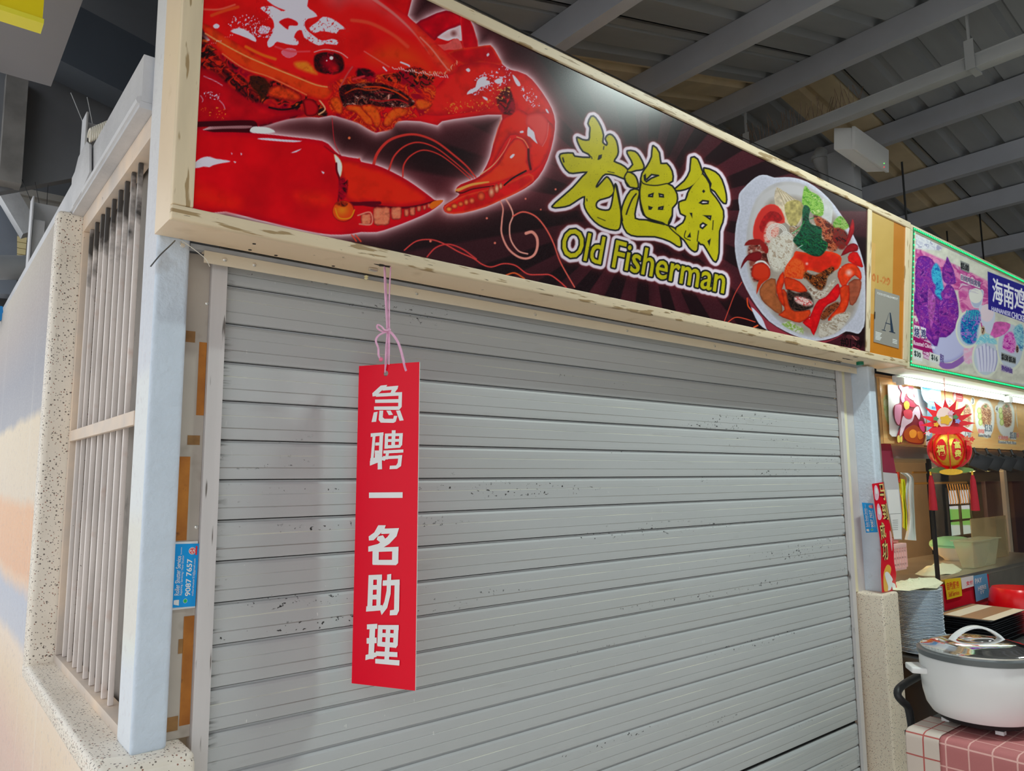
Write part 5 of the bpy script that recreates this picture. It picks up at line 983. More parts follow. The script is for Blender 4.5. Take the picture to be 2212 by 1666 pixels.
pl_(G8((262, 76), (300, 76), (270, 108), (262, 102))); pl_(G8((362, 70), (386, 70), (378, 140), (352, 158), (304, 160), (306, 138), (346, 136), (356, 120))); pl_(G8((210, 60), (234, 60), (254, 90), (256, 160), (228, 162), (228, 118), (178, 138), (178, 108), (208, 96)))
nxt()   # 一
pl_(G8((172, 310), (388, 308), (388, 344), (172, 345)))
nxt()   # 名
pl_(G8((232, 520), (280, 520), (270, 548), (236, 582), (202, 616), (172, 618), (170, 592), (206, 566))); pl_(G8((258, 542), (364, 538), (340, 572), (250, 576))); pl_(G8((330, 540), (365, 538), (350, 590), (302, 640), (236, 680), (168, 690), (168, 656), (230, 640), (290, 596))); pl_(G8((228, 592), (262, 584), (276, 606), (250, 634), (222, 612)))
pl_(G8((196, 664), (362, 658), (362, 686), (196, 692))); pl_(G8((196, 664), (236, 666), (234, 776), (194, 768))); pl_(G8((322, 662), (362, 658), (360, 762), (346, 776), (320, 770))); pl_(G8((196, 742), (352, 742), (346, 776), (196, 774)))
nxt()   # 助
pl_(G8((170, 840), (256, 836), (256, 868), (170, 870))); pl_(G8((170, 842), (202, 842), (194, 1050), (162, 1050))); pl_(G8((224, 840), (256, 838), (246, 1040), (220, 1040))); pl_(G8((196, 904), (240, 902), (240, 932), (196, 934))); pl_(G8((196, 966), (240, 964), (240, 996), (196, 996))); pl_(G8((156, 1040), (258, 1032), (256, 1066), (154, 1074)))
pl_(G8((262, 874), (370, 868), (370, 904), (260, 908))); pl_(G8((290, 836), (316, 832), (312, 960), (290, 1050), (254, 1096), (246, 1070), (272, 1010), (286, 940))); pl_(G8((338, 872), (370, 868), (366, 1068), (352, 1096), (306, 1098), (308, 1066), (334, 1062)))
nxt()   # 理
pl_(G8((160, 1156), (226, 1152), (226, 1184), (160, 1188))); pl_(G8((178, 1170), (214, 1170), (204, 1378), (168, 1378))); pl_(G8((158, 1244), (222, 1240), (222, 1276), (158, 1280))); pl_(G8((152, 1352), (222, 1334), (222, 1364), (150, 1386)))
pl_(G8((232, 1160), (364, 1160), (364, 1192), (232, 1186))); pl_(G8((232, 1160), (262, 1160), (256, 1296), (226, 1290))); pl_(G8((334, 1160), (364, 1160), (358, 1290), (346, 1308), (328, 1300))); pl_(G8((232, 1210), (360, 1214), (360, 1242), (232, 1236))); pl_(G8((228, 1266), (350, 1274), (346, 1306), (228, 1296))); pl_(G8((284, 1162), (312, 1162), (302, 1390), (272, 1386))); pl_(G8((218, 1328), (356, 1334), (356, 1366), (218, 1358))); pl_(G8((214, 1376), (370, 1386), (368, 1420), (214, 1406)))
nxt()
# pink plastic string
st = thing('string', 'pink plastic string tied in a knot holding up the red board', 'string', (cx, cy, 1.9))
m_pink = mat('pink_plastic_string', (226, 150, 178), rough=0.35, var=0.12, vscale=60)
hole3 = Vector(bp_(hs, ht, 0.003)); kn = at(836, 714, y=1.757)
def tb(pts, r, nm='strand'): 
    p = cr([tuple(q) for q in pts], 4, False) if len(pts) > 2 else [tuple(q) for q in pts]; 
    b = MB(); b.tube(p, r, 6); return b.out(nm, m_pink, st, smooth=True)
def cr3(pts): return pts
def spline(pts, k=5):
    P_ = np.array([tuple(p) for p in pts]); out = []
    for i in range(len(P_) - 1):
        a, b_, c, d = P_[max(i - 1, 0)], P_[i], P_[i + 1], P_[min(i + 2, len(P_) - 1)]
        for j in range(k):
            t = j / k; out.append(0.5 * (2 * b_ + (c - a) * t + (2 * a - 5 * b_ + 4 * c - d) * t * t + (3 * b_ - a - 3 * c + d) * t ** 3))
    out.append(P_[-1]); return [tuple(p) for p in out]
def strand(pts, r):
    b = MB(); b.tube(spline(pts), r, 6); b.out('strand', m_pink, st, smooth=True)
top1 = at(830, 569, y=1.752); top2 = at(844, 571, y=1.748); top1.z = top2.z = 2.14
strand([top1, at(832, 640, y=1.755), kn, at(834, 750, y=1.758), hole3 + Vector((0, 0, .002))], 0.0023)
strand([top1 + Vector((.004, .004, 0)), at(835, 640, y=1.757), kn + Vector((.003, 0, 0)), at(838, 750, y=1.76), hole3 + Vector((.003, .004, .006))], 0.0021)
strand([top2, at(841, 640, y=1.752), kn + Vector((.006, -.002, 0)), at(841, 745, y=1.756), at(840, 788, y=1.762)], 0.0020)
strand([kn + Vector((-.004, -.004, -.004)), at(825, 716, y=1.748), at(815, 709, y=1.746), at(816, 702, y=1.746), at(824, 706, y=1.746), at(832, 714, y=1.746), kn + Vector((.008, -.004, .002))], 0.0026)
strand([kn + Vector((0, -.004, -.003)), at(819, 724, y=1.745), at(812, 736, y=1.745), at(817, 752, y=1.745), at(818, 768, y=1.745), at(823, 776, y=1.745)], 0.0028)
strand([kn + Vector((.002, -.004, -.002)), at(848, 722, y=1.742), at(860, 740, y=1.735), at(868, 764, y=1.730), at(874, 790, y=1.722), at(878, 802, y=1.718)], 0.0036)
MB().lathe([(0.0, -0.006), (0.005, -0.003), (0.006, 0.002), (0.003, 0.006), (0, 0.007)], tuple(at(823, 777, y=1.745)), 8).out('knot_end', mat('deep_pink_plastic', (222, 100, 130), rough=0.3), st, smooth=True)
MB().lathe([(0.0, -0.006), (0.006, -0.004), (0.008, 0), (0.006, 0.005), (0, 0.007)], tuple(kn + Vector((0.002, -0.003, 0))), 8).out('knot', m_pink, st, smooth=True)
# loose wires and a screw at the left end of the sign
def wire(pts, r, col, label, name='loose_wire', rough=0.4):
    b = MB(); b.tube(spline(pts), r, 5); o = b.out(name, mat('wire_%d_%d_%d' % col, col, rough=rough), None, smooth=True); return tag(o, label, 'wire')
wire([at(378, 520, y=1.84), at(366, 532, y=1.80), at(345, 552, y=1.78), at(325, 576, y=1.78)], 0.0016, (70, 72, 72), 'dark wire end sticking out left of the corner post')
wire([at(392, 520, y=1.84), at(410, 532, y=1.83), at(436, 552, y=1.82), at(446, 562, y=1.82), at(453, 576, y=1.83)], 0.0009, (190, 188, 180), 'thin pale wire curling in front of the flashing strip')
p = at(390, 527, y=1.843); MB().tube([(p.x, 1.843, p.z + .004), (p.x, 1.825, p.z - .008)], 0.0022, 8).lathe([(0.0058, 0), (0.0052, -0.0016), (0.0005, -0.002)], (p.x, 1.824, p.z - 0.009), 12, ax='y').out('bolt', m_screw, None)
tag(SC.objects['bolt'], 'bright screw sticking out under the sign corner', 'screw')
p = at(806, 583, z=2.13); o = MB().box(p.x - 0.012, p.x + 0.012, p.y - 0.006, p.y + 0.006, 2.126, 2.1335).out('hook_plate', m_screw, None, bevel=0.001); tag(o, 'bent metal tab in the torn hole above the pink string', 'hook')
p = at(791, 600, z=2.122); o = MB().lathe([(0, -0.006), (0.006, -0.003), (0.004, 0.002), (0.007, 0.004), (0, 0.008)], tuple(p), 7).out('dried_glue', mat('yellowed_glue', (206, 190, 150), rough=0.4), None); tag(o, 'small yellowed glue blob on the flashing strip', 'glue')

# ================================================================ blue service stickers
def sticker(q3, label, loc, small=False):
    """q3: function (s,t)->3D over the sticker, off"""
    t_ = thing('service_sticker', label, 'sticker', loc)
    b = MB(); c = [q3(0, 0, 0), q3(1, 0, 0), q3(1, 1, 0), q3(0, 1, 0)]; d = [q3(0, 0, .0012), q3(1, 0, .0012), q3(1, 1, .0012), q3(0, 1, .0012)]
    b.hexa([Vector(x) for x in c] + [Vector(x) for x in d]); b.out('paper', mat('blue_sticker_print', (10, 134, 206), rough=0.3), t_)
    w_ = MB(); r_ = MB(); gg = MB(); T = lambda s, t: q3(s, t, .0017); T2 = lambda s, t: q3(s, t, .0021)
    def tx(bd_, s0, s1, t0, t1, off, mb=w_, f=T): letters(mb, bd_, [(s1, t0), (s1, t1), (s0, t1), (s0, t0)], f, off)   # text runs upward
    tx('Roller Shutter Service', 0.09, 0.29, 0.19, 0.81, 0.012); tx('Specialist', 0.25, 0.31, 0.83, 0.95, 0.01); tx('Repairing / Servicing / New Shutter', 0.31, 0.43, 0.19, 0.82, 0.004); tx('9087 7657', 0.53, 0.76, 0.17, 0.76, 0.02); tx('rollershutter33@gmail.com', 0.80, 0.92, 0.17, 0.76, 0.004)
    w_.add([T(*p) for p in ((0.08, 0.05), (0.30, 0.03), (0.30, 0.12), (0.16, 0.12), (0.08, 0.115))], [(0, 1, 2, 3, 4)])
    def disc(mb, s, t, rs, f, n=18):
        asp = 0.39; mb.add([f(s + rs * math.cos(2 * PI * k / n), t + rs * asp * math.sin(2 * PI * k / n)) for k in range(n)], [tuple(range(n))])
    disc(w_, 0.73, 0.885, 0.15, T); disc(w_, 0.56, 0.095, 0.09, T)
    w_.out('white_print', mat('white_print', (226, 224, 220), rough=0.4), t_, recalc=False)
    T3 = lambda s, t: q3(s, t, .0024)
    disc(r_, 0.73, 0.885, 0.125, T2); r_.add([T2(*p) for p in ((0.86, 0.82), (0.93, 0.82), (0.93, 0.96), (0.86, 0.96))], [(0, 1, 2, 3)]); r_.out('red_mark', mat('red_print', (206, 40, 50), rough=0.4), t_, recalc=False)
    w3 = MB(); disc(w3, 0.73, 0.885, 0.10, lambda s, t: q3(s, t, .00235)); w3.out('mark_centre', mat('white_print', (226, 224, 220)), t_, recalc=False)
    r3 = MB(); letters(r3, '24', [(0.79, 0.85), (0.79, 0.92), (0.65, 0.92), (0.65, 0.85)], lambda s, t: q3(s, t, .0028), 0.03); r3.out('mark_number', mat('red_print', (206, 40, 50)), t_, recalc=False)
    disc(gg, 0.56, 0.095, 0.075, T2); gg.out('green_mark', mat('green_print', (30, 160, 80), rough=0.4), t_, recalc=False)
    return t_
q1 = [at(*p, y=1.8855) for p in ((377, 1311), (426, 1311), (434, 1173), (384, 1173))]
def sm(q, nrm):
    q = [Vector(p) for p in q]
    return lambda s, t, o: tuple((q[0] * (1 - s) + q[1] * s) * (1 - t) + (q[3] * (1 - s) + q[2] * s) * t + Vector(nrm) * o)
q1 = [Vector((x, 1.894, z)) for x, z in ((0.507, 1.258), (0.5605, 1.256), (0.5635, 1.403), (0.508, 1.405))]
sticker(sm(q1, (0, -1, 0)), 'blue shutter repair sticker low beside the left corner post', q1[0])
tag(MB().box(0.507, 0.561, 1.8945, 1.8975, 1.2525, 1.409).out('card', mat('white_card', (226, 226, 226)), None), 'white card showing behind the blue sticker by the corner post', 'card')
q2 = [at(*p, x=3.8835) for p in ((1871, 1151), (1896, 1150), (1886, 1088), (1862, 1086))]
sticker(sm(q2, (-1, 0, 0)), 'smaller blue shutter repair sticker on the post beside the red banner', q2[0])
# ================================================================ neighbour stall
def Gc(*p): return [(1880 + x / 5.205, 780 + y / 5.205) for x, y in p]
def Hc(*p): return [(1840 + x / 4.384, 1020 + y / 4.384) for x, y in p]
def px_plane(name, x0, x1, y, z0, z1, nu, nv, bgc, paint, m, parent, gain=1.6):
    X, Z = np.meshgrid(np.linspace(x0, x1, nu), np.linspace(z0, z1, nv)); P = np.stack([X, X * 0 + y, Z], -1).reshape(-1, 3)
    U, V = proj(P); A = Art(U, V, bgc); A.X = X.ravel(); A.Z = Z.ravel(); paint(A); return ink_mesh(name, P, nu, nv, A.c, m, parent, gain)
def flat(parts, name, pts, y, t, m, parent, k=1):
    """thin cut-out standing at depth y with outline given in photo pixels"""
    p = cr(pts, k) if k > 1 else pts; q = [at(u, v, y=y) for u, v in p]
    return MB().prism([(a.x, a.z) for a in q], 'y', y - t, y).out(name, m, parent)
YB = 1.95
mb_ = thing('menu_board', 'orange wood board printed with plates of food and prices under tube lights', 'menu', (5.5, YB, 1.74))
MB().box(4.335, 6.9, YB + 0.003, YB + 0.02, 1.737, 2.124).out('board', mat('orange_plywood', (206, 158, 104), rough=0.5, var=0.08, vscale=6, stretch=(1, 1, 6)), mb_)
def paint_menu(A):
    A.c[:] = (210, 160, 104); A.c += (fbm(A.U / 30, A.V / 3, 3)[:, None] - 0.5) * 26
    A.poly(Gc((150, 420), (190, 380), (230, 500), (230, 720), (190, 690), (155, 560)), (176, 190, 130), nz=(5, 0.2, 2)); A.spot(1880 + 175 / 5.205, 780 + 470 / 5.205, 5, (206, 214, 170), ry=9); A.spot(1880 + 185 / 5.205, 780 + 590 / 5.205, 5, (200, 210, 160), ry=10)
    for cx, w_ in ((880, 90), (1070, 92), (1285, 112), (1520, 104), (1740, 100)):
        A.poly(Gc((cx - w_, 600), (cx - w_ * 0.8, 470), (cx - w_ * 0.3, 420), (cx + w_ * 0.4, 440), (cx + w_ * 0.9, 540), (cx + w_, 680), (cx + w_ * 0.8, 800), (cx + w_ * 0.3, 870), (cx - w_ * 0.5, 820), (cx - w_ * 0.9, 720)), (216, 214, 206), edge=(184, 184, 182), ew=4)
        A.gunk(Gc((cx - w_ * 0.35, 520), (cx + w_ * 0.2, 480), (cx + w_ * 0.65, 560), (cx + w_ * 0.6, 720), (cx, 740), (cx - w_ * 0.35, 660)), [(206, 170, 130), (150, 100, 70), (120, 70, 56), (214, 186, 150), (160, 90, 60)], 3.2, int(cx))
        for j, yy in enumerate((560, 620, 690)): A.spot(1880 + (cx - w_ * 0.55 + j * 8) / 5.205, 780 + yy / 5.205, 5, (150, 172, 84), ry=8); A.spot(1880 + (cx - w_ * 0.55 + j * 8) / 5.205, 780 + yy / 5.205, 3.6, (196, 206, 140), ry=6.4)
        A.spot(1880 + (cx + 10) / 5.205, 780 + 510 / 5.205, 4, (70, 110, 50), soft=3)
    for nn, x, y in (('2', 895, 470), ('3', 1152, 450), ('4', 1422, 540), ('5', 1655, 520)):
        A.spot(1880 + x / 5.205, 780 + y / 5.205, 4.6, (226, 224, 220), ry=9)
        a, b = tloops(nn, quadmap(Gc((x - 10, y + 26), (x + 10, y + 28), (x + 10, y - 24), (x - 10, y - 26)))); idx = A.sel(np.vstack([a, b]), 2); _, d = A.sdseg(a, b, idx=idx); A.put(idx, 0.7 - d / 1.1, (30, 30, 34))
    A.poly(Gc((935, 345), (1000, 350), (1040, 385), (1035, 460), (960, 450), (930, 410)), (206, 50, 60)); A.line(Gc((975, 392), (1028, 402)), 1.2, (230, 200, 200)); A.line(Gc((975, 415), (1028, 425)), 1.2, (230, 200, 200)); A.spot(1880 + 950 / 5.205, 780 + 400 / 5.205, 3.6, (226, 190, 190), ry=9)
    for tx, q, c in (('$3.50', ((1285, 800), (1366, 808), (1370, 722), (1288, 712)), (70, 84, 100)), ('$5.00', ((1570, 880), (1640, 888), (1642, 806), (1572, 798)), (90, 96, 110)), ('7.50', ((1060, 850), (1128, 858), (1130, 780), (1062, 772)), (90, 96, 104)), ('烧肉饭', ((1212, 808), (1282, 816), (1282, 770), (1212, 762)), (206, 80, 70)), ('Roasted Meat Rice', ((1215, 850), (1355, 862), (1355, 832), (1215, 820)), (70, 70, 74)),
                     ('叉烧肉饭', ((1440, 880), (1550, 888), (1550, 846), (1440, 838)), (206, 80, 70)), ('Roasted Pork Rice', ((1440, 925), (1640, 940), (1640, 908), (1440, 894)), (90, 90, 94)), ('烧鸡饭', ((1650, 860), (1740, 868), (1740, 814), (1650, 806)), (206, 80, 70))):
        a, b = tloops(tx, quadmap(Gc(*q))); idx = A.sel(np.vstack([a, b]), 2)
        if len(idx): 
            bx = Gc(*q); A.poly(bx, (210, 210, 210), k=1, a=0.8); _, d = A.sdseg(a, b, idx=idx); A.put(idx, 0.7 - d / 1.1, c)
px_plane('menu_print', 4.337, 6.6, YB, 1.739, 2.122, 420, 170, (206, 156, 96), paint_menu, print_mat('menu_print_ink', rough=0.4), mb_, 1.5)
tag(MB().box(4.24, 4.333, 1.965, 2.0, 0.6, 2.12).out('stall_edge_post', mat('dark_grey_edge_steel', (120, 116, 112), rough=0.5, var=0.1, vscale=14), None), 'narrow dark grey steel post behind the left edge of the menu board', 'post')
# tube lights
m_tube = mat('lit_fluorescent_tube', (236, 255, 244), emit=4.0); m_white = mat('white_enamel', (206, 208, 206), rough=0.4)
def tube_light(x0, x1, label):
    t_ = thing('tube_light', label, 'light', ((x0 + x1) / 2, 1.86, 2.10), 'tube lights over the menu board')
    MB().box(x0, x1, 1.862, 1.888, 2.086, 2.124).out('batten', m_white, t_, bevel=0.003)
    MB().tube([(x0 + 0.03, 1.845, 2.088), (x1 - 0.03, 1.845, 2.088)], 0.0125, 12).out('tube', m_tube, t_, smooth=True)
    for x in (x0 + 0.012, x1 - 0.012): MB().box(x - 0.012, x + 0.018, 1.832, 1.87, 2.066, 2.112).out('end_cap', m_white, t_, bevel=0.008, seg=3)
tube_light(4.36, 6.10, 'bright tube light over the horse cut-out and first menu plates'); tube_light(6.12, 7.5, 'bright tube light cut off by the right edge of the photo')
area('tube_glow', (5.25, 1.80, 2.07), (5.3, 2.2, 1.6), 1.6, 0.03, 3, (0.9, 1, 0.95))
# card and festive horse cut-out
tag(flat(0, 'blank_card', Gc((190, 262), (560, 320), (625, 340), (640, 600), (612, 700), (560, 860), (240, 850), (214, 820)), 1.935, 0.003, mat('off_white_card', (214, 210, 212), rough=0.5), None), 'blank white card behind the pink horse cut-out on the menu board', 'card')
hr = thing('horse_cutout', 'pink and white festive horse cut-out rearing over gold lumps', 'decoration', at(1965, 960, y=1.925))
def hp(nm, pts, c, o, lb=None, rough=0.4):
    r = flat(0, nm, Gc(*pts), 1.925 - (o + 0.0025 if o else 0), 0.0035 if o == 0 else 0.0012, mat('paper_%d_%d_%d' % c, c, rough=rough), hr, k=3); return relabel(r, lb)
hp('backing', ((318, 245), (345, 240), (352, 290), (440, 280), (480, 300), (475, 340), (495, 400), (480, 445), (515, 490), (540, 505), (570, 580), (610, 700), (620, 800), (600, 900), (570, 940), (430, 920), (375, 880), (345, 925), (300, 915), (305, 820), (340, 730), (300, 720), (262, 600), (270, 500), (335, 470), (335, 400), (350, 340), (320, 300)), (120, 30, 44), 0, 'dark red card outline')
hp('mane', ((325, 250), (343, 250), (360, 300), (420, 285), (425, 330), (385, 380), (390, 440), (360, 470), (345, 420), (355, 350), (328, 300)), (224, 130, 170), 0.0022, 'pink mane'); hp('tail', ((275, 520), (300, 490), (350, 500), (345, 600), (330, 700), (310, 715), (275, 640)), (222, 130, 162), 0.0022, 'pink tail'); hp('head', ((410, 330), (450, 320), (470, 380), (488, 410), (478, 440), (440, 420), (415, 390)), (214, 190, 222), 0.0022, 'lilac face')
hp('neck', ((385, 400), (440, 430), (505, 500), (470, 520), (400, 480)), (190, 40, 70), 0.0022, 'red scarf'); hp('body', ((370, 620), (420, 620), (470, 580), (500, 530), (540, 515), (560, 600), (545, 660), (500, 600), (470, 680), (400, 730), (370, 790), (345, 850), (330, 840), (345, 720)), (206, 184, 216), 0.0022, 'pale lilac legs and body'); hp('hoof', ((305, 850), (325, 840), (330, 915), (305, 910)), (226, 190, 90), 0.0022, 'yellow hoof'); hp('hoof', ((335, 850), (355, 840), (358, 900), (338, 915)), (226, 190, 90), 0.0022, 'yellow hoof')
hp('saddle', ((375, 560), (430, 545), (470, 570), (465, 640), (420, 650), (380, 620)), (202, 60, 80), 0.0034, 'red saddle cloth'); hp('gold_pouch', ((380, 470), (410, 450), (438, 480), (430, 535), (395, 545), (378, 510)), (228, 176, 60), 0.0034, 'gold pouch'); hp('forelock', ((370, 300), (410, 305), (415, 350), (385, 375), (372, 340)), (228, 180, 90), 0.0034, 'golden forelock')
hp('gold_heap', ((385, 790), (440, 740), (500, 720), (560, 760), (610, 790), (600, 890), (560, 925), (440, 910), (380, 860)), (146, 62, 20), 0.0022, 'brown and gold lumps'); hp('flower_spray', ((545, 690), (585, 680), (612, 760), (600, 800), (560, 760)), (212, 60, 120), 0.0034, 'pink flower spray'); hp('gold_lump', ((440, 800), (480, 770), (520, 800), (500, 860), (450, 860)), (206, 130, 40), 0.0034); hp('gold_lump', ((530, 800), (580, 800), (590, 860), (545, 880)), (186, 110, 30), 0.0034)
# blue leaflet
lf = thing('leaflet', 'pale blue folded leaflet about clearing the table hanging by the lantern', 'notice', at(2010, 900, y=1.92))
flat(0, 'sheet', Gc((566, 292), (600, 285), (788, 316), (792, 520), (730, 560), (700, 640), (690, 880), (628, 905), (640, 700), (645, 480), (600, 440), (575, 370)), 1.905, 0.002, mat('pale_blue_print', (130, 176, 214), rough=0.3), lf); flat(0, 'fold', Gc((580, 292), (690, 310), (640, 345), (600, 330)), 1.902, 0.0015, mat('dark_blue_print', (60, 110, 150), rough=0.3), lf)
flat(0, 'lower_strip', Gc((622, 890), (700, 870), (705, 960), (626, 948)), 1.9045, 0.0015, mat('white_card', (226, 226, 226)), lf)
b = MB()
for tx, q in (('Clear your table', ((650, 430), (764, 444), (764, 422), (650, 408))), ('for a cleaner place', ((660, 466), (764, 478), (764, 458), (660, 446))), ('保持清洁', ((690, 540), (770, 548), (770, 516), (690, 508))), ('感谢您', ((700, 590), (770, 598), (770, 560), (700, 552)))):
    letters(b, tx, Gc(*q), lambda u, v: tuple(at(u, v, y=1.9022)), 0.01)
b.out('lettering', mat('dark_blue_print', (60, 110, 150)), lf, recalc=False)

# hanging pineapple lantern
LC = Vector((4.745, 1.76, 1.70)); ln = thing('lantern', 'red and gold pineapple shaped paper lantern with two red tassels', 'lantern', LC)
vd = Vector((-LC.x, -LC.y, 0)).normalized(); sdv = Vector((-vd.y, vd.x, 0)) * -1     # vd towards viewer side, sdv sideways
if sdv.x < 0: sdv = -sdv
m_lr = mat('red_foil_paper', (196, 16, 30), rough=0.35, var=0.1, vscale=30); m_gold = mat('gold_foil', (226, 176, 60), g=1.3, rough=0.28, metal=0.7, bump=0.5, bscale=160); m_gr = mat('green_print_paper', (90, 120, 60), rough=0.5); m_pk = mat('pale_pink_paper', (226, 180, 176), rough=0.5)
R0 = 0.108
b = MB(); b.lathe([(0, -R0 * .94), (R0 * .55, -R0 * .80), (R0 * .86, -R0 * .45), (R0 * .97, 0), (R0 * .86, R0 * .45), (R0 * .55, R0 * .80), (0, R0 * .94)], tuple(LC), 24); b.out('body', m_gold, ln, smooth=True)
def frame_pt(a, e, r): d = vd * math.cos(a) * math.cos(e) + sdv * math.sin(a) * math.cos(e) + Vector((0, 0, math.sin(e))); return LC + d * r
for k in range(8):
    a = k * PI / 4; b = MB(); arc = [frame_pt(a, e, R0 * 1.06) for e in np.linspace(-1.5, 1.5, 15)]; inn = [frame_pt(a, e, R0 * 0.90) for e in np.linspace(-1.5, 1.5, 15)]; nrm = (vd * -math.sin(a) + sdv * math.cos(a)) * 0.003
    vs = [p + nrm for p in arc] + [p + nrm for p in inn] + [p - nrm for p in arc] + [p - nrm for p in inn]; n = 15; fs = []
    for i in range(14): fs += [(i, i + 1, n + i + 1, n + i), (2 * n + i, 3 * n + i, 3 * n + i + 1, 2 * n + i + 1), (i, 2 * n + i, 2 * n + i + 1, i + 1)]
    b.add(vs, fs); b.out('rib', m_lr, ln)
for k in range(8):
    a = k * PI / 4 + PI / 8; b = MB(); n = 16
    b.add([frame_pt(a + 0.27 * math.cos(2 * PI * j / n), 0.62 * math.sin(2 * PI * j / n), R0 * 1.005) for j in range(n)] + [frame_pt(a, 0, R0 * 1.03)], [(j, (j + 1) % n, n) for j in range(n)]); b.out('red_panel', m_lr, ln, recalc=False)
for a, tx in ((-PI / 8, '福'), (PI / 8, '富贵')):
    b = MB(); w_ = 0.20
    if len(tx) == 1: letters(b, tx, [(a - w_, -.30), (a + w_, -.30), (a + w_, .25), (a - w_, .25)], lambda s, t: tuple(frame_pt(s, t, R0 * 1.055)), 0.03)
    else:
        letters(b, tx[0], [(a - .16, .04), (a + .16, .04), (a + .16, .42), (a - .16, .42)], lambda s, t: tuple(frame_pt(s, t, R0 * 1.055)), 0.03); letters(b, tx[1], [(a - .16, -.40), (a + .16, -.40), (a + .16, -.02), (a - .16, -.02)], lambda s, t: tuple(frame_pt(s, t, R0 * 1.055)), 0.03)
    b.out('character', mat('gold_print', (226, 190, 90), rough=0.4), ln, recalc=False)
for j, (zz_, ln_, cnt) in enumerate([(0.155, 0.150, 11), (0.185, 0.115, 9)]):
    b = MB()
    for k in range(cnt):
        t = -2.0 + 4.0 * k / (cnt - 1); d = sdv * math.sin(t) + Vector((0, 0, math.cos(t))); s_ = d.cross(vd).normalized(); c0 = LC + Vector((0, 0, zz_)) + vd * (0.012 - 0.014 * j); l_ = ln_ * (1 if abs(t) < 1.2 else 0.95)
        vs = [c0 - s_ * 0.022, c0 + s_ * 0.022, c0 + d * l_ * 0.55 + s_ * 0.016, c0 + d * l_, c0 + d * l_ * 0.55 - s_ * 0.016]; b.add(vs + [v - vd * 0.002 for v in vs], [(0, 1, 2, 3, 4), (9, 8, 7, 6, 5), (0, 1, 6, 5), (1, 2, 7, 6), (2, 3, 8, 7), (3, 4, 9, 8), (4, 0, 5, 9)])
    b.out('crown_leaves', m_lr, ln)
def disc3(c, r, nm, m, ry=None, o=0.02, n=18, lb=None, sc=0.0):
    ry = ry or r; c = LC + sdv * c[0] + Vector((0, 0, c[1])) + vd * o; vs = [c + sdv * r * (1 + sc * math.cos(5 * 2 * PI * k / n)) * math.cos(2 * PI * k / n) + Vector((0, 0, ry * (1 + sc * math.cos(5 * 2 * PI * k / n)) * math.sin(2 * PI * k / n))) for k in range(n)]
    b = MB(); b.add(vs + [v - vd * 0.002 for v in vs], [tuple(range(n)), tuple(range(n, 2 * n))[::-1]] + [(k, (k + 1) % n, n + (k + 1) % n, n + k) for k in range(n)]); return relabel(b.out(nm, m, ln), lb)
disc3((-0.005, 0.112), 0.088, 'collar', m_lr, 0.024, 0.05, 20); disc3((-0.01, 0.19), 0.042, 'peach', m_pk, 0.062, 0.022, lb='pale pink peach'); disc3((-0.005, 0.175), 0.028, 'gold_motif', m_gold, 0.026, 0.026, sc=0.2)
for x, z, c in ((-0.055, 0.185, (70, 120, 80)), (0.045, 0.19, (70, 120, 80)), (0.055, 0.165, (120, 130, 190)), (-0.055, 0.15, (226, 150, 40)), (-0.10, 0.095, (230, 190, 196)), (0.025, 0.215, (222, 160, 180)), (0.10, 0.03, (206, 90, 60)), (0.115, 0.055, (200, 60, 50)), (0.09, 0.06, (210, 100, 70))):
    disc3((x, z), 0.013, 'flower', mat('paper_flower_%d_%d' % (c[0], c[1]), c, rough=0.5), 0.013, 0.112 if z < 0.1 else 0.03, 20, sc=0.25)
disc3((0, -0.118), 0.115, 'base_leaf', m_gr, 0.020, 0.01, 20); disc3((0, -0.128), 0.06, 'base_ring', m_gold, 0.018, 0.016, 20)
m_tas = mat('dark_red_tassel_thread', (150, 16, 34), rough=0.7, bump=0.8, bscale=300)
for s_, px in ((-1, 2020), (1, 2105)):
    c = LC + sdv * 0.105 * s_ + Vector((0, 0, -0.125)); b = MB(); b.lathe([(0.004, -.02), (0.010, -.03), (0.010, -.04), (0.014, -.05), (0.017, -.10), (0.021, -.17), (0.023, -.225), (0.0, -.228)], tuple(c), 14); b.out('tassel', m_tas, ln, smooth=True); MB().lathe([(0.006, 0), (0.0055, -.022)], tuple(c), 8).out('tassel_bead', m_gold, ln)
b = MB(); tp = at(2040, 816, z=2.121); nk = LC + Vector((0, 0, 0.30)); b.tube([tuple(tp), tuple(nk)], 0.0012, 5); b.tube([tuple(tp + Vector((.012, .01, 0))), tuple(nk)], 0.0012, 5); b.out('cord', mat('red_cord', (180, 40, 50)), ln)

# red festive banner on the post corner
def bqf(s, t):   # s across, t up; wraps from post front to the air
    l = Hc((190, 112), (232, 420), (276, 720), (275, 960), (285, 1142)); r = Hc((300, 95), (345, 420), (385, 640), (415, 960), (425, 1118))
    l = cr(l, 6, False); r = cr(r, 6, False); i = (1 - t) * (len(l) - 1); a = int(min(i, len(l) - 2)); f = i - a; L_ = l[a] * (1 - f) + l[a + 1] * f; R_ = r[a] * (1 - f) + r[a + 1] * f; return L_ * (1 - s) + R_ * s
def ban3(s, t, off=0.0):
    u, v = bqf(s, t); return tuple(at(u, v, y=1.782 - off + 0.01 * s))
bn = thing('festive_banner', 'tall red banner with gold characters and cartoon horses on the post corner', 'banner', ban3(0.5, 0))
b = MB(); N_ = 24; vs = []
for j in range(N_ + 1):
    for s in (0, 0.5, 1): vs.append(ban3(s + (0.04 * math.sin(j * 1.3) if s == 1 else 0), j / N_))
for j in range(N_ + 1):
    for s in (0, 0.5, 1): p = ban3(s + (0.04 * math.sin(j * 1.3) if s == 1 else 0), j / N_, -0.003); vs.append(p)
o_ = 3 * (N_ + 1); fs = []
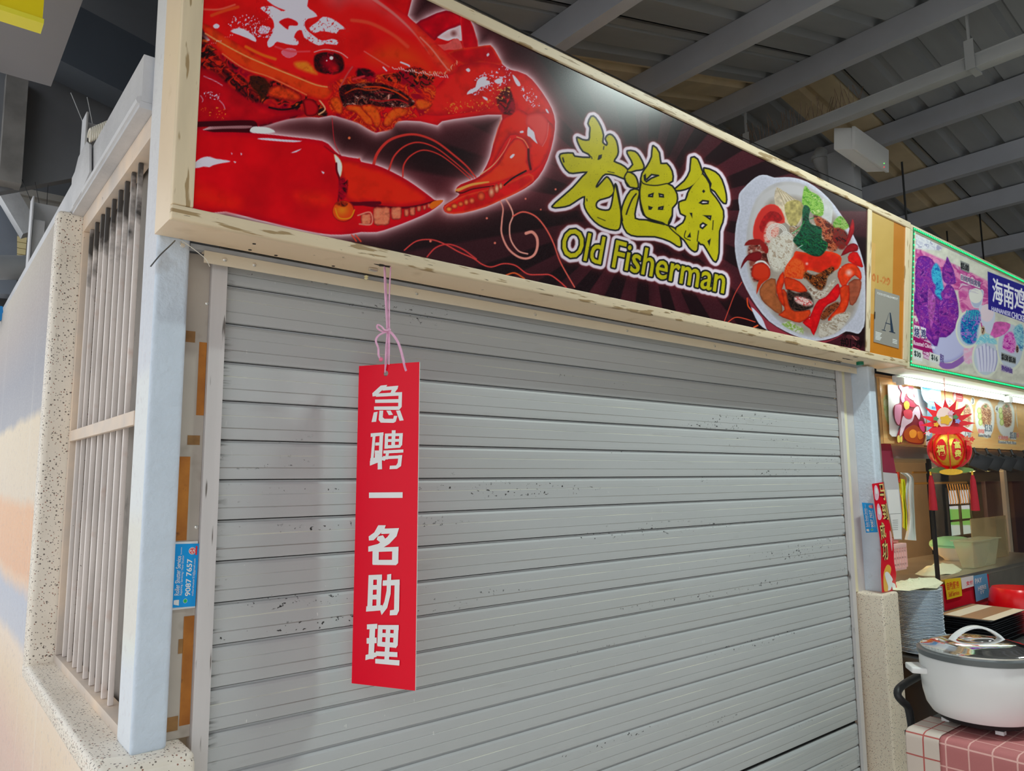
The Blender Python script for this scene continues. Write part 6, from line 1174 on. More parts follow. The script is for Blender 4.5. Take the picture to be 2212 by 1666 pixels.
for j in range(N_):
    for s in (0, 1): k_ = j * 3 + s; fs += [(k_, k_ + 1, k_ + 4, k_ + 3), (o_ + k_, o_ + k_ + 3, o_ + k_ + 4, o_ + k_ + 1)]
    fs += [(j * 3, j * 3 + 3, o_ + j * 3 + 3, o_ + j * 3), (j * 3 + 2, o_ + j * 3 + 2, o_ + j * 3 + 5, j * 3 + 5)]
fs += [(0, o_, o_ + 1, 1), (1, o_ + 1, o_ + 2, 2), (3 * N_, 3 * N_ + 1, o_ + 3 * N_ + 1, o_ + 3 * N_), (3 * N_ + 1, 3 * N_ + 2, o_ + 3 * N_ + 2, o_ + 3 * N_ + 1)]
b.add(vs, fs); b.out('strip', mat('crimson_card', (190, 10, 34), rough=0.35), bn)
def bshape(nm, pts, c, off, lb=None, k=3):
    p = cr(pts, k); n = len(p); vs = [ban3(x, y, off) for x, y in p] + [ban3(x, y, off - 0.0012) for x, y in p]
    return relabel(MB().add(vs, [tuple(range(n)), tuple(range(n, 2 * n))[::-1]] + [(i, (i + 1) % n, n + (i + 1) % n, n + i) for i in range(n)]).out(nm, mat('paper_%d_%d_%d' % c, c, rough=0.4), bn), lb)
for i, (ch, y0, y1) in enumerate((('马', 0.86, 0.985), ('到', 0.72, 0.84), ('成', 0.555, 0.70), ('功', 0.37, 0.54))):
    b = MB(); xo = 0.12 if i >= 2 else 0.56; letters(b, ch, [(xo, y0), (xo + 0.44, y0), (xo + 0.44, y1), (xo, y1)], lambda s, t: ban3(s, t, 0.0028), 0.05); b.out('character', mat('black_print', (40, 24, 16)), bn, recalc=False)
    b = MB(); letters(b, ch, [(xo, y0), (xo + 0.44, y0), (xo + 0.44, y1), (xo, y1)], lambda s, t: ban3(s, t, 0.0034), 0.012); b.out('character', mat('gold_glitter_print', (206, 176, 110), rough=0.4), bn, recalc=False)
for yy in (0.93, 0.79): bshape('pink_horse', ((0.1, yy - 0.06), (0.35, yy - 0.065), (0.5, yy - 0.02), (0.42, yy + 0.03), (0.3, yy + 0.05), (0.15, yy + 0.02)), (232, 160, 176), 0.0018); bshape('horse_face', ((0.2, yy - 0.02), (0.38, yy - 0.025), (0.4, yy + 0.012), (0.25, yy + 0.02)), (236, 214, 224), 0.0028)
bshape('yellow_horse_mane', ((0.18, 0.02), (0.14, 0.12), (0.2, 0.26), (0.45, 0.33), (0.72, 0.30), (0.6, 0.22), (0.5, 0.10), (0.42, 0.01)), (216, 152, 60), 0.0018, 'golden mane and tail'); bshape('white_horse_body', ((0.42, 0.02), (0.44, 0.10), (0.3, 0.2), (0.28, 0.255), (0.5, 0.262), (0.78, 0.19), (0.72, 0.15), (0.92, 0.12), (0.95, 0.02), (0.75, 0.03), (0.7, 0.09), (0.6, 0.03)), (230, 216, 226), 0.0028, 'white horse')
bshape('pink_paper_horse', ((0.86, 0.42), (0.95, 0.46), (1.0, 0.56), (0.9, 0.60), (0.82, 0.52)), (222, 150, 150), 0.0018)

# things behind the post: cloth panel, notices, towels
tag(flat(0, 'maroon_sheet', Gc((92, 932), (222, 930), (288, 1284), (118, 1284)), 1.985, 0.004, mat('maroon_sheet', (122, 36, 58), rough=0.6), None), 'maroon sheet hanging left of the stall window under the menu board', 'sheet')
nt_ = thing('paper_notice', 'grey and white paper notice in a clear sleeve hanging by the banner', 'notice', at(1925, 1100, y=1.98))
flat(0, 'sleeve', Gc((118, 1284), (290, 1284), (330, 1680)) [:0] + Hc((275, 0), (425, 15), (440, 120), (470, 400), (470, 640), (398, 640), (330, 300), (305, 110)), 1.972, 0.003, mat('clear_sleeve_grey', (170, 170, 174), rough=0.25), nt_)
flat(0, 'white_sheet', Hc((328, 170), (440, 165), (462, 390), (352, 395)), 1.968, 0.0015, mat('white_paper', (214, 222, 222), rough=0.5), nt_); flat(0, 'white_sheet', Hc((360, 400), (463, 395), (468, 632), (400, 634)), 1.9675, 0.0015, mat('white_paper', (214, 222, 222)), nt_)
b = MB()
for i in range(6): q = Hc((385, 455 + i * 18), (438, 452 + i * 18), (438, 456 + i * 18), (385, 459 + i * 18)); b.add([tuple(at(u, v, y=1.9655)) for u, v in q], [(0, 1, 2, 3)])
o = b.out('small_print', mat('grey_print', (110, 112, 116)), nt_, recalc=False); o['kind'] = 'stuff'
def cloth_strip(name, pts_l, pts_r, y, m, label, cat='towel', amp=0.012, ph=0.0):
    l = cr(pts_l, 5, False); r = cr(pts_r, 5, False); n = min(len(l), len(r)); cols = 9; vs = []
    for sgn in (0, 0.006):
        for i in range(n):
            for j in range(cols):
                s = j / (cols - 1); u, v = l[i] * (1 - s) + r[i] * s; vs.append(tuple(at(u, v, y=y + amp * math.sin(s * 9 + ph + i * 0.08) + sgn)))
    fs = []; o_ = n * cols
    for i in range(n - 1):
        for j in range(cols - 1): k_ = i * cols + j; fs += [(k_, k_ + 1, k_ + cols + 1, k_ + cols), (o_ + k_, o_ + k_ + cols, o_ + k_ + cols + 1, o_ + k_ + 1)]
        fs += [(i * cols, (i + 1) * cols, o_ + (i + 1) * cols, o_ + i * cols), (i * cols + cols - 1, o_ + i * cols + cols - 1, o_ + (i + 1) * cols + cols - 1, (i + 1) * cols + cols - 1)]
    for j in range(cols - 1): fs += [(j, o_ + j, o_ + j + 1, j + 1), ((n - 1) * cols + j, (n - 1) * cols + j + 1, o_ + (n - 1) * cols + j + 1, o_ + (n - 1) * cols + j)]
    o = MB().add(vs, fs).out(name, m, None, smooth=True); return tag(o, label, cat)
cloth_strip('white_towel', Hc((455, 5), (520, 60), (510, 160), (520, 300), (530, 480), (500, 640)), Hc((540, 10), (584, 60), (588, 200), (596, 380), (602, 520), (612, 650)), 2.03, mat('white_towel_cloth', (196, 200, 196), rough=0.8, bump=0.6, bscale=200), 'off-white towel hanging right of the yellow one in the stall window')
cloth_strip('yellow_towel', Hc((440, 60), (450, 160), (470, 260), (480, 380), (480, 520)), Hc((500, 70), (510, 150), (505, 260), (520, 380), (525, 560)), 1.995, mat('yellow_towel_cloth', (206, 200, 50), rough=0.8, bump=0.6, bscale=200), 'yellow towel hanging beside the paper notice', ph=1.0)
cloth_strip('red_towel', Hc((412, 0), (425, 40), (440, 105)), Hc((450, 0), (456, 50), (466, 90)), 1.99, mat('red_towel_cloth', (216, 60, 30), rough=0.8, bump=0.6, bscale=200), 'small orange red cloth above the yellow towel')

# kitchen behind the glass
m_kw = mat('beige_kitchen_wall', (196, 164, 122), rough=0.5, var=0.06, vscale=4)
kw = struct(MB().box(3.9, 9.0, 3.6, 3.7, 0, 2.6).out('wall_kitchen', m_kw)); 
struct(MB().box(3.9, 9.0, 2.02, 3.6, 2.13, 2.16).out('trim_2', mat('dull_kitchen_soffit', (120, 110, 96), rough=0.6)))['label'] = 'dull soffit inside the neighbour stall'
tag(MB().box(4.37, 7.2, 1.99, 2.6, 1.655, 1.735).out('extractor_hood', mat('dull_hood_steel', (120, 116, 110), rough=0.35, metal=0.4), None, bevel=0.004), 'dull steel hood band under the menu board', 'hood')
area('kitchen_fill', (5.4, 2.5, 2.0), (5.4, 3.3, 0.9), 1.6, 0.4, 85, (1.0, 0.84, 0.58))  # added fill aimed at the back wall; carries the strip and spot lamps' glow
for x0, x1, y in ((4.62, 4.92, 2.75), (5.2, 5.9, 2.95)):
    o = thing('strip_lamp', 'x', 'light', (x0, y, 1.79)); MB().box(x0, x1, y, y + 0.05, 1.78, 1.80).out('diffuser', mat('warm_lit_diffuser', (255, 214, 120), emit=4.0), o); MB().box(x0, x0 + 0.01, y + 0.02, y + 0.03, 1.80, 2.129).box(x1 - 0.01, x1, y + 0.02, y + 0.03, 1.80, 2.129).out('hanger', m_black, o); tag(o, 'warm strip lamp inside the stall %s' % ('above the towels' if x0 < 5 else 'behind the lantern'), 'light')
wa = at(2042, 1058, y=3.595); wb = at(2100, 1154, y=3.595); wz = (wb.z, wa.z)
gw = struct(px_plane('window_2', wa.x, wb.x, 3.595, wz[0], wz[1], 60, 70, (196, 206, 214), lambda A: (A.poly([(2000, 1100), (2200, 1100), (2200, 1136), (2000, 1134)], (110, 170, 80), k=1), A.poly([(2000, 1134), (2200, 1136), (2200, 1160), (2000, 1160)], (176, 190, 176), k=1)), print_mat('daylit_window_view', rough=0.4, emit=0.5), None)); gw['label'] = 'small grid window with green outside at the back of the kitchen'
b = MB()
for x in (wa.x, (wa.x + wb.x) / 2, wb.x): b.box(x - 0.014, x + 0.014, 3.571, 3.594, wz[0] - 0.02, wz[1] + 0.02)
for k in range(4): z = wz[0] + (wz[1] - wz[0]) * k / 3; b.box(wa.x - 0.01, wb.x + 0.01, 3.575, 3.5935, z - 0.012, z + 0.012)
b.out('window_frame', mat('dark_window_bars', (70, 68, 66), rough=0.5), gw)
for i, (pl_x0, pl_x1) in enumerate(((2128, 2180), (2186, 2240))):
    a = at(pl_x0, 1040, y=2.9); c = at(pl_x1, 1192, y=2.9); o = MB().box(a.x, c.x + 0.05, 2.9, 2.94, 0.0, a.z).out('dark_panel', mat('deep_plum_panel', (52, 28, 48), rough=0.4), None, bevel=0.004); tag(o, ['deep plum cabinet panel left of the pale strip behind the glass', 'deep plum cabinet panel at the right edge of the photo'][i], 'panel')
a = at(2150, 1000, y=2.85); tag(MB().box(a.x + 0.25, a.x + 0.33, 2.86, 2.899, 0.0, 1.64).out('pale_upright', mat('pale_upright_strip', (190, 176, 156), rough=0.5), None), 'pale upright strip between the two plum panels', 'upright')
ut = thing('hanging_rail', 'brass coloured rail with hooks hung behind the glass', 'rail', at(2000, 1020, y=2.5)); m_br = mat('warm_brass', (206, 150, 80), rough=0.3, metal=0.6)
for v in (1021, 1045): a = at(1972, v, y=2.45); c = at(2088, v, y=2.45); MB().tube([(a.x, 2.45, a.z), (c.x, 2.45, a.z)], 0.008, 8).out('rail', m_br, ut, smooth=True)
for k in range(9):
    a = at(2046 + k * 5.5, 1046, y=2.44); b = MB(); b.tube([(a.x, 2.44, a.z), (a.x + 0.003, 2.435, a.z - 0.05), (a.x + 0.015, 2.43, a.z - 0.14), (a.x + 0.005, 2.43, a.z - 0.16)], 0.004, 6); b.out('hook', m_br, ut, smooth=True)
for k, u in enumerate((2031, 2062, 2092)):
    a = at(u, 1018, y=2.25); t_ = thing('spot_lamp', ['warm lit spot lamp at the lantern\'s left tassel', 'warm lit spot lamp right under the lantern', 'warm lit spot lamp at the lantern\'s right tassel'][k], 'light', a, 'warm spot lamps over the glass case'); MB().lathe([(0.02, 0.05), (0.05, 0.03), (0.055, 0.0), (0.05, 0.0)], tuple(a), 16).out('shade', mat('dark_lamp_shade', (60, 50, 40)), t_, smooth=True); MB().lathe([(0, -0.008), (0.03, -0.006), (0.049, 0.002)], tuple(a), 16).out('bulb', mat('warm_lit_bulb', (255, 226, 140), emit=5.0), t_, smooth=True)
for k, u in enumerate((2120, 2146, 2173, 2199, 2226)):
    t_ = thing('square_scoop', 'black square-headed scoop hanging under the menu board, %s' % ['nearest the lantern', 'second from the lantern', 'third from the lantern', 'fourth from the lantern', 'fifth from the lantern'][k], 'utensil', at(u, 1002, y=1.88), 'black scoops in a row under the menu board')
    c = at(u, 998 + k, y=1.88); r_ = 0.082; d = Vector((0.55, -0.83, 0)); b = MB(); vs = [c + d * r_ * math.cos(q) * 1.0 + Vector((0, 0, r_ * 0.82 * math.sin(q))) for q in (0.35, 0.35 + PI / 2, 0.35 + PI, 0.35 + 1.5 * PI)]; nn_ = Vector((0.83, 0.55, 0)) * 0.035
    b.add([tuple(v) for v in vs] + [tuple(v + nn_) for v in vs], [(0, 1, 2, 3), (7, 6, 5, 4), (0, 1, 5, 4), (1, 2, 6, 5), (2, 3, 7, 6), (3, 0, 4, 7)]); b.out('scoop_head', mat('black_scoop_plastic', (14, 15, 18), rough=0.35), t_, bevel=0.004)
    b = MB(); tp_ = Vector((c.x - 0.06, 1.90, 1.735)); b.tube([tuple(tp_), tuple(tp_ + Vector((0.0, -0.01, -0.035))), tuple(c + Vector((-0.03, 0, 0.05)))], 0.009, 6); b.out('handle', m_black, t_)

# glass front and shelf
gl = thing('glass_case', 'glass fronted food case with a thin black upright and steel shelf', 'display case', (5.6, 1.95, 0.6))
m_ss = mat('worn_stainless', (176, 170, 160), rough=0.28, metal=0.85, var=0.1, vscale=5); m_glass = mat('clear_case_glass', (240, 244, 242), g=1.0, rough=0.03, trans=1.0, alpha=0.07)
MB().box(4.34, 7.2, 1.955, 2.62, 0.885, 0.915).out('shelf', m_ss, gl, bevel=0.003); MB().box(4.93, 7.2, 1.942, 1.948, 0.92, 1.65).out('pane', m_glass, gl); MB().box(4.905, 4.93, 1.938, 1.956, 0.915, 1.655).out('upright', m_black, gl); MB().box(4.89, 4.935, 1.93, 1.975, 0.0, 0.885).out('leg', mat('grey_case_leg', (128, 130, 130), rough=0.4), gl, bevel=0.003)
MB().box(4.935, 5.75, 1.952, 1.966, 0.60, 0.884).out('front_panel', mat('red_front_panel', (176, 24, 40), rough=0.25), gl); MB().box(5.75, 7.2, 1.952, 1.966, 0.45, 0.884).out('side_panel', m_ss, gl)
def fsign(nm, pts, c, label, texts, tc=(120, 80, 20)):
    t_ = thing(nm, label, 'sticker', at(*pts[0], y=1.94)); flat(0, 'sheet', pts, 1.940, 0.002, mat('sign_%d_%d_%d' % c, c, rough=0.3), t_); b = MB(); f = quadmap([pts[3], pts[2], pts[1], pts[0]])
    for tx, s0, s1, t0, t1 in texts: letters(b, tx, [(s0, t0), (s1, t0), (s1, t1), (s0, t1)], lambda s, t: tuple(at(*f(s, t), y=1.9372)), 0.02)
    b.out('lettering', mat('print_%d_%d_%d' % tc, tc), t_, recalc=False); return t_
fsign('notice_sticker', Hc((878, 1018), (1028, 1000), (1042, 1172), (902, 1210)), (220, 176, 30), 'yellow notice stuck on the case front below the shelf', [('自助服务', 0.1, 0.9, 0.45, 0.85), ('Self Service', 0.15, 0.85, 0.1, 0.35)], (186, 70, 30))
fsign('notice_sticker', Hc((1032, 1005), (1148, 980), (1152, 1080), (1045, 1110)), (222, 200, 204), 'white and red sticker between the yellow and blue notices', [('支付', 0.4, 0.95, 0.2, 0.6)], (200, 40, 60))
fsign('notice_sticker', Hc((1150, 985), (1275, 958), (1305, 1180), (1178, 1228)), (84, 140, 176), 'blue and pink payment notice right of the yellow one', [('PAY', 0.1, 0.6, 0.68, 0.88), ('HERE', 0.25, 0.85, 0.38, 0.55), ('IT', 0.4, 0.7, 0.22, 0.34)], (230, 226, 230))

# things on the shelf
def stuff_at(u, v, y): return at(u, v, y=y)
c = at(2062, 1200, y=2.33); c = Vector((c.x, 2.33, 0.916)); bo = thing('white_bowl', 'large white bowl with a tiny red mark under the mint lid', 'bowl', c)
MB().lathe([(0.07, 0), (0.075, 0.01), (0.13, 0.05), (0.158, 0.095), (0.163, 0.11), (0.150, 0.10), (0.12, 0.055), (0.0, 0.03)], tuple(c), 28).out('bowl', mat('cream_melamine', (216, 208, 190), rough=0.25), bo, smooth=True); MB().lathe([(0.1615, 0.098), (0.1645, 0.11), (0.158, 0.112)], tuple(c), 28).out('rim_band', mat('mint_plastic', (130, 206, 160), rough=0.3), bo, smooth=True)
MB().box(c.x - 0.095, c.x - 0.065, c.y - 0.128, c.y - 0.120, 0.955, 0.975).out('red_mark', mat('red_print', (206, 40, 50)), bo)
c2 = c + Vector((0, 0, 0.113)); o = MB().lathe([(0.165, 0), (0.160, 0.02), (0.13, 0.045), (0.07, 0.060), (0.0, 0.063)], tuple(c2), 28).out('mint_lid', mat('mint_plastic', (130, 206, 160), rough=0.3), None, smooth=True); tag(o, 'mint green plastic dome lying over the white bowl', 'lid')
m_clear = mat('cloudy_clear_plastic', (196, 200, 170), g=1.2, rough=0.2, alpha=0.45)
a0 = at(2106, 1228, y=2.0); tb_ = thing('clear_tub', 'clear plastic food tub on the shelf beside the white bowl', 'tub', (a0.x, 2.15, 0.916)); tx0, tx1 = a0.x, a0.x + 0.50
b = MB(); z0, z1 = 0.917, 1.10; I = 0.05
b.hexa([(tx0 + I, 2.02, z0), (tx1 - I, 2.02, z0), (tx1 - I, 2.10, z0), (tx0 + I, 2.10, z0), (tx0, 2.0, z1), (tx1, 2.0, z1), (tx1, 2.13, z1), (tx0, 2.13, z1)]); b.out('tub', m_clear, tb_, bevel=0.012); MB().box(tx0 - 0.012, tx1 + 0.012, 1.99, 2.14, z1, z1 + 0.006).out('rim', m_clear, tb_, bevel=0.002)
o = MB().box(at(2100, 1150, y=2.16).x, at(2176, 1150, y=2.16).x, 2.16, 2.17, 0.917, at(2130, 1118, y=2.16).z).out('clear_tray', mat('smoky_clear_tray', (176, 160, 120), g=1.2, rough=0.2, alpha=0.6), None, bevel=0.004); tag(o, 'rectangular clear tray standing up behind the tub', 'tray')
bk = thing('pink_basket', 'small pink perforated basket by the towels', 'basket', (4.42, 1.985, 1.02)); m_bk = mat('dusty_pink_plastic', (206, 160, 156), rough=0.4)
bx0, bx1, by0, by1, bz0, bz1 = 4.30, 4.53, 1.96, 2.10, 1.03, 1.19
b = MB(); nx_, nz_ = 7, 3
def grid_wall(p0, dx, L_, H_):   # perforated wall with square holes
    dx = Vector(dx); nn = 7; 
    for i in range(nn + 1):
        s = L_ * i / nn; b.bar(Vector(p0) + dx * s, Vector(p0) + dx * s + Vector((0, 0, H_)), 0.018, 0.004)
    for j in range(4):
        z = H_ * j / 3; b.bar(Vector(p0) + Vector((0, 0, z)), Vector(p0) + dx * L_ + Vector((0, 0, z)), 0.004, 0.026)
grid_wall((bx0, by0, bz0), (1, 0, 0), bx1 - bx0, 0.11); grid_wall((bx0, by1, bz0), (1, 0, 0), bx1 - bx0, 0.11); grid_wall((bx0, by0, bz0), (0, 1, 0), by1 - by0, 0.11); grid_wall((bx1, by0, bz0), (0, 1, 0), by1 - by0, 0.11); b.box(bx0, bx1, by0, by1, bz0 - 0.012, bz0 - 0.008)
o = b.out('mesh_wall', m_bk, bk); o['kind'] = 'stuff'
MB().box(bx0 - 0.008, bx1 + 0.008, by0 - 0.008, by1 + 0.008, bz0 + 0.11, bz0 + 0.135).out('rim', m_bk, bk, bevel=0.003); MB().box(bx0 + 0.012, bx1 - 0.012, by0 + 0.012, by1 - 0.012, bz0 - 0.006, bz0 + 0.10).out('liner', mat('dark_basket_inside', (120, 84, 80), rough=0.6), bk)
o = MB().box(4.315, 4.50, 1.975, 2.08, 1.168, 1.20).out('pink_packet', mat('pink_meat_packet', (222, 130, 120), rough=0.15, bump=0.8, bscale=40), None, bevel=0.012, seg=3); tag(o, 'pink plastic wrapped packet lying on the basket', 'packet')
def lump(name, pts, y, h, m, label, cat, zb):
    q = [at(u, v, y=y) for u, v in cr(pts, 3)]; cxm = sum(p.x for p in q) / len(q); n = len(q); vs = []; K = 4
    for i in range(K + 1):
        f = 1 - i / (K + 0.6); zz_ = zb + h * (1 - f ** 2)
        for j, p in enumerate(q):
            a = 2 * PI * j / n; rx = (max(w_.x for w_ in q) - min(w_.x for w_ in q)) / 2; vs.append((cxm + rx * f * math.cos(a) * (1 + 0.07 * math.sin(3 * a + i)), y + 0.10 * f * math.sin(a) * (1 + 0.1 * math.sin(2 * a)), zz_ + 0.008 * math.sin(5 * a + i * 2)))
    fs = [(i * n + j, i * n + (j + 1) % n, (i + 1) * n + (j + 1) % n, (i + 1) * n + j) for i in range(K) for j in range(n)] + [tuple(range(n))[::-1], tuple(range(K * n, (K + 1) * n))]
    return tag(MB().add(vs, fs).out(name, m, None, smooth=True), label, cat)
m_cl = mat('beige_kitchen_cloth', (222, 206, 170), rough=0.8, bump=1.0, bscale=60)
lump('folded_cloth', [(1996, 1240), (2062, 1240), (2062, 1208), (1996, 1208)], 2.12, 0.05, m_cl, 'crumpled beige cloth on the shelf behind the plate stack', 'cloth', 0.916)
# stacked plates
m_pl = mat('pale_blue_grey_plate', (176, 186, 196), rough=0.3)
PC = Vector((at(1985, 1320, y=1.78).x, 1.78)); base_z, N_P = 0.626, 43; dz = (0.952 - base_z) / N_P; first = None
for k in range(N_P):
    lb = 'pale blue grey plate in the tall stack, %s' % ('topmost, just under the cloth' if k == N_P - 1 else ('lowest, on the dark counter' if k == 0 else 'between the lowest and the topmost'))
    off = (0.0012 * math.sin(k * 1.7), 0.0012 * math.cos(k * 2.3)); z = base_z + k * dz
    if first is None:
        first = MB().lathe([(0.066, 0.0), (0.070, 0.0016), (0.110, 0.0125), (0.1135, 0.0155), (0.111, 0.017), (0.068, 0.0062), (0.0, 0.0058)], (0, 0, 0), 40).out('plate', m_pl, None, smooth=True); o = first
    else:
        o = first.copy(); SC.collection.objects.link(o)
    o.location = (PC.x + off[0], PC.y + off[1], z); s_ = 1.0 if k > 12 else 1.03; o.scale = (s_, s_, 1); tag(o, lb, 'plate', 'plates in the tall stack')
lump('folded_cloth', [(1938, 1256), (2018, 1256), (2018, 1240), (1938, 1240)], 1.78, 0.028, m_cl, 'thin cream cloth covering the top of the plate stack', 'cloth', 0.975)
# counter, trays and red tub
ct_ = thing('side_counter', 'dark low counter under the plates and trays', 'counter', (5.6, 1.7, 0)); m_dk = mat('near_black_counter', (34, 32, 32), rough=0.35)
MB().box(4.08, 7.2, 1.56, 1.925, 0.585, 0.622).out('worktop', mat('dark_steel_top', (80, 80, 80), rough=0.3, metal=0.6), ct_, bevel=0.004); MB().box(4.12, 7.2, 1.60, 1.925, 0.0, 0.584).out('carcass', m_dk, ct_)
m_tr = mat('black_serving_tray', (36, 38, 42), rough=0.35); nT = 12; tz0, tz1 = 0.624, 0.76; pitch = (tz1 - tz0) / nT; ft = None
def tray_mesh():
    prof = []; b = MB(); X0, X1, Y0, Y1 = 0, 0.56, 0, 0.30; I = 0.018
    b.hexa([(X0 + I, Y0 + I, 0), (X1 - I, Y0 + I, 0), (X1 - I, Y1 - I, 0), (X0 + I, Y1 - I, 0), (X0, Y0, 0.0085), (X1, Y0, 0.0085), (X1, Y1, 0.0085), (X0, Y1, 0.0085)])
    return b
for k in range(nT):
    if k == nT - 1: break
    if ft is None: ft = tray_mesh().out('serving_tray', m_tr, None, bevel=0.003); o = ft
    else: o = ft.copy(); SC.collection.objects.link(o)
    o.location = (4.62 + 0.003 * math.sin(k * 2), 1.572 + 0.002 * math.cos(k * 3), tz0 + k * pitch); tag(o, 'black serving tray in the stack behind the rice cooker, %s' % ('lowest' if k == 0 else 'under the brown top tray'), 'tray', 'black trays in the stack')
tt_ = thing('serving_tray', 'topmost serving tray with brown base and two pale paper strips', 'tray', (4.62, 1.572, tz1 - 0.008), 'black trays in the stack')
b = MB(); X0, X1, Y0, Y1, Z_ = 4.62, 5.18, 1.572, 1.872, tz1 - 0.008
b.hexa([(X0 + .018, Y0 + .018, Z_), (X1 - .018, Y0 + .018, Z_), (X1 - .018, Y1 - .018, Z_), (X0 + .018, Y1 - .018, Z_), (X0, Y0, Z_ + .012), (X1, Y0, Z_ + .012), (X1, Y1, Z_ + .012), (X0, Y1, Z_ + .012)]); b.out('tray', m_tr, tt_, bevel=0.003)
MB().box(X0 + .02, X1 - .02, Y0 + .02, Y1 - .02, Z_ + .0125, Z_ + .0135).out('brown_base', mat('brown_tray_face', (150, 112, 82), rough=0.35), tt_)
for a_, b_ in ((0.05, 0.13), (0.24, 0.30)): MB().box(X0 + .03, X1 - .03, Y1 - b_, Y1 - a_, Z_ + .0138, Z_ + .0145).out('paper_strip', mat('pale_tray_paper', (206, 186, 166), rough=0.5), tt_)
rt = thing('red_tub', 'round red plastic tub upside down at the right edge behind the trays', 'tub', (5.66, 1.75, 0.64))
MB().lathe([(0.165, 0), (0.163, 0.10), (0.150, 0.170), (0.138, 0.188), (0.0, 0.192)], (5.60, 1.745, 0.645), 36).out('tub', mat('bright_red_plastic', (216, 10, 20), rough=0.25), rt, smooth=True); MB().lathe([(0.170, -0.008), (0.172, 0.006), (0.165, 0.008)], (5.60, 1.745, 0.645), 36).out('rim', mat('bright_red_plastic', (216, 10, 20)), rt, smooth=True)
tag(MB().box(5.40, 5.80, 1.60, 1.92, 0.624, 0.636).out('red_tub_board', m_dk, None), 'dark board under the red tub on the low counter', 'board')

# rice cooker on the cloth-covered trolley
RC = (3.35, 1.20, 0.600); rc = thing('rice_cooker', 'large white rice cooker with a shiny steel lid on the trolley', 'rice cooker', RC)
m_wh = mat('white_cooker_enamel', (204, 206, 212), rough=0.25, coat=0.3); m_sh = mat('polished_lid_steel', (200, 200, 200), rough=0.08, metal=1.0); m_rim = mat('grey_cooker_rim', (90, 94, 96), rough=0.3, metal=0.4)
MB().lathe([(0.150, 0.018), (0.175, 0.026), (0.193, 0.055), (0.203, 0.10), (0.208, 0.17), (0.208, 0.238), (0.205, 0.243), (0.19, 0.243)], RC, 56).out('body', m_wh, rc, smooth=True); MB().lathe([(0.13, 0.0), (0.150, 0.004), (0.155, 0.018), (0.14, 0.02)], RC, 40).out('base_ring', m_black, rc, smooth=True)
MB().lathe([(0.200, 0.240), (0.2135, 0.243), (0.2145, 0.262), (0.206, 0.266), (0.19, 0.262)], RC, 56).out('rim', m_rim, rc, smooth=True)
MB().lathe([(0.200, 0.264), (0.201, 0.274), (0.190, 0.282), (0.168, 0.287), (0.160, 0.293), (0.12, 0.302), (0.085, 0.307), (0.062, 0.307), (0.055, 0.313), (0.03, 0.317), (0.0, 0.317)], RC, 56).out('lid', m_sh, rc, smooth=True)
hd = Vector((0.80, -0.60, 0)); b = MB(); hp_ = [Vector(RC) + hd * (-0.105 + 0.21 * t) + Vector((0, 0, 0.300 + 0.052 * math.sin(PI * t) ** 0.8)) for t in np.linspace(0, 1, 13)]
for i in range(12): b.bar(hp_[i], hp_[i + 1] + (hp_[i + 1] - hp_[i]).normalized() * 0.002, 0.030, 0.009)
b.out('lid_handle', m_wh, rc, bevel=0.002)
for sgn in (-1, 1):
    d = Vector((-0.62, 0.785, 0)) * (-sgn if sgn == 1 else 1); s_ = Vector((d.y, -d.x, 0)); c = Vector(RC) + d * 0.222 + Vector((0, 0, 0.185)); b = MB()
    A_ = [c - s_ * 0.055 - d * 0.02, c + s_ * 0.055 - d * 0.02, c + s_ * 0.045 + d * 0.035, c - s_ * 0.045 + d * 0.035]; b.hexa([p + Vector((0, 0, -0.012)) for p in A_] + [p + Vector((0, 0, 0.012)) for p in A_]); b.out('side_handle', m_wh, rc, bevel=0.006, seg=3)
for a in (0.6, 2.2, 3.9, 5.4): MB().box(RC[0] + 0.13 * math.cos(a) - 0.014, RC[0] + 0.13 * math.cos(a) + 0.014, RC[1] + 0.13 * math.sin(a) - 0.014, RC[1] + 0.13 * math.sin(a) + 0.014, 0.5865, 0.6).out('foot', m_wh, rc)
MB().lathe([(0.008, 0), (0.006, 0.01), (0, 0.011)], tuple(Vector(RC) + Vector((-0.16, -0.02, 0.028))), 10).out('vent_cap', m_wh, rc)

tr = thing('trolley', 'low serving trolley with a black grip and white tube', 'trolley', (3.35, 1.15, 0.0))
MB().box(3.078, 3.62, 0.86, 1.385, 0.552, 0.573).out('shelf_top', m_dk, tr, bevel=0.003); MB().box(3.10, 3.60, 0.88, 1.37, 0.14, 0.16).out('shelf_low', m_dk, tr, bevel=0.003)
for x in (3.11, 3.59):
    for y in (0.90, 1.36): MB().tube([(x, y, 0.06), (x, y, 0.552)], 0.012, 10).out('leg', mat('white_trolley_tube', (206, 204, 196), rough=0.35), tr, smooth=True); MB().lathe([(0.028, -0.012), (0.03, 0), (0.028, 0.012)], (x, y, 0.03), 16, ax='x').out('wheel', m_black, tr, smooth=True)
g1 = [Vector((3.52, 1.455, 0.712)), Vector((3.30, 1.455, 0.700)), Vector((3.215, 1.455, 0.688)), Vector((3.188, 1.450, 0.668)), Vector((3.20, 1.44, 0.645)), Vector((3.228, 1.43, 0.615)), Vector((3.236, 1.425, 0.545))]
b = MB(); b.tube(spline(g1, 4), 0.0155, 12); b.out('grip', m_black, tr, smooth=True); b = MB(); b.tube([(3.236, 1.425, 0.55), (3.245, 1.425, 0.06)], 0.013, 12); b.tube([(3.52, 1.455, 0.70), (3.52, 1.42, 0.56)], 0.012, 10); b.out('handle_tube', mat('white_trolley_tube', (206, 204, 196)), tr, smooth=True)
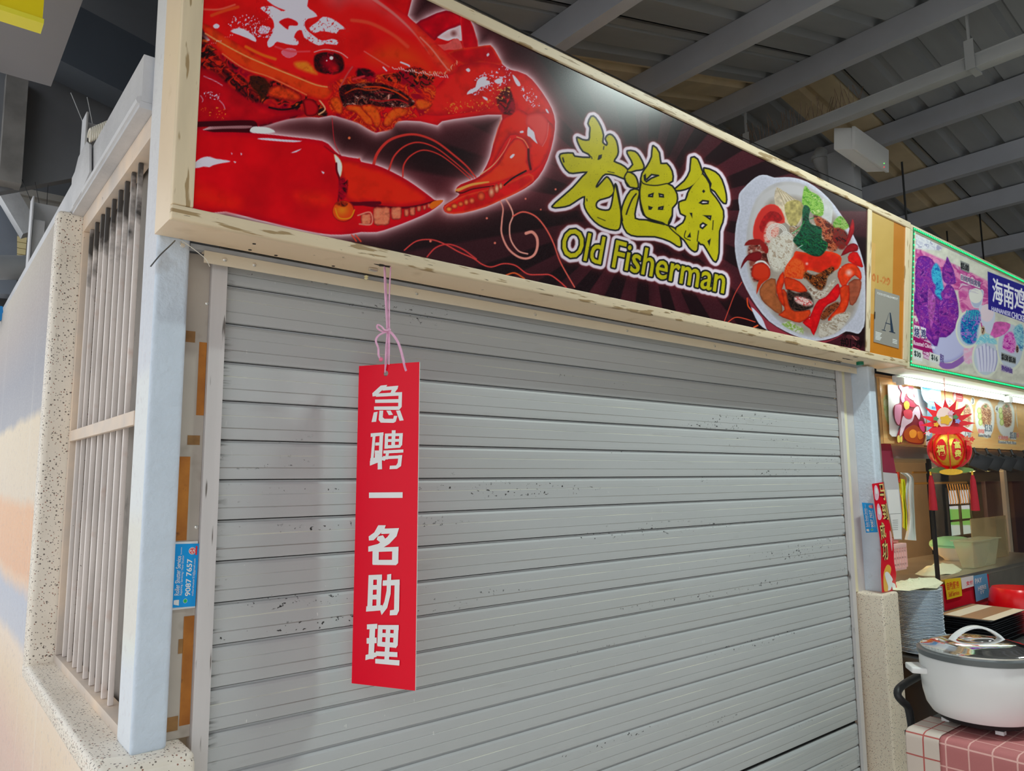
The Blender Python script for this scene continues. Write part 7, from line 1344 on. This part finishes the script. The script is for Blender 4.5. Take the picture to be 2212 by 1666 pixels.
def check(name, base, linec, sc=9.5):
    m = bpy.data.materials.new(name); m.use_nodes = True; MATS[name] = m; nt = m.node_tree; N = nt.nodes; Lk = nt.links; b_ = N['Principled BSDF']; b_.inputs['Roughness'].default_value = 0.85
    uv = N.new('ShaderNodeAttribute'); uv.attribute_name = 'cuv'; sp = N.new('ShaderNodeSeparateXYZ'); Lk.new(uv.outputs['Vector'], sp.inputs[0]); outs = []
    for k in ('X', 'Y'):
        a = N.new('ShaderNodeMath'); a.operation = 'MULTIPLY'; a.inputs[1].default_value = sc; Lk.new(sp.outputs[k], a.inputs[0]); f = N.new('ShaderNodeMath'); f.operation = 'FRACT'; Lk.new(a.outputs[0], f.inputs[0]); l = N.new('ShaderNodeMath'); l.operation = 'LESS_THAN'; l.inputs[1].default_value = 0.07; Lk.new(f.outputs[0], l.inputs[0]); outs.append(l.outputs[0])
    mx = N.new('ShaderNodeMath'); mx.operation = 'MAXIMUM'; Lk.new(outs[0], mx.inputs[0]); Lk.new(outs[1], mx.inputs[1]); c = N.new('ShaderNodeMix'); c.data_type = 'RGBA'; Lk.new(mx.outputs[0], c.inputs['Factor']); c.inputs['A'].default_value = (*alb(base), 1); c.inputs['B'].default_value = (*alb(linec), 1); Lk.new(c.outputs['Result'], b_.inputs['Base Color'])
    t = N.new('ShaderNodeTexNoise'); t.inputs['Scale'].default_value = 220; bp = N.new('ShaderNodeBump'); bp.inputs['Strength'].default_value = 0.6; bp.inputs['Distance'].default_value = 0.002; Lk.new(t.outputs['Fac'], bp.inputs['Height']); Lk.new(bp.outputs[0], b_.inputs['Normal']); return m
def drape(name, y0, y1, top_x, drop, m, label, off, seed):
    """cloth over the trolley edge x = 3.07: lies on top then hangs down"""
    path = [(top_x, 0.576 + off), (3.09, 0.577 + off), (3.074 - off, 0.573), (3.068 - off, 0.560), (3.066 - off, 0.45), (3.068 - off, drop)]
    L_ = [0]; 
    for a, b_ in zip(path, path[1:]): L_.append(L_[-1] + math.hypot(b_[0] - a[0], b_[1] - a[1]))
    S_ = np.linspace(0, L_[-1], 40); ny = 26; vs = []; cu = []
    for sgn in (0, 1):
        for s in S_:
            i = max(k for k in range(len(L_)) if L_[k] <= s + 1e-9); i = min(i, len(path) - 2); f = (s - L_[i]) / (L_[i + 1] - L_[i]); x = path[i][0] * (1 - f) + path[i + 1][0] * f; z = path[i][1] * (1 - f) + path[i + 1][1] * f
            for j in range(ny):
                y = y0 + (y1 - y0) * j / (ny - 1); hang = max(0, min(1, (0.56 - z) / 0.15)); w_ = 0.006 * math.sin(y * 26 + seed) * hang; vs.append((x - abs(w_) - 0.0025 * (1 - sgn), y, z + (0.0025 * (1 - sgn) if hang == 0 else 0))); cu.append((s, y, 0))
    n = len(S_); fs = []; o_ = n * ny
    for i in range(n - 1):
        for j in range(ny - 1): k = i * ny + j; fs += [(k, k + 1, k + ny + 1, k + ny), (o_ + k, o_ + k + ny, o_ + k + ny + 1, o_ + k + 1)]
        fs += [(i * ny, (i + 1) * ny, o_ + (i + 1) * ny, o_ + i * ny), (i * ny + ny - 1, o_ + i * ny + ny - 1, o_ + (i + 1) * ny + ny - 1, (i + 1) * ny + ny - 1)]
    me = bpy.data.meshes.new(name); me.from_pydata(vs, [], fs); at_ = me.attributes.new('cuv', 'FLOAT_VECTOR', 'POINT'); at_.data.foreach_set('vector', np.array(cu, np.float32).ravel())
    for p in me.polygons: p.use_smooth = True
    me.materials.append(m); o = bpy.data.objects.new(name, me); link(o); return tag(o, label, 'cloth')
drape('checked_cloth', 0.80, 1.258, 3.60, 0.20, check('pink_checked_cotton', (162, 98, 98), (196, 152, 146), 13), 'dusty pink checked cloth hanging over the trolley edge', 0.0, 0.4)
drape('tea_towel', 1.255, 1.375, 3.30, 0.24, check('white_checked_cotton', (190, 176, 166), (166, 84, 78), 13), 'white tea towel with thin red checks at the trolley corner', 0.0045, 1.8)
# ================================================================ hall overhead: trunking, column, lamp box, wires
ck = thing('cable_trunking', 'long grey cable trunking hung below the roof with bird spikes', 'trunking', (5.15, 2.5, 4.14)); m_tk = mat('grey_trunking', (150, 152, 154), rough=0.45, var=0.05, vscale=3)
MB().box(5.10, 5.19, -3.0, 6.5, 4.135, 4.215).out('trunk', m_tk, ck, bevel=0.002); MB().box(5.095, 5.195, -3.0, 6.5, 4.213, 4.222).out('trunk_lid', m_tk, ck)
for y in (0.55, 1.55, 3.18): b = MB(); b.box(5.08, 5.21, y, y + 0.04, 4.120, 4.133); b.box(5.075, 5.083, y - 0.004, y + 0.05, 4.12, 4.32); b.box(5.072, 5.088, y + 0.012, y + 0.026, 4.32, zr(5.08) - 0.17); b.out('hanger', m_tk, ck)
b = MB(); random.seed(8)
for k in range(70):
    y = 2.3 + 1.25 * k / 70; x = 5.145; dx = random.uniform(-0.09, 0.09); b.bar((x, y, 4.222), (x + dx, y + random.uniform(-.03, .03), 4.222 + random.uniform(.12, .19)), 0.003, 0.003)
o = b.out('bird_spikes', mat('rusty_spike_wire', (120, 100, 84), rough=0.5), ck); o['kind'] = 'stuff'
c1 = at(1846, 400, y=2.62); c2 = at(1862, 400, y=2.62); cb = at(1790, 400, x=c1.x); hc = struct(MB().box(c1.x, c2.x, 2.62, cb.y, 0, at(1846, 312, x=c1.x).z).out('column', mat('grey_hall_column', (150, 152, 156), rough=0.5, var=0.05, vscale=3), None, bevel=0.01)); hc['label'] = 'square grey hall column rising behind the crab sign'
dp = thing('drain_pipe', 'short grey ribbed pipe bend beside the hall column', 'pipe', (c1.x - 0.1, 2.9, 3.9)); pa = at(1777, 345, y=2.95); pb = at(1786, 400, y=2.95)
b = MB(); b.tube(spline([(pa.x - 0.02, 2.95, pa.z + 0.06), (pa.x - 0.05, 2.95, pa.z), (pa.x, 2.95, pa.z - 0.08), (pb.x, 2.95, pb.z), (pb.x + 0.01, 2.95, pb.z - 0.6)], 5), [0.055] * 10 + [0.04] * 11, 14); b.out('bend', m_tk, dp, smooth=True)
MB().lathe([(0.058, -0.012), (0.07, -0.012), (0.07, 0.012), (0.058, 0.012)], (pa.x - 0.045, 2.95, pa.z), 18).out('clamp', m_tk, dp)
el = thing('emergency_light_box', 'white rectangular lamp box with tiny green light fixed on the hall column', 'lamp', (5.7, 2.45, 4.0)); m_el = mat('white_lamp_box', (206, 204, 206), rough=0.4)
pL = at(1836, 300, y=2.50); Z_ = 4.06
A0 = at(1824, 290, y=2.56); 
def q4(u, v, y): return at(u, v, y=y)
fr = [q4(1844, 275, 2.50), q4(1914, 325, 2.44), q4(1914, 371, 2.44), q4(1844, 322, 2.50)]; bkp = [Vector(p) + Vector((-0.11, 0.10, 0.0)) for p in fr]
MB().hexa([fr[3], fr[2], bkp[2], bkp[3], fr[0], fr[1], bkp[1], bkp[0]]).out('box', m_el, el, bevel=0.006); cc = [Vector(p) for p in fr]; mid = sum(cc, Vector()) / 4
MB().hexa([mid + (p - mid) * 1.05 + Vector((.01, -.012, 0)) for p in (cc[3], cc[2])] + [mid + (p - mid) * 1.05 + Vector((-.006, .006, 0)) for p in (cc[2], cc[3])] + [mid + (p - mid) * 1.05 + Vector((.01, -.012, 0)) for p in (cc[0], cc[1])] + [mid + (p - mid) * 1.05 + Vector((-.006, .006, 0)) for p in (cc[1], cc[0])]).out('front_cover', m_el, el, bevel=0.003)
for v_, c in ((353, (90, 220, 90)), (361, (200, 60, 60))): p = at(1910, v_, y=2.42); MB().lathe([(0, -0.006), (0.006, 0), (0, 0.006)], tuple(p), 8).out('indicator', mat('indicator_%d' % c[0], c, emit=1.5), el)
b = MB(); b.bar(mid + Vector((-.06, .10, -.02)), (c1.x + 0.02, 2.63, 4.0), 0.03, 0.03); b.out('bracket', m_tk, el)
b = MB(); P0 = at(930, -30, y=2.0); P1 = at(1862, 412, y=2.55)
b.tube([tuple(P0.lerp(P1, t) - Vector((0, 0, 0.12 * math.sin(PI * t) * 0.2))) for t in np.linspace(-0.3, 1, 14)], 0.003, 5); tag(b.out('black_cable', m_black, None), 'thin black cable running above the sign to the hall column', 'cable')
for k, (u, v0, v1, y) in enumerate(((1948, 350, 505, 2.3), (2103, 320, 470, 2.6), (2040, 440, 500, 3.0), (2188, 400, 470, 3.2))):
    a = at(u, v0, y=y); c = at(u, v1, y=y); o = MB().tube([(a.x, a.y, a.z), (a.x, a.y, c.z - 0.6)], 0.008, 6).out('hanger_rod', m_black, None); tag(o, 'dark hanger rod dropping from the roof, %s' % ['nearest the orange sign panel', 'second from the orange sign panel', 'short one beyond the first rod', 'at the right edge of the photo'][k], 'rod')
# hall lamp fitting and the two added ones (they give the light set at the top)
for k, (x, y, z) in enumerate(((3.4, 0.28, 3.98), (6.6, 0.2, 3.9), (-0.2, -2.4, 3.0))):
    t_ = thing('hall_lamp', ['white tube fitting hanging over the space before the crab sign', 'white tube fitting added before the chicken sign for ambient light', 'white tube fitting added behind the viewer for ambient light'][k], 'light', (x, y, z), 'hall lamp fittings'); MB().box(x - 0.6, x + 0.6, y - 0.055, y + 0.055, z + 0.03, z + 0.08).out('housing', m_white, t_, bevel=0.006); MB().tube([(x - 0.58, y, z + 0.016), (x + 0.58, y, z + 0.016)], 0.012, 10).out('tube', m_tube, t_)
    b = MB()
    for dx in (-0.5, 0.5): b.tube([(x + dx, y, z + 0.08), (x + dx, y, max(z + 0.1, zr(x + dx) + 0.0))], 0.004, 6)
    b.out('chain', m_black, t_)

# ---- left corner above the side wall
m_sof = mat('grey_painted_soffit', (116, 116, 121), rough=0.6, var=0.05, vscale=2); m_gp = mat('dark_gable_sheet', (92, 94, 98), rough=0.6, var=0.15, vscale=2.5)
a = at(110, 187, z=3.06); sf = thing('soffit_panel', 'flat grey soffit panel over the left corner', 'panel', (a.x - 0.6, a.y, 3.06)); MB().box(a.x - 1.4, a.x, a.y - 1.5, a.y, 3.06, 3.085).out('panel', m_sof, sf)
MB().box(a.x - 1.4, a.x - 0.22, a.y + 0.001, a.y + 0.22, 2.84, 3.085).out('return', m_sof, sf)
p = at(92, 42, z=2.86); ys = thing('yellow_sign', 'plain yellow hanging sign box in the upper left corner', 'sign', (p.x - 0.4, p.y, 2.86)); MB().box(p.x - 0.8, p.x, p.y, p.y + 0.05, 2.86, 3.058).out('box', mat('yellow_sign_plastic', (214, 180, 10), rough=0.4), ys); MB().box(p.x - 0.8, p.x + 0.003, p.y - 0.006, p.y + 0.056, 2.845, 2.8595).out('lip', mat('pale_yellow_lip', (236, 190, 50), rough=0.4), ys)
def beam_px(name, l0, l1, h0, h1, y, d, m, label, cat='beam'):
    q = [at(*l0, y=y), at(*l1, y=y), at(*h1, y=y), at(*h0, y=y)]; o = MB().hexa([q[0], q[1], q[1] + Vector((0, d, 0)), q[0] + Vector((0, d, 0)), q[3], q[2], q[2] + Vector((0, d, 0)), q[3] + Vector((0, d, 0))]).out(name, m, None); return tag(o, label, cat)
beam_px('deep_rafter', (60, 95), (350, 240), (100, -25), (350, 108), 4.4, 0.25, mat('blue_grey_rafter', (62, 68, 76), rough=0.5, var=0.1, vscale=2), 'deep blue grey sloping rafter above the side wall')
beam_px('gable_panel', (-60, 425), (345, 350), (-60, 60), (345, 236), 4.75, 0.08, m_gp, 'dark stained grey gable panel under the sloping rafter', 'panel')
b = MB(); y = 6.4
q0 = at(-40, 640, y=y); q1_ = at(200, 560, y=y); zt_ = at(20, 400, y=y).z
x = q0.x
while x < q1_.x: b.box(x, x + 0.3, y, y + 0.02, q0.z - 0.5, zt_); x += 0.3
nz = 0; z = q0.z - 0.4
while z < zt_: b.box(q0.x, q1_.x, y - 0.05, y, z, z + 0.05); z += 0.17
tag(b.out('corrugated_screen', mat('pale_corrugated_sheet', (128, 126, 122), rough=0.55), None), 'pale ribbed sheet screen far behind the side wall', 'sheet')
p0 = at(14, 565, y=6.3); p1_ = at(56, 520, y=6.3); b = MB(); b.box(p0.x, p1_.x, 6.28, 6.31, p0.z, p1_.z + 0.0)
for k in range(4): zz_ = p0.z + (p1_.z - p0.z) * (k + 0.3) / 4; b.box(p0.x, p1_.x, 6.25, 6.28, zz_, zz_ + 0.04)
tag(b.out('cream_ribbed_sheet', mat('cream_ribbed_paint', (206, 186, 140), rough=0.5), None), 'small cream ribbed sheet low between the pipe and the ribbed screen', 'sheet')
def px_bar(name, a, c, y, w_, h_, m, label, cat): o = MB().bar(at(*a, y=y), at(*c, y=y), w_, h_, up=(0, 1, 0)).out(name, m, None); return tag(o, label, cat)
px_bar('brace', (-20, 360), (66, 505), 5.2, 0.10, 0.12, m_steel2, 'grey diagonal brace at the left edge', 'brace'); px_bar('far_post', (8, 640), (12, 150), 5.4, 0.12, 0.14, mat('blue_grey_post_paint', (96, 102, 112), rough=0.5), 'blue grey far post at the left edge', 'post'); px_bar('channel_post', (20, 400), (36, 170), 4.7, 0.1, 0.12, mat('stained_channel', (104, 102, 100), rough=0.6, var=0.3, vscale=6), 'stained steel channel standing left of the gable panel', 'post')
pa = at(-40, 578, y=5.0); pb = at(64, 578, y=5.0); tag(MB().tube([tuple(pa), tuple(pb)], 0.07, 14).out('far_pipe', mat('dull_grey_pipe', (110, 112, 114), rough=0.4), None, smooth=True), 'fat grey horizontal pipe at the left edge', 'pipe')
tag(beam_px('far_store_wall', (-60, 720), (60, 640), (-60, 590), (80, 590), 5.6, 0.1, mat('dark_store_wall', (40, 40, 42), rough=0.7), 'dark wall below the fat grey pipe', 'wall'), 'dark wall below the fat grey pipe', 'wall')  # plain dark grey slab below the pipe
tag(beam_px('blue_board', (-40, 700), (8, 690), (-40, 655), (6, 662), 5.0, 0.05, mat('blue_board_paint', (20, 110, 170), rough=0.5), 'blue board'), 'sliver of blue board at the left edge', 'board')
# welded brackets with spikes beside the lintel channel
m_ln = mat('bright_grey_lintel_paint')
def bracket(uL, uF, uR, vT, vB, y, label, spikes, fl):
    t_ = thing('lintel_bracket', label, 'bracket', at(uF, vB, y=y)); a = at(uF, vT, y=y); c = at(uR, vT + 6, y=y); d = at(uL, vT + 8, y=y + 0.0); zb = 2.50
    MB().box(a.x, c.x + 0.08, y, y + 0.01, zb, a.z).out('face_plate', m_ln, t_, bevel=0.002)
    MB().box(a.x - 0.008, a.x, y - 0.09, y + 0.01, zb, a.z + 0.004).out('side_flange', m_ln, t_, bevel=0.002)
    if fl: q = at(uF + 26, vT + 45, y=y - 0.03); MB().box(a.x + 0.004, q.x, y - 0.06, y - 0.002, zb, q.z).out('stub_box', m_ln, t_, bevel=0.003)
    for k in range(spikes): MB().tube([(a.x + 0.02 + 0.025 * k, y + 0.02, a.z - 0.05), (a.x - 0.05 + 0.06 * k, y + 0.05, a.z + 0.13)], 0.0018, 5).out('spike', m_black if fl else m_tk, t_)
bracket(172, 183, 226, 262, 330, 3.35, 'welded bracket with two thin spikes behind the spring coil', 2, False); bracket(62, 70, 104, 436, 560, 4.6, 'farther welded bracket with black spikes and a small stub box', 3, True)
b = MB(); q = [(158, 385), (164, 372), (172, 340), (190, 306), (196, 312), (196, 372), (176, 420), (160, 446), (156, 420)]; pts = [at(u, v, x=0.392) for u, v in q]; b.prism([(p.y, p.z) for p in pts], 'x', 0.388, 0.395); tag(b.out('gusset_plate', m_ln, None, bevel=0.001), 'jagged grey gusset plate welded to the lintel channel', 'plate')
b = MB(); a = at(193, 293, y=3.22); c = at(250, 268, y=3.10); pts = []
for k in range(13 * 14):
    t = k / (13 * 14 - 1); ang_ = k / 14 * 2 * PI; pts.append(a.lerp(c, t) + Vector((0.0, 0.026 * math.cos(ang_), 0.026 * math.sin(ang_))))
b.tube([tuple(p) for p in pts], 0.0048, 5); tag(b.out('spring_coil', mat('pale_spring_wire', (190, 186, 176), rough=0.4), None, smooth=True), 'pale spring coil lying in front of the nearer bracket', 'spring')
